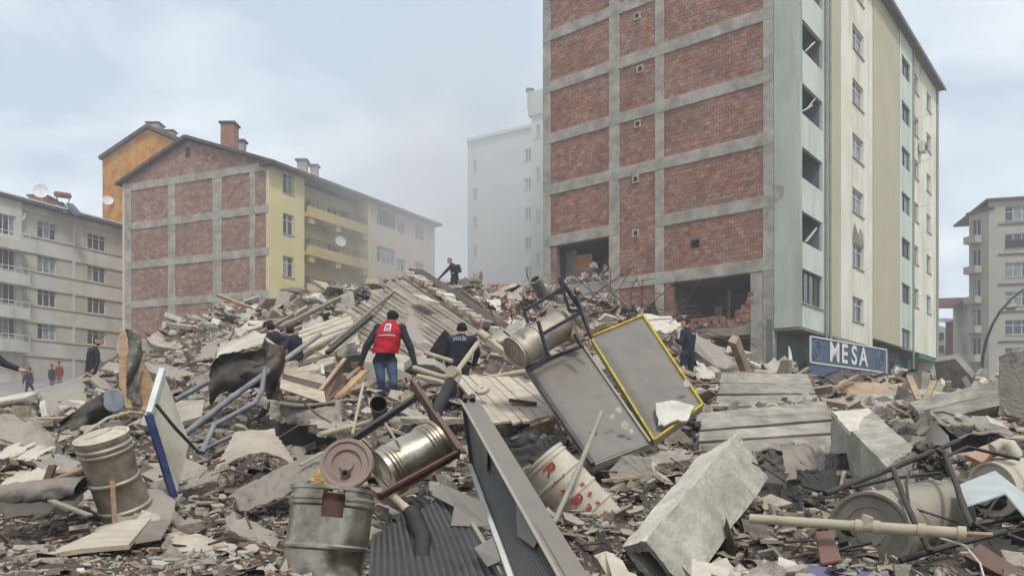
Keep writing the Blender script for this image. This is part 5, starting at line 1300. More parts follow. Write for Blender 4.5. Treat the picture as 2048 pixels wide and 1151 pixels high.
# ---- 18 beams and post at the right edge
T = board_wall('long grey double board beam rising to the right edge', Q((1818, 806, 12.6), (2012, 757, 12.4), (2012, 812, 12.2), (1856, 846, 12.2)), 2, .12, M_bmc, 'board_beam')
chip(MB().plate(Q((1999, 830, 11.6), (2060, 832, 11.4), (2062, 702, 11.4), (2032, 696, 11.5), (2000, 712, 11.6)), .16), 'concrete_post', M_concd, 'broken grey concrete post at the right edge', 'concrete post', 6, .02, 4)
single(MB().bar(P(1818, 752, 13.4), P(1838, 800, 12.8), .10, .05).bar(P(1868, 762, 13.4), P(1852, 800, 12.9), .10, .05), 'timber_props', M_wood, 'pair of short brown timber props above the board beam', 'timber')
def fold(u, v):
    a = np.interp(u, [0, .3, .55, 1], [1788, 1852, 1902, 2010]); t = np.interp(u, [0, .3, .55, 1], [884, 824, 868, 862])
    y = 10.6 - 1.2 * v; return P(a + 14 * v, t + 26 * v * (1 if u < .3 else .35) + 5 * math.sin(9 * u + 4 * v), y)
single(MB().sheet(creased(fold, .05, 3, 10), 50, 16, .012), 'folded_sheet', M_tarp, 'folded grey metal sheet over a dark hollow on the right', 'metal sheet', smooth=True)
def dark2(u, v): return P(1790 + 240 * u, np.interp(u, [0, .3, .6, 1], [896, 842, 880, 878]) + 70 * v, 10.9 - .5 * v + .06 * math.sin(12 * u))
single(MB().sheet(dark2, 12, 4, .02), 'hollow_shade_sheet', M_char, 'dark sheet standing in for shade under the folded grey sheet', 'board')  # dark sheet added in place of the shade inside the hollow
single(crump(1600, 935, 150, 70, 9.4, 3, 1.0, .12), 'crumpled_sheet', M_tarp, 'crumpled grey sheet right of the hollow concrete box', 'metal sheet', smooth=True)
single(crump(1545, 960, 55, 110, 8.2, 5, .2, .06), 'dark_sheet', M_char, 'dark upright scrap touching the hollow concrete box', 'metal sheet', smooth=True)
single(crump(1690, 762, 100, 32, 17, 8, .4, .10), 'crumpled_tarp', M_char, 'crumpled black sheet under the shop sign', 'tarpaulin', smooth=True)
single(crump(1750, 784, 130, 34, 15.8, 9, .8, .12), 'crumpled_board', M_wood, 'crumpled tan board heap under the shop sign', 'board', smooth=True)
single(MB().bar(P(1655, 782, 15.6), P(1715, 750, 16), .10, .03), 'timber', M_wood, 'pale timber leaning over the tan heap under the sign', 'timber')

# ---- 21 long plastic pipe, black bars, pale blue sheet
T = Thing('long_pipe', P(1740, 1060, 5.0), 'long beige plastic pipe with couplings across the lying tank', 'pipe')
pa, pb_ = P(1500, 1036, 5.35), P(1930, 1066, 4.75)
T.add(MB().tube([pa, pa.lerp(pb_, .52)], .033, 14), 'pipe_body', M_pvc, smooth=True); T.add(MB().tube([pa.lerp(pb_, .5), pb_], .036, 14), 'pipe_body', M_pvc, smooth=True)
for t in (.52, .60, .80, .97): T.add(MB().tube([pa.lerp(pb_, t), pa.lerp(pb_, t + .035)], .045, 14), 'coupling', M_pvc, smooth=True)
T.add(MB().tube([pa.lerp(pb_, .56), pa.lerp(pb_, .56) + Vector((.02, -.01, .07))], .035, 12), 'branch', M_pvc, smooth=True)
T.add(MB().tube([pb_, P(1985, 1068, 4.7)], .013, 8), 'rod', M_wood)
T = Thing('black_rack', P(1850, 1090, 5.3), 'bent black tube rack over the lying tank on the right', 'metal rack')
for pts, r_ in ((((1650, 987, 5.5), (1786, 935, 5.9), (1918, 880, 6.4)), .022), (((1785, 935, 5.9), (1810, 1000, 5.3), (1832, 1050, 5.1), (1860, 1102, 4.95)), .02), (((1888, 905, 6.2), (1912, 965, 5.7), (1925, 1010, 5.4), (1945, 1055, 5.15)), .022),
                (((1800, 1120, 4.95), (1900, 1090, 5.0), (2010, 1062, 5.1)), .022), (((1820, 940, 5.8), (1812, 965, 5.5), (1818, 1010, 5.25), (1835, 1048, 5.1)), .01), (((1945, 1045, 5.15), (1975, 1062, 5.15), (2020, 1070, 5.15), (2060, 1085, 5.1)), .014),
                (((1880, 918, 6.1), (1935, 893, 6.4), (2040, 918, 6.2)), .014), (((1700, 975, 5.6), (1790, 955, 5.8), (1880, 945, 6.0)), .014)):
    T.add(MB().tube(Q(*pts), r_, 8), 'tube', M_iron, smooth=True)
single(crump(1868, 930, 60, 70, 6.1, 14, .2, .07), 'black_rag', M_char, 'crumpled black rag caught on the black rack', 'cloth', smooth=True)
T = Thing('bent_sheet', P(1990, 1000, 5.6), 'pale blue bent sheet lying at the right edge', 'metal sheet')
T.add(MB().plate(Q((1918, 968, 5.9), (1990, 940, 6.2), (2012, 985, 5.6), (1935, 1010, 5.45)), .012), 'top_face', M_bpale)
T.add(MB().plate(Q((2012, 985, 5.6), (1990, 940, 6.2), (2080, 1010, 5.9), (2075, 1060, 5.3)), .012), 'folded_face', M_bpale)
single(MB().tube(Q((1985, 897, 6.7), (2003, 887, 6.7), (2020, 890, 6.65), (2030, 905, 6.6), (2033, 912, 6.6)), [.05, .052, .055, .052, .05], 16), 'pipe_elbow', M_galvw, 'white plastic pipe elbow at the right edge', 'pipe', smooth=True)
single(rough_plate(Q((1930, 908, 7.0), (1990, 880, 7.4), (2000, 888, 7.2), (1965, 925, 6.8)), .04, 4, .02, 8), 'brick_slab', M_rb, 'reddish brick slab piece left of the white elbow', 'brick')
single(MB().plate(Q((1628, 1060, 5.3), (1662, 1058, 5.25), (1684, 1120, 5.0), (1640, 1128, 5.05)), .2), 'red_box', mat('dark_red_plastic', lin(112,48,36), lin(88,36,28), scale=8, rough=.5, dust=.3, dustc=DUST), 'dark red plastic box beside the round end of the lying tank', 'box', bevel=.01)
single(MB().plate(Q((1615, 1128, 4.7), (1780, 1148, 4.6), (1780, 1180, 4.5), (1615, 1180, 4.5)), .03), 'blue_board', mat('royal_blue_board', lin(40,66,132), lin(32,52,108), scale=5, rough=.5, dust=.25, dustc=DUST), 'royal blue board at the bottom edge under the lying tank', 'board')
single(MB().plate(Q((1960, 1086, 5.0), (2060, 1150, 4.7), (2050, 1175, 4.6), (1930, 1110, 4.9)), .03), 'maroon_board', M_redox, 'maroon board at the bottom right corner', 'board')
for i, (pts, lb) in enumerate(((((1370, 1140, 4.8), (1400, 1122, 5.0), (1460, 1116, 5.0), (1480, 1140, 4.8), (1450, 1170, 4.6), (1380, 1175, 4.6)), 'pale broken lump below the hollow concrete box'), (((1200, 1112, 5.0), (1234, 1097, 5.05), (1275, 1160, 4.8), (1240, 1185, 4.6), (1208, 1170, 4.7)), 'ribbed pale clay block left of the hollow box opening'), (((1520, 1120, 4.9), (1575, 1118, 4.9), (1590, 1160, 4.6), (1530, 1170, 4.6)), 'smooth pale lump at the bottom edge right of the hollow box'))):
    chip(MB().plate(Q(*pts), .16), 'broken_lump', M_rp, lb, 'concrete chunk', 4, .03, i + 11)

# ---- left foreground
T = Thing('collector_panel', P(345, 990, 6.6), 'cream backed collector with blue side standing on end at the left', 'solar panel')
cc = Q((326, 741, 6.9), (379, 882, 7.2), (352, 992, 6.7), (300, 830, 6.5))
T.add(MB().plate(cc, .05), 'back_sheet', M_creams)
T.add(MB().bar(P(297, 828, 6.46), P(348, 994, 6.62), .045, .055), 'edge_strip', M_blue if False else mat('royal_blue_steel', lin(38,58,112), lin(30,44,84), scale=6, rough=.5, dust=.25, dustc=DUST), label='royal blue side of the collector')
T.add(MB().bar(P(325, 740, 6.88), P(299, 828, 6.47), .045, .06), 'edge_strip', M_trim)
T.add(MB().tube(Q((312, 808, 6.4), (350, 855, 6.5), (398, 905, 6.7)), .015, 7), 'strut', M_iron)
single(rough_plate(Q((238, 768, 11.2), (240, 652, 11.6), (262, 676, 11.5), (290, 730, 11.3), (312, 772, 11.2), (302, 822, 11.0), (252, 815, 11.0)), .02, 3, .03, 2), 'plywood_sheet', M_ply, 'torn tan plywood sheet standing upright left of the mound', 'plywood')
def dangling(u, v): return P(246 + 26 * u + 12 * v + 6 * math.sin(6 * v), 662 + 150 * v, 11.0 + .08 * math.sin(5 * u + 8 * v))
single(MB().sheet(creased(dangling, .05, 4, 5), 14, 40, .016), 'felt_strip', M_tarp, 'grey felt strip hanging down the torn plywood', 'cloth', smooth=True)
def dark3(u, v): return P(112 + 100 * u, np.interp(u, [0, 1], [848, 785]) + np.interp(u, [0, 1], [20, 62]) * v, 9.8 + .12 * math.sin(4 * u + 3 * v))
single(MB().sheet(creased(dark3, .08, 3, 6), 30, 18, .012), 'dark_screen', M_char, 'dark flapping sheet behind the white lidded barrel', 'metal sheet', smooth=True)
single(MB().lathe(P(228, 800, 9.6), P(228, 799, 9.4), [(0, .003), (0, .10), (.02, .11), (.03, .10), (.03, .003)], 20, squash=lambda t, a: 1 + .35 * abs(math.sin(a))), 'plastic_dish', mat('clear_grey_plastic', lin(146,152,158), lin(120,126,132), scale=6, rough=.3, dust=.3, dustc=DUST), 'pale oval plastic tray beside the torn plywood', 'tray', smooth=True)
chip(MB().plate(Q((-20, 832, 9.5), (30, 828, 9.7), (112, 872, 8.6), (108, 900, 8.4), (-20, 880, 8.9)), .25), 'concrete_beam', M_concd, 'long grey concrete beam at the left edge', 'concrete beam', 8, .02, 5)
chip(MB().plate(Q((80, 782, 14.5), (168, 770, 15.5), (172, 815, 14.4), (85, 832, 13.5)), .3), 'concrete_upstand', M_concd, 'low grey concrete wall below the standing man in jeans', 'concrete upstand', 6, .02, 6)
chip(MB().plate(Q((-20, 808, 15.5), (84, 800, 16), (88, 830, 14.8), (-20, 836, 14.6)), .3), 'concrete_upstand', M_concd, 'broken concrete edge with gravel on top at the left edge', 'concrete upstand', 6, .04, 7)
def board2(u, v):
    a = P(222, 1058, 5.9).lerp(P(302, 1042, 6.0), u) ; b = P(82, 1122, 5.25).lerp(P(258, 1095, 5.35), u); return a.lerp(b, v) + Vector((0, 0, .012 * math.sin(4 * u)))
single(MB().sheet(board2, 8, 6, .035), 'wide_board', M_woodp, 'wide pale wooden board lying in the left foreground', 'board')
def corr(u, v):
    a = P(300, 1045, 5.95).lerp(P(345, 1040, 6.0), u); b = P(262, 1088, 5.5).lerp(P(322, 1078, 5.6), u); return a.lerp(b, v) + Vector((0, 0, .012 * math.sin(v * 2 * math.pi * 6)))
single(MB().sheet(corr, 3, 48, .01), 'corrugated_piece', M_tarp, 'small corrugated grey piece beside the wide pale board', 'corrugated sheet', smooth=True)
chip(MB().plate(Q((230, 980, 6.6), (340, 975, 6.7), (345, 1045, 6.2), (232, 1052, 6.1)), .06), 'concrete_slab', M_concd, 'grey concrete slab standing behind the wide pale board', 'slab', 6, .015, 8)
single(MB().bar(P(224, 958, 6.15), P(230, 1060, 6.0), .035, .03), 'pale_stake', M_wood, 'thin pale stake beside the left barrel foot', 'stake')
single(MB().tube(Q((40, 985, 6.6), (110, 960, 6.7), (168, 935, 6.9)), .026, 8), 'pole', M_wood, 'long pale wooden pole lying left of the barrel', 'pole', smooth=True)
single(MB().bar(P(84, 985, 6.5), P(106, 930, 6.6), .08, .02), 'rusty_strip', M_redox, 'short rusty slat standing left of the barrel', 'slat')
def curl(u, v):
    a = v * 3.6; return P(-10 + 190 * u, 1002 - 18 * u, 6.35) + Vector((.03 * math.sin(a), .16 * math.cos(a) - .1, .10 * math.sin(a) + .02))
single(MB().sheet(creased(curl, .035, 5, 7), 34, 30, .005), 'curled_sheet', M_tarp, 'curled dark grey metal sheet in the left foreground', 'metal sheet', smooth=True)
single(crump(60, 1010, 180, 55, 6.1, 31, .9, .06), 'crumpled_sheet', M_char, 'crumpled dark sheet below the wooden pole at the left', 'metal sheet', smooth=True)
single(MB().tube(Q((95, 1050, 5.9), (108, 1038, 5.95), (170, 1036, 6.0)), .010, 6), 'bent_rod', M_iron, 'thin bent rod left of the wide pale board', 'rod', smooth=True)
single(MB().bar(P(102, 1000, 6.0), P(180, 1030, 5.85), .06, .015), 'metal_strip', M_alu, 'pale metal strip pointing at the left barrel foot', 'metal strip')
for i, (px, py) in enumerate(((36, 960), (68, 955), (20, 905), (60, 910))):
    single(crump(px, py, 46, 26, 6.8 + .3 * (i > 1), 40 + i, 1.4, .04), 'white_scrap', M_galvw, ['white curled scrap left of the rusty slat', 'white scrap touching the rusty slat', 'white scrap at the left edge near the concrete beam', 'white scrap right of the concrete beam end'][i], 'sheet', smooth=True)

# ---- blue pipes and the dark torn box in the middle left
for i, (pts, r_, lb) in enumerate(((((340, 890, 8.4), (470, 790, 9.6), (548, 735, 10.2)), .038, 'long blue steel pipe slanting up to the torn dark box'), (((548, 735, 10.2), (610, 690, 10.8), (640, 668, 11.2)), .036, 'grey end of the slanting pipe right of the torn dark box'), (((404, 905, 8.0), (428, 850, 8.4), (510, 805, 9.2), (524, 780, 9.4), (530, 735, 9.6)), .03, 'bent blue pipe below the torn dark box'), (((350, 800, 9.6), (418, 762, 10)), .034, 'short blue pipe left of the torn dark box'), (((395, 905, 8.0), (470, 868, 8.3)), .022, 'thin blue bar at the foot of the bent pipe'))):
    single(MB().tube(Q(*pts), r_, 12), 'blue_pipe', M_blue if i != 1 else M_alu, lb, 'pipe', smooth=True)
T = Thing('torn_box', P(480, 790, 10.4), 'torn charcoal metal box with cream top left of the drawer', 'metal box')
def tbx(u, v): return P(416 + 126 * u, np.interp(u, [0, .15, 1], [738, 712, 698]) + (80 - 4 * u) * v, 10.4 + .10 * math.sin(4 * u + 2) + .05 * math.sin(7 * v))
T.add(MB().sheet(creased(tbx, .07, 3, 2), 30, 22, .012), 'side', M_char, smooth=True)
def tby(u, v): return P(430 + 92 * u + 8 * v, np.interp(u, [0, 1], [716, 690]) - 26 * v * (1 - .2 * u), 10.4 + 1.0 * v + .06 * math.sin(5 * u))
T.add(MB().sheet(creased(tby, .05, 3, 3), 26, 16, .012), 'top', M_creams, smooth=True)
def tbz(u, v): return P(528 + 34 * u + 4 * math.sin(7 * v), 690 + 112 * v + 6 * u, 10.2 + .09 * math.sin(5 * u + 6 * v))
T.add(MB().sheet(creased(tbz, .06, 4, 4), 14, 30, .016), 'flap', mat('brown_felt', lin(96,84,72), lin(66,58,50), scale=6, bump=.4, dust=.3, dustc=DUST), smooth=True)
single(MB().sheet(lambda u, v: P(452 + 90 * u + 20 * v, np.interp(u, [0, .6, 1], [700, 664, 690]) - 8 * v + 22 * v * v, 11.6 - .4 * v), 10, 6, .02), 'bent_cover', M_creams, 'dusty cream bent cover above the torn dark box', 'metal sheet', smooth=True)
# drawer
T = Thing('broken_furniture', P(620, 800, 10.2), 'broken pale wooden drawer below the crouching rescuers', 'drawer')
T.add(MB().plate(Q((566, 730, 10.4), (652, 752, 10.2), (648, 768, 10.15), (562, 746, 10.35)), .02), 'side', M_woodp)
T.add(MB().plate(Q((562, 757, 10.0), (648, 782, 9.8), (652, 806, 9.7), (560, 776, 9.9)), .02), 'side', M_woodp)
T.add(MB().plate(Q((566, 748, 10.35), (650, 770, 10.15), (648, 784, 9.8), (562, 762, 10.0)), .015), 'bottom', M_char)
T.add(MB().plate(Q((648, 768, 10.15), (684, 735, 10.6), (690, 768, 10.5), (652, 806, 9.7)), .02), 'front', M_redox)
single(MB().bar(P(640, 780, 9.9), P(690, 716, 10.6), .05, .025), 'timber', M_wood, 'short timber leaning on the drawer front', 'timber')
single(MB().bar(P(662, 808, 10.6), P(730, 742, 11.6), .10, .045), 'timber', mat('fresh_timber', lin(196,160,112), lin(170,132,88), scale=4, planks=(20, 20, 3), dust=.2, dustc=DUST), 'fresh yellow timber left of the climber in the red vest', 'timber')
single(MB().tube(Q((705, 868, 8.6), (716, 815, 9.2), (727, 765, 9.8)), .018, 8), 'thin_pole', M_pvc, 'thin pale pole standing in front of the climber', 'pole', smooth=True)
single(MB().sheet(creased(lambda u, v: P(535 + 145 * u, 808 + 8 * math.sin(3 * u) + 40 * v, 9.6 - .3 * v + .25 * math.sin(6 * u) * v), .09, 3, 11), 40, 20, .012), 'rippled_sheet', M_tarp, 'rippled grey sheet below the wooden drawer', 'metal sheet', smooth=True)
single(MB().sheet(lambda u, v: P(560 + 110 * u, 806 + 4 * math.sin(4 * u) - 10 * v, 9.5 + .9 * v), 10, 4, .02), 'flat_board', M_woodg, 'flat grey board on top of the rippled sheet', 'board')
# arched corrugated sheet and long cloth
def arch(u, v):
    x = np.interp(v, [0, 1], [0, 1]); a = P(468, 868, 8.3).lerp(P(545, 862, 8.6), u); b = P(425, 950, 7.4).lerp(P(590, 935, 7.7), u)
    return a.lerp(b, v) + Vector((0, 0, .17 * math.sin(math.pi * u) * v + .012 * math.sin(v * 2 * math.pi * 9)))
single(MB().sheet(creased(arch, .03, 3, 9), 30, 90, .01), 'arched_sheet', M_woodg if False else mat('ribbed_fibre_sheet', lin(176,168,154), lin(146,138,124), scale=4, dust=.4, dustc=DUST, bump=.2), 'arched pale ribbed sheet in the centre left', 'corrugated sheet', smooth=True)
def cloth(u, v):
    a = P(440, 1010, 6.5).lerp(P(660, 895, 7.6), u); b = P(475, 1032, 6.2).lerp(P(668, 938, 6.9), u)
    return a.lerp(b, v) + Vector((0, 0, .05 * math.sin(9 * u + 2 * v) * math.sin(math.pi * v) + .04 * math.sin(3 * v + 4 * u)))
single(MB().sheet(creased(cloth, .05, 4, 8), 60, 22, .01), 'long_cloth', M_tarp, 'long grey cloth strip leading to the peeled barrel', 'cloth', smooth=True)
single(MB().bar(P(690, 880, 7.3), P(600, 930, 6.9), .05, .012), 'metal_strip', M_alu, 'flat metal strip left of the shiny tank', 'metal strip')
# pale car-like bent panel and pipes behind the climber
single(MB().sheet(lambda u, v: P(728 + 150 * u, np.interp(u, [0, .4, 1], [722, 735, 775]) + (62 - 40 * u) * v, 15.6 - .4 * v + .2 * math.sin(3 * u)), 14, 8, .02), 'bent_metal_sheet', M_tarp, 'grey bent panel behind the legs of the climber', 'metal sheet', smooth=True)
for i, (pts, r_) in enumerate(((((828, 735, 13), (880, 752, 12.6), (960, 758, 12.5), (1050, 742, 12.6)), .045), (((836, 752, 12.6), (900, 768, 12.2)), .045), (((850, 705, 13.6), (905, 722, 13.4)), .04), (((640, 868, 8.2), (760, 838, 9.4)), .03))):
    single(MB().tube(Q(*pts), r_, 10), 'plastic_pipe', M_pvc, ['long pale pipe running behind the plank platform', 'short pale pipe beside the climbers right hand', 'pale pipe between the climber and the police officer', 'pale pipe lying below the stove pipe'][i], 'pipe', smooth=True)
single(MB().bar(P(965, 672, 14), P(1040, 730, 13), .11, .11).tube(Q((960, 665, 14), (978, 678, 13.8)), .07, 10), 'ribbed_pipe', M_pvc, 'thick beige duct behind the police officer', 'pipe')

# ---- the great tilted slab with board marks at the mound top
T = Thing('tilted_slab', P(800, 700, 22), 'huge tilted board marked roof slab at the top of the mound', 'concrete slab')
a0, a1, a2, a3 = P(808, 548, 25.5), P(1015, 690, 20.5), P(850, 770, 16.5), P(640, 655, 20.5)
nb = 19
for i in range(nb):
    a, b = i / nb + .004, (i + 1) / nb - .004
    l0, l1 = U(-.015, .03), 1 + U(-.03, .02)
    q = [a0.lerp(a3, a).lerp(a1.lerp(a2, a), l0), a0.lerp(a3, a).lerp(a1.lerp(a2, a), l1), a0.lerp(a3, b).lerp(a1.lerp(a2, b), l1), a0.lerp(a3, b).lerp(a1.lerp(a2, b), l0)]
    q = [v + Vector((0, 0, U(-.03, .03))) for v in q]
    T.add(rough_plate(q, .12, 6, .04, i), 'board', M_bmc if i % 3 == 1 else M_woodg)
T.add(MB().plate([v + Vector((0, .02, -.14)) for v in (a0, a1, a2, a3)], .2), 'core', M_concd)
dv = (a1 - a0); up_ = Vector((0, 0, 1))
T.add(MB().bar(a0 + up_ * .28 + Vector((.25, 1.1, 0)), a1 + up_ * .28 + Vector((.25, .8, 0)), .55, .22), 'edge_beam', M_roof)
for i in range(26):                                         # clay filler blocks along the torn edge
    t = .04 + i * .033; c = a0.lerp(a1, t) + Vector((.05, .1, .12 + U(-.03, .03)))
    d_ = dv.normalized()
    if random.random() < .14: continue
    c = c + Vector((U(-.05, .05), U(-.12, .08), U(-.05, .05)))
    T.add(MB().bar(c, c + d_ * U(.15, .26) + Vector((U(-.05, .05), U(-.05, .05), U(-.04, .04))), .40 + U(-.12, .04), .2 + U(-.08, .03)), 'filler_block', random.choice([M_rp, M_creams, M_rc, M_rb]), bevel=.02)
single(MB().bar(P(835, 592, 22.5), P(866, 606, 21.8), .42, .1), 'pale_tile', M_creams, 'pale loose tile on the edge of the tilted slab', 'tile')
board_wall('smaller board marked slab piece left of the tilted slab', Q((600, 660, 20), (700, 622, 22), (720, 690, 18.5), (585, 728, 17)), 7, .1, M_woodp, 'slab_piece')
chip(MB().plate(Q((588, 652, 22), (642, 632, 23.5), (655, 668, 21.5), (612, 690, 20.5)), .15), 'concrete_slab', M_concl, 'smooth pale slab above the crouching rescuers', 'slab', 5, .03, 9)
for i, (a, b, w, lb) in enumerate((((520, 665, 20), (605, 618, 26), .1, 'long thin timber on the left slope crest'), ((592, 715, 17), (700, 660, 20), .12, 'dark timber running up to the tilted slab'), ((655, 705, 16.5), (742, 632, 18.5), .11, 'dark thin post leaning on the tilted slab face'), ((560, 655, 21), (690, 590, 28), .14, 'long grey timber below the yellow block'), ((480, 700, 18), (600, 655, 21), .12, 'grey timber behind the crouching rescuers'), ((660, 690, 17), (790, 580, 24), .08, 'thin lath along the left side of the tilted slab'))):
    single(MB().bar(P(*a), P(*b), w, w * .7), 'timber', M_woodg if i != 2 else M_iron, lb, 'timber')
chip(MB().plate(Q((868, 572, 31.5), (965, 572, 32.5), (974, 612, 31), (945, 626, 30.5), (895, 600, 30.5)), 2.0), 'concrete_block', M_concd, 'large concrete block under the man on the crest', 'concrete block', 7, .10, 10)
chip(MB().plate(Q((878, 569, 31.3), (925, 569, 31.5), (925, 574, 31), (876, 574, 31)), .4), 'thin_slab', M_concd, 'thin slab under the feet of the man on the crest', 'slab', 3, .03, 13)
single(rough_plate(Q((925, 600, 29), (1000, 598, 29), (1012, 632, 27.5), (960, 640, 27.5)), .1, 5, .1, 3), 'plaster_fragment', M_rp, 'white wall piece right of the crest block', 'wall fragment')
# slabs on the right shoulder of the mound
for i, (pts, lb, m_) in enumerate((((((1275, 628, 27), (1340, 634, 26.5), (1372, 652, 25.5), (1330, 664, 25), (1290, 655, 25.5))), 'pale flat slab below the torn open room', M_rp), ((((1385, 665, 24), (1420, 680, 23.5), (1470, 728, 22), (1445, 738, 21.5), (1390, 700, 23))), 'fallen grey concrete column right of the police officer', M_concd), ((((1392, 722, 21.5), (1440, 742, 20.5), (1436, 768, 20), (1394, 764, 20.5))), 'white slab behind the legs of the police officer', M_rp), ((((1392, 776, 16.5), (1440, 772, 16.5), (1415, 812, 15.5), (1400, 815, 15.5))), 'pale board edge right of the yellow edged panel', M_woodp))):
    chip(MB().plate(Q(*pts), .3), 'slab_piece', m_, lb, 'slab', 5, .05, 20 + i)
single(crump(1440, 738, 80, 50, 22.2, 60, .8, .25), 'crumpled_mesh', M_tarp, 'crumpled grey sheeting below the fallen column', 'metal sheet', smooth=True)
# heap lying inside the torn open upper room
m = MB()
for i in range(160):
    px = U(1112, 1216); q = FB.pt(S(px), L(1) + .27 + abs(random.gauss(0, .35)) * (1 if px > 1150 else .6), -U(.1, 1.2)); V, T_ = VAR[random.choice(['chunk', 'brick', 'flake'])][random.randrange(8)]
    sc = U(.15, .5); rq = Quaternion((U(-1, 1), U(-1, 1), U(-1, 1), U(-1, 1))).normalized().to_matrix()
    m.add([q + rq @ Vector(v) * sc for v in V], [tuple(t) for t in T_])
tag(m.build('room_rubble', M_rc), 'heap of rubble in the torn open upper room', 'rubble', kind='stuff')
# larger torn slabs with bent bars, wedged between the other things
for i, (px, py, Y_, w, h, roll, lean) in enumerate(((450, 690, 20, 120, 40, .15, .9), (520, 642, 26, 110, 30, -.35, .8), (378, 722, 19, 120, 34, .2, 1.0), (672, 850, 9.0, 110, 26, -.1, 1.2), (1262, 945, 8.1, 100, 75, .1, .35), (1335, 912, 8.8, 110, 26, .12, 1.0), (52, 1105, 5.4, 130, 34, .1, 1.2), (405, 1092, 5.6, 150, 36, -.25, 1.1),
        (505, 1062, 5.9, 130, 26, -.4, 1.0), (1090, 1128, 5.3, 110, 28, .3, 1.0), (1945, 842, 11.4, 140, 22, -.1, 1.0), (620, 735, 15.2, 110, 26, .3, 1.0), (112, 925, 7.8, 110, 30, -.2, 1.0), (1010, 665, 19, 120, 26, .5, .9), (1080, 690, 16.5, 90, 30, -.3, .9), (1225, 715, 17, 110, 36, .3, .8), (345, 745, 15.5, 130, 26, -.3, 1.0), (740, 640, 24.5, 90, 20, -.6, .9), (395, 960, 7.2, 110, 30, .3, 1.0))):
    c = P(px, py, Y_); ww, hh = w * Y_ / F, h * Y_ / F; ca, sa = math.cos(roll), math.sin(roll); rr = random.Random(i + 90); out = []
    ex = Vector((ca, rr.uniform(-.3, .3), sa)).normalized(); ey = Vector((-sa * .5, lean, ca * (.55 if lean > .6 else 1))).normalized()
    for k in range(9):
        a = 2 * math.pi * (k + rr.uniform(-.25, .25)) / 9; sq = 1 / max(abs(math.cos(a)), abs(math.sin(a))) ** .8
        out.append(c + ex * math.cos(a) * ww * .5 * sq * rr.uniform(.82, 1) + ey * math.sin(a) * hh * (1.0 if lean > .6 else .55) * sq * rr.uniform(.82, 1))
    o = chip(MB().plate(out, max(.05, .011 * Y_)), 'torn_slab', [M_concd, M_concl, M_concd, M_rc][i % 4], ['wide', 'thin', 'uneven'][i % 3] + ' torn concrete slab with bent bars ' + near_mark(px, Y_), 'slab', 4, .008 * Y_ / 6, 40 + i)
    for j in range(3):                                       # reinforcement torn out of its edge
        q = out[(j * 2 + i) % 9]; d_ = (q - c).normalized(); b = MB()
        b.tube([q - d_ * .1, q + d_ * .012 * Y_, q + d_ * .03 * Y_ + Vector((rr.uniform(-.1, .1), 0, rr.uniform(-.02, .012) * Y_))], .0011 * Y_ + .003, 5)
        r_ = b.build('bent_bar', M_redox); r_.parent = o; r_.location = -o.location
# dust clouds and wires
def wire(pts, r_=.006): return MB().tube(Q(*pts), r_, 5)
for i, pts in enumerate((((1880, 1075, 4.9), (1930, 1090, 4.8), (1960, 1125, 4.7), (1970, 1160, 4.6)), ((700, 1000, 5.6), (740, 1020, 5.4), (770, 1040, 5.2)), ((1195, 560, 30), (1240, 600, 29), (1270, 640, 27)), ((1120, 1075, 5.8), (1160, 1090, 5.7), (1210, 1085, 5.7), (1230, 1105, 5.6)))):
    single(wire(pts, .006 if i != 2 else .02), 'wire', M_iron if i else M_trim, ['thin white cable at the bottom right', 'thin black wire beside the open barrel', 'dark wire on the mound under the brick wall', 'thin black wire under the numbered barrel'][i], 'wire', smooth=True)

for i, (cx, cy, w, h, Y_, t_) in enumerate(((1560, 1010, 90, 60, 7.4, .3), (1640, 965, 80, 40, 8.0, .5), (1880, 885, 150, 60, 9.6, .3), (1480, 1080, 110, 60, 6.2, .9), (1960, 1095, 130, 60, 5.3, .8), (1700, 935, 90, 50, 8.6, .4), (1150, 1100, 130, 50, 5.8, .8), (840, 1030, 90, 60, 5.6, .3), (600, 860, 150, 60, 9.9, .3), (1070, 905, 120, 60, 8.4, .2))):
    single(crump(cx, cy, w, h, Y_, 70 + i, t_, .035), 'black_scrap_and_void', M_blk, ['black crumpled scrap left of the long pipe end', 'black crumpled scrap below the board marked wall', 'black sheet standing in for shade in the hollow under the folded sheet', 'black scrap beside the hollow concrete box foot', 'black scrap at the lower right under the rack', 'black scrap left of the speckled beam', 'black scrap below the numbered barrel', 'black scrap under the shiny tank', 'black sheet standing in for shade in the hollow below the drawer', 'black sheet standing in for shade in the gap under the plank deck'][i], 'scrap', smooth=True)  # dark scrap, and black sheets that paint the shade of voids
for i in range(22):
    px = U(1620, 2040); y_ = U(5.2, 8.5); q = ground_at(px, y_) + Vector((0, 0, U(.02, .15))); d_ = Vector((U(-1, 1), U(-.5, .5), U(-.15, .35))).normalized(); pts = [q]
    for k in range(6): d_ = (d_ + Vector((U(-.2, .2), U(-.2, .2), U(-.15, .1)))).normalized(); pts.append(pts[-1] + d_ * .14)
    single(MB().tube(pts, U(.006, .014), 6), 'bent_rod', M_iron, 'thin bent iron rod ' + near_mark(px, y_), 'rod', 'bent rods ' + near_mark(px, y_), smooth=True)
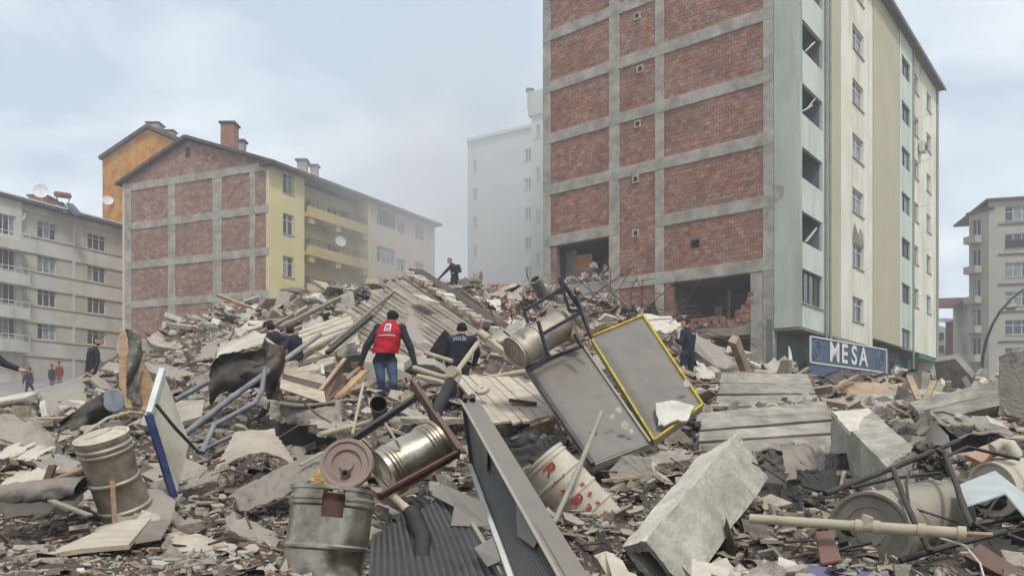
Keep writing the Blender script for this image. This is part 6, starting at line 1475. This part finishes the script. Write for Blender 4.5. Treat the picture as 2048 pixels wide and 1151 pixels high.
# ================================================================== people
def person(label, Y, J, cols, seg=None, vox=.013, extra=None, group=None, bulk=1.0):
    """J: joint -> (photo x, photo y, depth offset); the figure is one skin grown round the joints"""
    T = Thing('person', P(J['pel'][0], J['pel'][1], Y), label, 'person', group)
    G = {k: P(v[0], v[1], Y + (v[2] if len(v) > 2 else 0)) for k, v in J.items()}
    parts = []                                   # (p0, r0, p1, r1, slot)   0 skin 1 top 2 trousers 3 shoe
    def cap(a, b, r0, r1, s, top=None): 
        k = bulk if s == 1 else (1 + (bulk - 1) * .5 if s == 2 else 1)
        if a in G and b in G: parts.append((G[a], r0 * k, G[b], r1 * k, s))
    cap('pel', 'che', .155, .175, 1); cap('che', 'nek', .15, .075, 1); cap('nek', 'hed', .058, .062, 0)
    for s in 'lr':
        cap('che', s + 'sh', .13, .085, 1); cap(s + 'sh', s + 'el', .075, .058, 1); cap(s + 'el', s + 'wr', .056, .042, 1)
        cap('pel', s + 'hi', .14, .115, 2); cap(s + 'hi', s + 'kn', .105, .072, 2); cap(s + 'kn', s + 'an', .07, .05, 2); cap(s + 'an', s + 'to', .052, .045, 3)
        if s + 'wr' in G:
            w, e = G[s + 'wr'], G[s + 'el']; d = (w - e).normalized(); a, b, _ = frame_of(d)
            ha = w + d * .085; parts.append((w, .03, ha, .036, 0))
            for k in range(4):                    # fingers, curled
                f0 = ha + a * (k - 1.5) * .019; f1 = f0 + d * (.05 - .006 * abs(k - 1.4)) + b * .012; f2 = f1 + d * .02 + b * .03
                parts.append((f0, .0105, f1, .0095, 0)); parts.append((f1, .0095, f2, .0085, 0))
            th = w + d * .035 + a * .03; parts.append((th, .013, th + d * .035 + a * .03 + b * .012, .011, 0)); parts.append((th + d * .035 + a * .03 + b * .012, .011, th + d * .065 + a * .032 + b * .03, .009, 0))
    h = G['hed']; fw = Vector(J.get('face', (0, -1, 0))).normalized()
    bm = bmesh.new()
    def add_cap(p0, r0, p1, r1):
        d = p1 - p0; n = 12; L_ = max(d.length, 1e-4); a, b, dd = frame_of(d if d.length > 1e-4 else Vector((0, 0, 1)))
        rings = [(-r0 * .98, r0 * .2), (-r0 * .75, r0 * .66), (-r0 * .35, r0 * .93), (0, r0), (L_, r1), (L_ + r1 * .35, r1 * .93), (L_ + r1 * .75, r1 * .66), (L_ + r1 * .98, r1 * .2)]
        vs = [[bm.verts.new(p0 + dd * t + (a * math.cos(2*math.pi*k/n) + b * math.sin(2*math.pi*k/n)) * r) for k in range(n)] for t, r in rings]
        for i in range(len(rings) - 1):
            for k in range(n): bm.faces.new((vs[i][k], vs[i][(k+1)%n], vs[i+1][(k+1)%n], vs[i+1][k]))
        bm.faces.new(vs[0][::-1]); bm.faces.new(vs[-1])
    for p0, r0, p1, r1, s in parts: add_cap(p0, r0, p1, r1)
    # head: skull, jaw, nose, ears, brow
    sidev = fw.cross(Vector((0, 0, 1))).normalized(); up = Vector((0, 0, 1))
    add_cap(h + up * .02 - fw * .02, .088, h + up * .035 + fw * .015, .084); add_cap(h - up * .05 + fw * .035, .062, h - up * .075 + fw * .05, .045)
    add_cap(h + fw * .095 + up * .01, .012, h + fw * .112 - up * .022, .016)
    for q in (-1, 1): add_cap(h + sidev * q * .085 - up * .005, .02, h + sidev * q * .09 - up * .035 , .016)
    add_cap(h + fw * .088 + up * .03 - sidev * .03, .014, h + fw * .088 + up * .03 + sidev * .03, .014)
    me = bpy.data.meshes.new('body'); bm.to_mesh(me); bm.free()
    tmp = bpy.data.objects.new('tmp', me); COL.objects.link(tmp)
    md = tmp.modifiers.new('r', 'REMESH'); md.mode = 'VOXEL'; md.voxel_size = vox
    ms = tmp.modifiers.new('s', 'SMOOTH'); ms.factor = .5; ms.iterations = 2
    bpy.context.view_layer.update()
    out = bpy.data.meshes.new_from_object(tmp.evaluated_get(bpy.context.evaluated_depsgraph_get())); bpy.data.objects.remove(tmp)
    out.name = 'body'; out.materials.clear()
    slots = [cols['skin'], cols['top'], cols['leg'], cols['shoe'], cols['hair']]
    for m in slots: out.materials.append(m)
    co = np.empty(len(out.vertices) * 3, np.float32); out.vertices.foreach_get('co', co); co = co.reshape(-1, 3)
    ctr = np.array([co[list(p.vertices)].mean(0) for p in out.polygons])
    best = np.full(len(ctr), 1e9); slot = np.zeros(len(ctr), int)
    for p0, r0, p1, r1, s in parts:
        a, b = np.array(p0), np.array(p1); d = b - a; L2 = max(d @ d, 1e-9); t = np.clip(((ctr - a) @ d) / L2, 0, 1)
        dist = np.linalg.norm(ctr - a - t[:, None] * d, axis=1) - (r0 + (r1 - r0) * t)
        q = dist < best; best[q] = dist[q]; slot[q] = s
    hv = np.array(h); hd = np.linalg.norm(ctr - hv, axis=1); isH = (hd < .15) & (ctr[:, 2] > h.z - .10)
    slot[isH] = 0
    rel = ctr - hv; f_ = rel @ np.array(fw); z_ = rel[:, 2]
    hair = isH & ((z_ > .055 - .0 * f_) | ((f_ < .01) & (z_ > -.06)) | (cols.get('beard', False) & (z_ < -.045) & (f_ > .02)))
    slot[hair] = 4
    pv = np.array(G['pel']); hp_ = np.linalg.norm(ctr[:, :2] - pv[:2], axis=1) < .24      # jacket hem straight across the hips
    hem = pv[2] - .09 + .012 * np.sin(ctr[:, 0] * 40)
    slot[hp_ & (slot == 1) & (ctr[:, 2] < hem)] = 2; slot[hp_ & (slot == 2) & (ctr[:, 2] >= hem)] = 1
    out.polygons.foreach_set('material_index', slot.astype(np.int32)); out.polygons.foreach_set('use_smooth', np.ones(len(ctr), bool))
    T.put(out, 'body', None)
    # eyes and mouth
    for q in (-1, 1):
        T.add(MB().lathe(h + fw * .088 + sidev * q * .032 + up * .012, h + fw * .1 + sidev * q * .032 + up * .012, [(0, .012), (.006, .009), (.008, .002)], 10), 'eye', M_char, smooth=True)
    T.add(MB().bar(h + fw * .098 - up * .048 - sidev * .022, h + fw * .098 - up * .048 + sidev * .022, .008, .006), 'mouth', cols.get('lip', M_lip))
    return T, G
M_skin = mat('skin', lin(196,150,126), lin(180,134,112), scale=12, rough=.55)
M_lip = mat('lips', lin(150,96,86), lin(140,88,80), scale=12, rough=.5)
M_hairk = mat('black_hair', lin(34,30,30), lin(22,20,20), scale=30, rough=.8, bump=.4, bscale=80)
M_jack = mat('black_jacket', lin(36,38,46), lin(26,28,34), scale=8, rough=.75, bump=.6, bscale=14)
M_jackn = mat('dark_navy_jacket', lin(38,42,58), lin(28,30,42), scale=8, rough=.75, bump=.6, bscale=14)
M_jean = mat('blue_jeans', lin(70,90,112), lin(52,70,92), scale=7, rough=.85, bump=.5, bscale=12)
M_trs = mat('dark_trousers', lin(34,36,44), lin(26,28,34), scale=7, rough=.85, bump=.5, bscale=12)
M_gtrs = mat('grey_trousers', lin(120,118,116), lin(100,98,96), scale=7, rough=.85, bump=.4, bscale=12)
M_shoe = mat('dark_shoe', lin(40,34,30), lin(28,24,22), scale=9, rough=.6)
M_vest = mat('red_vest', lin(196,24,44), lin(168,18,36), scale=6, rough=.7, bump=.5, bscale=9)
M_redj = mat('maroon_jacket', lin(128,44,46), lin(108,36,38), scale=6, rough=.8, bump=.4, bscale=9)
def C(top, leg, **k): return dict(skin=M_skin, top=top, leg=leg, shoe=M_shoe, hair=M_hairk, **k)

# the climber in the red vest, seen from behind
JR = dict(hed=(785, 633, .0), nek=(781, 648, 0), che=(779, 666, 0), pel=(769, 715, 0), lsh=(757, 657, 0), rsh=(803, 657, 0), lel=(733, 692, -.1), lwr=(720, 730, -.15), rel=(821, 695, -.1), rwr=(830, 728, -.15),
          lhi=(758, 722, 0), rhi=(782, 722, 0), lkn=(762, 760, -.1), lan=(763, 800, .1), lto=(765, 806, .25), rkn=(788, 766, -.15), ran=(775, 806, .05), rto=(777, 812, .2), face=(.1, .95, -.25))
TR, GR = person('person in red vest over black jacket and jeans climbing, seen from behind', 14.4, JR, C(M_jack, M_jean), vox=.011, bulk=1.16)
def torso_wrap(G, T, name, m, z_lo, z_hi, half, back=-.205, flare=.06, k=18):
    """vest round the torso: a curved sheet from shoulder to shoulder, open at the arms"""
    up = (G['nek'] - G['pel']).normalized(); sx = (G['rsh'] - G['lsh']).normalized(); fy = sx.cross(up).normalized()
    if fy.y > 0: fy = -fy                          # towards the camera
    o0 = G['pel']; H = (G['nek'] - G['pel']).length
    def fn(u, v):
        a = (u - .5) * 2 * half; t = z_lo + (z_hi - z_lo) * v
        w = np.interp(t, [0, .25, .55, .8, .95, 1.05], [.235, .235, .245, .25, .19, .11]); dpt = np.interp(t, [0, .3, .7, .95, 1.05], [.20, .22, .235, .185, .135])
        wr = .008 * math.sin(14 * a + 5 * t) * (1 - v) + .006 * math.sin(23 * t + 3 * a)
        return o0 + up * t * H + sx * math.sin(a) * (w + wr) + fy * math.cos(a) * (dpt + wr + flare * (1 - v) ** 2)
    return T.add(MB().sheet(fn, 26, k, .012), name, m, smooth=True), fn
vest, vf = torso_wrap(GR, TR, 'vest', M_vest, .12, 1.02, 1.75)
TR.add(MB().lathe(GR['nek'] - Vector((0, 0, .05)), GR['nek'] + Vector((.01, 0, .1)), [(0, .125), (.03, .135), (.07, .12), (.11, .10), (.11, .085), (.02, .1)], 24), 'hood', M_vest, smooth=True)
def decal(fn, u0, u1, v0, v1, off, m, name, T, n=8):
    def g_(u, v):
        uu, vv = u0 + (u1 - u0) * u, v0 + (v1 - v0) * v; p = fn(uu, vv); e = .01
        nrm = (fn(uu + e, vv) - p).cross(fn(uu, vv + e) - p).normalized()
        if nrm.y > 0: nrm = -nrm
        return p + nrm * off
    return T.add(MB().sheet(g_, n, n, .002), name, m, smooth=True)
decal(vf, .43, .57, .70, .94, .012, M_letter, 'white_print', TR)
decal(vf, .455, .545, .80, .90, .018, mat('print_violet', lin(120,120,190), lin(150,130,190), scale=40), 'print_mark', TR, 5)
decal(vf, .445, .555, .735, .76, .018, mat('print_grey', lin(110,104,116), lin(150,146,156), scale=60), 'print_line', TR, 5)
decal(vf, .32, .70, .55, .585, .010, mat('reflective_band', lin(214,200,200), lin(196,180,180), scale=10, rough=.4), 'reflective_band', TR, 12)
TR.add(MB().lathe(GR['hed'] + Vector((0, 0, .005)), GR['hed'] + Vector((.02, .03, .12)), [(0, .108), (.02, .112), (.05, .108), (.09, .08), (.115, .03), (.12, .003)], 22), 'cap', M_hairk, smooth=True)

# police officer from behind
JP = dict(hed=(924, 656, 0), nek=(923, 670, 0), che=(920, 688, 0), pel=(915, 732, 0), lsh=(901, 681, 0), rsh=(945, 680, 0), lel=(891, 706, .05), lwr=(897, 732, .25), rel=(955, 704, .05), rwr=(948, 728, .3),
          lhi=(906, 738, 0), rhi=(926, 738, 0), lkn=(905, 785, -.05), lan=(905, 832, .1), lto=(906, 838, .25), rkn=(928, 785, 0), ran=(928, 832, .1), rto=(929, 838, .25), face=(.15, .97, -.1))
TP, GP = person('police officer in dark jacket seen from behind, beside the climber', 14.0, JP, C(M_jackn, M_trs), vox=.011, bulk=1.12)
def back_text(T, G, body, size, dz, off=.215):
    me = text_mesh(body, size, 'lettering', .004); up = (G['nek'] - G['pel']).normalized(); sx = (G['rsh'] - G['lsh']).normalized(); fy = sx.cross(up).normalized()
    if fy.y > 0: fy = -fy
    c = G['che'] + up * dz
    for v in me.vertices:
        x, y = v.co.x, v.co.y; v.co = c + sx * x + up * (y - x * x * 1.2) + fy * (off - x * x * 1.6)
    T.put(me, 'lettering', mat('grey_print', lin(172,174,178), lin(140,142,148), scale=20) if 'grey_print' not in MATS else MATS['grey_print'])
back_text(TP, GP, 'POLİS', .085, .08, .24)
# police officer standing right, three quarter from behind, looking at the hands
JQ = dict(hed=(1369, 646, 0), nek=(1374, 657, 0), che=(1378, 672, 0), pel=(1376, 704, 0), lsh=(1367, 664, -.12), rsh=(1386, 666, .1), lel=(1362, 686, -.2), lwr=(1352, 678, -.28), rel=(1384, 688, .1), rwr=(1366, 682, .12),
          lhi=(1370, 708, -.06), rhi=(1380, 708, .06), lkn=(1364, 734, -.1), lan=(1364, 760, -.05), lto=(1357, 765, -.15), rkn=(1382, 735, .06), ran=(1381, 762, .08), rto=(1373, 767, 0), face=(-.9, -.2, -.35))
TQ, GQ_ = person('police officer standing on the right behind the yellow edged panel', 20.8, JQ, C(M_jackn, M_trs), vox=.014, bulk=1.1)
back_text(TQ, GQ_, 'POLİS', .075, .05, .21)
# man on the crest
JT = dict(hed=(899, 521, 0), nek=(903, 528, 0), che=(908, 536, 0), pel=(910, 556, .05), lsh=(902, 532, -.12), rsh=(917, 532, .1), lel=(889, 545, -.2), lwr=(877, 558, -.25), rel=(921, 542, .0), rwr=(908, 546, -.2),
          lhi=(906, 558, -.05), rhi=(913, 558, .1), lkn=(904, 570, -.35), lan=(907, 585, -.1), lto=(902, 588, -.2), rkn=(914, 570, -.1), ran=(914, 586, .2), rto=(908, 588, .1), face=(-.8, -.6, -.2))
person('man in dark clothes stooping on the crest of the rubble mound', 31.9, JT, C(M_jack, M_trs), vox=.018)
# man in jeans at the left
JL = dict(hed=(194, 683, 0), nek=(190, 695, 0), che=(187, 708, 0), pel=(182, 741, 0), lsh=(181, 700, .1), rsh=(192, 701, -.15), lel=(176, 722, .1), lwr=(182, 738, 0), rel=(197, 722, -.18), rwr=(188, 737, -.25),
          lhi=(178, 744, .08), rhi=(185, 744, -.08), lkn=(178, 768, .05), lan=(173, 792, .08), lto=(180, 797, .05), rkn=(184, 768, -.1), ran=(179, 793, -.06), rto=(188, 798, -.1), face=(.95, -.25, .05))
person('bearded man in black jacket and blue jeans standing at the left', 22.0, JL, C(M_jack, M_jean, beard=True), vox=.014)
# walker, two people in the street, figure at the frame edge
JW = dict(hed=(59, 738, 0), nek=(58, 744, 0), che=(57, 750, 0), pel=(57, 765, 0), lsh=(53, 747, 0), rsh=(62, 747, 0), lel=(48, 757, 0), lwr=(46, 766, 0), rel=(65, 757, 0), rwr=(66, 766, 0),
          lhi=(55, 767, 0), rhi=(60, 767, 0), lkn=(53, 779, -.1), lan=(50, 792, 0), lto=(47, 795, -.1), rkn=(66, 778, 0), ran=(75, 788, .1), rto=(78, 792, .1), face=(-.9, -.3, 0))
person('person in dark clothes walking across the street at far left', 46, JW, C(M_jack, M_trs), vox=.022)
JX = dict(hed=(118, 725, 0), nek=(118, 731, 0), che=(118, 737, 0), pel=(118, 753, 0), lsh=(113, 735, 0), rsh=(124, 735, 0), lel=(111, 745, 0), lwr=(113, 752, -.1), rel=(126, 745, 0), rwr=(125, 752, 0), lhi=(116, 755, 0), rhi=(121, 755, 0), lkn=(116, 766, 0), lan=(116, 778, 0), lto=(115, 781, -.1), rkn=(121, 766, 0), ran=(121, 778, 0), rto=(122, 781, -.1), face=(.3, .9, 0))
person('person in maroon jacket standing in the street beyond the low wall', 52, JX, C(M_redj, M_gtrs), vox=.022)
JY = {k: ((v[0] - 14, v[1] + 6, *(v[2:])) if k != 'face' else v) for k, v in JX.items()}
person('person in grey and black beside the maroon jacket in the street', 52.5, JY, C(M_jackn, M_gtrs), vox=.022)
JE = dict(hed=(-50, 662, 0), nek=(-46, 684, 0), che=(-42, 712, 0), pel=(-38, 790, 0), lsh=(-66, 700, .1), rsh=(-18, 706, -.05), lel=(-70, 745, .1), lwr=(-60, 790, 0), rel=(8, 726, -.05), rwr=(36, 737, -.05), lhi=(-48, 800, 0), rhi=(-28, 800, 0), lkn=(-46, 860, 0), lan=(-46, 915, .1), lto=(-40, 922, 0), rkn=(-26, 860, 0), ran=(-24, 915, .1), rto=(-16, 922, 0), face=(1, 0, 0))
person('person in black whose outstretched arm enters at the left edge', 11.8, JE, C(M_jack, M_trs), vox=.013)
# crouching rescuers in the hollow
JC = dict(hed=(579, 662, 0), nek=(583, 671, 0), che=(587, 683, 0), pel=(592, 708, .1), lsh=(577, 678, -.12), rsh=(597, 680, .1), lel=(569, 694, -.25), lwr=(563, 706, -.3), rel=(601, 698, 0), rwr=(586, 708, -.3), lhi=(587, 711, 0), rhi=(597, 711, .1), lkn=(572, 716, -.3), lan=(583, 738, -.1), lto=(576, 742, -.2), rkn=(588, 718, -.35), ran=(597, 738, 0), rto=(590, 742, -.1), face=(-.8, .5, -.4))
person('crouching rescuer in dark jacket and hood behind the drawer', 16.6, JC, C(M_jackn, M_trs), vox=.014)
JD = {k: ((v[0] * .92 + 8, v[1] - 7, *(v[2:])) if k != 'face' else v) for k, v in JC.items()}
person('second crouching rescuer half hidden behind the bent cream cover', 17.2, JD, C(M_jack, M_trs), vox=.014)
# ================================================================== the air
def volume_mat(name, col, dens, cloudy=False):
    m = bpy.data.materials.new(name); m.use_nodes = True; nt = m.node_tree; nt.nodes.clear()
    o = nt.nodes.new('ShaderNodeOutputMaterial'); v = nt.nodes.new('ShaderNodeVolumePrincipled')
    v.inputs['Color'].default_value = (*col, 1); v.inputs['Density'].default_value = dens; v.inputs['Anisotropy'].default_value = .2
    if cloudy:                                        # thins out towards its rim, billows inside
        t = nt.nodes.new('ShaderNodeTexCoord'); ln = nt.nodes.new('ShaderNodeVectorMath'); ln.operation = 'LENGTH'; nt.links.new(t.outputs['Object'], ln.inputs[0])
        nz = nt.nodes.new('ShaderNodeTexNoise'); nz.inputs['Scale'].default_value = 1.6; nz.inputs['Detail'].default_value = 3; nt.links.new(t.outputs['Object'], nz.inputs['Vector'])
        a = nt.nodes.new('ShaderNodeMath'); a.operation = 'MULTIPLY_ADD'; a.inputs[1].default_value = .9; nt.links.new(nz.outputs['Fac'], a.inputs[0]); nt.links.new(ln.outputs['Value'], a.inputs[2])
        r = nt.nodes.new('ShaderNodeMapRange'); r.inputs['From Min'].default_value = 1.4; r.inputs['From Max'].default_value = .55; r.inputs['To Max'].default_value = dens; nt.links.new(a.outputs[0], r.inputs['Value'])
        nt.links.new(r.outputs[0], v.inputs['Density'])
    nt.links.new(v.outputs[0], o.inputs['Volume'])
    return m
hz = MB().box(-110, 110, -12, 112, -3, 33).build('haze', volume_mat('pale_haze', (.96, .97, .99), .0022))
tag(hz, 'thin pale winter haze filling the whole place', 'haze', kind='stuff')
bm = bmesh.new(); bmesh.ops.create_icosphere(bm, subdivisions=3, radius=1.0); me = bpy.data.meshes.new('dust_cloud'); bm.to_mesh(me); bm.free()
me.materials.append(volume_mat('drifting_dust', (.985, .985, .985), .12, True))
for c, s in ((P(960, 420, 57), (17, 9, 15)),):
    o = link('dust_cloud', me); o.location = c; o.scale = s
    tag(o, 'pale dust cloud drifting behind the crest of the rubble', 'dust', kind='stuff')
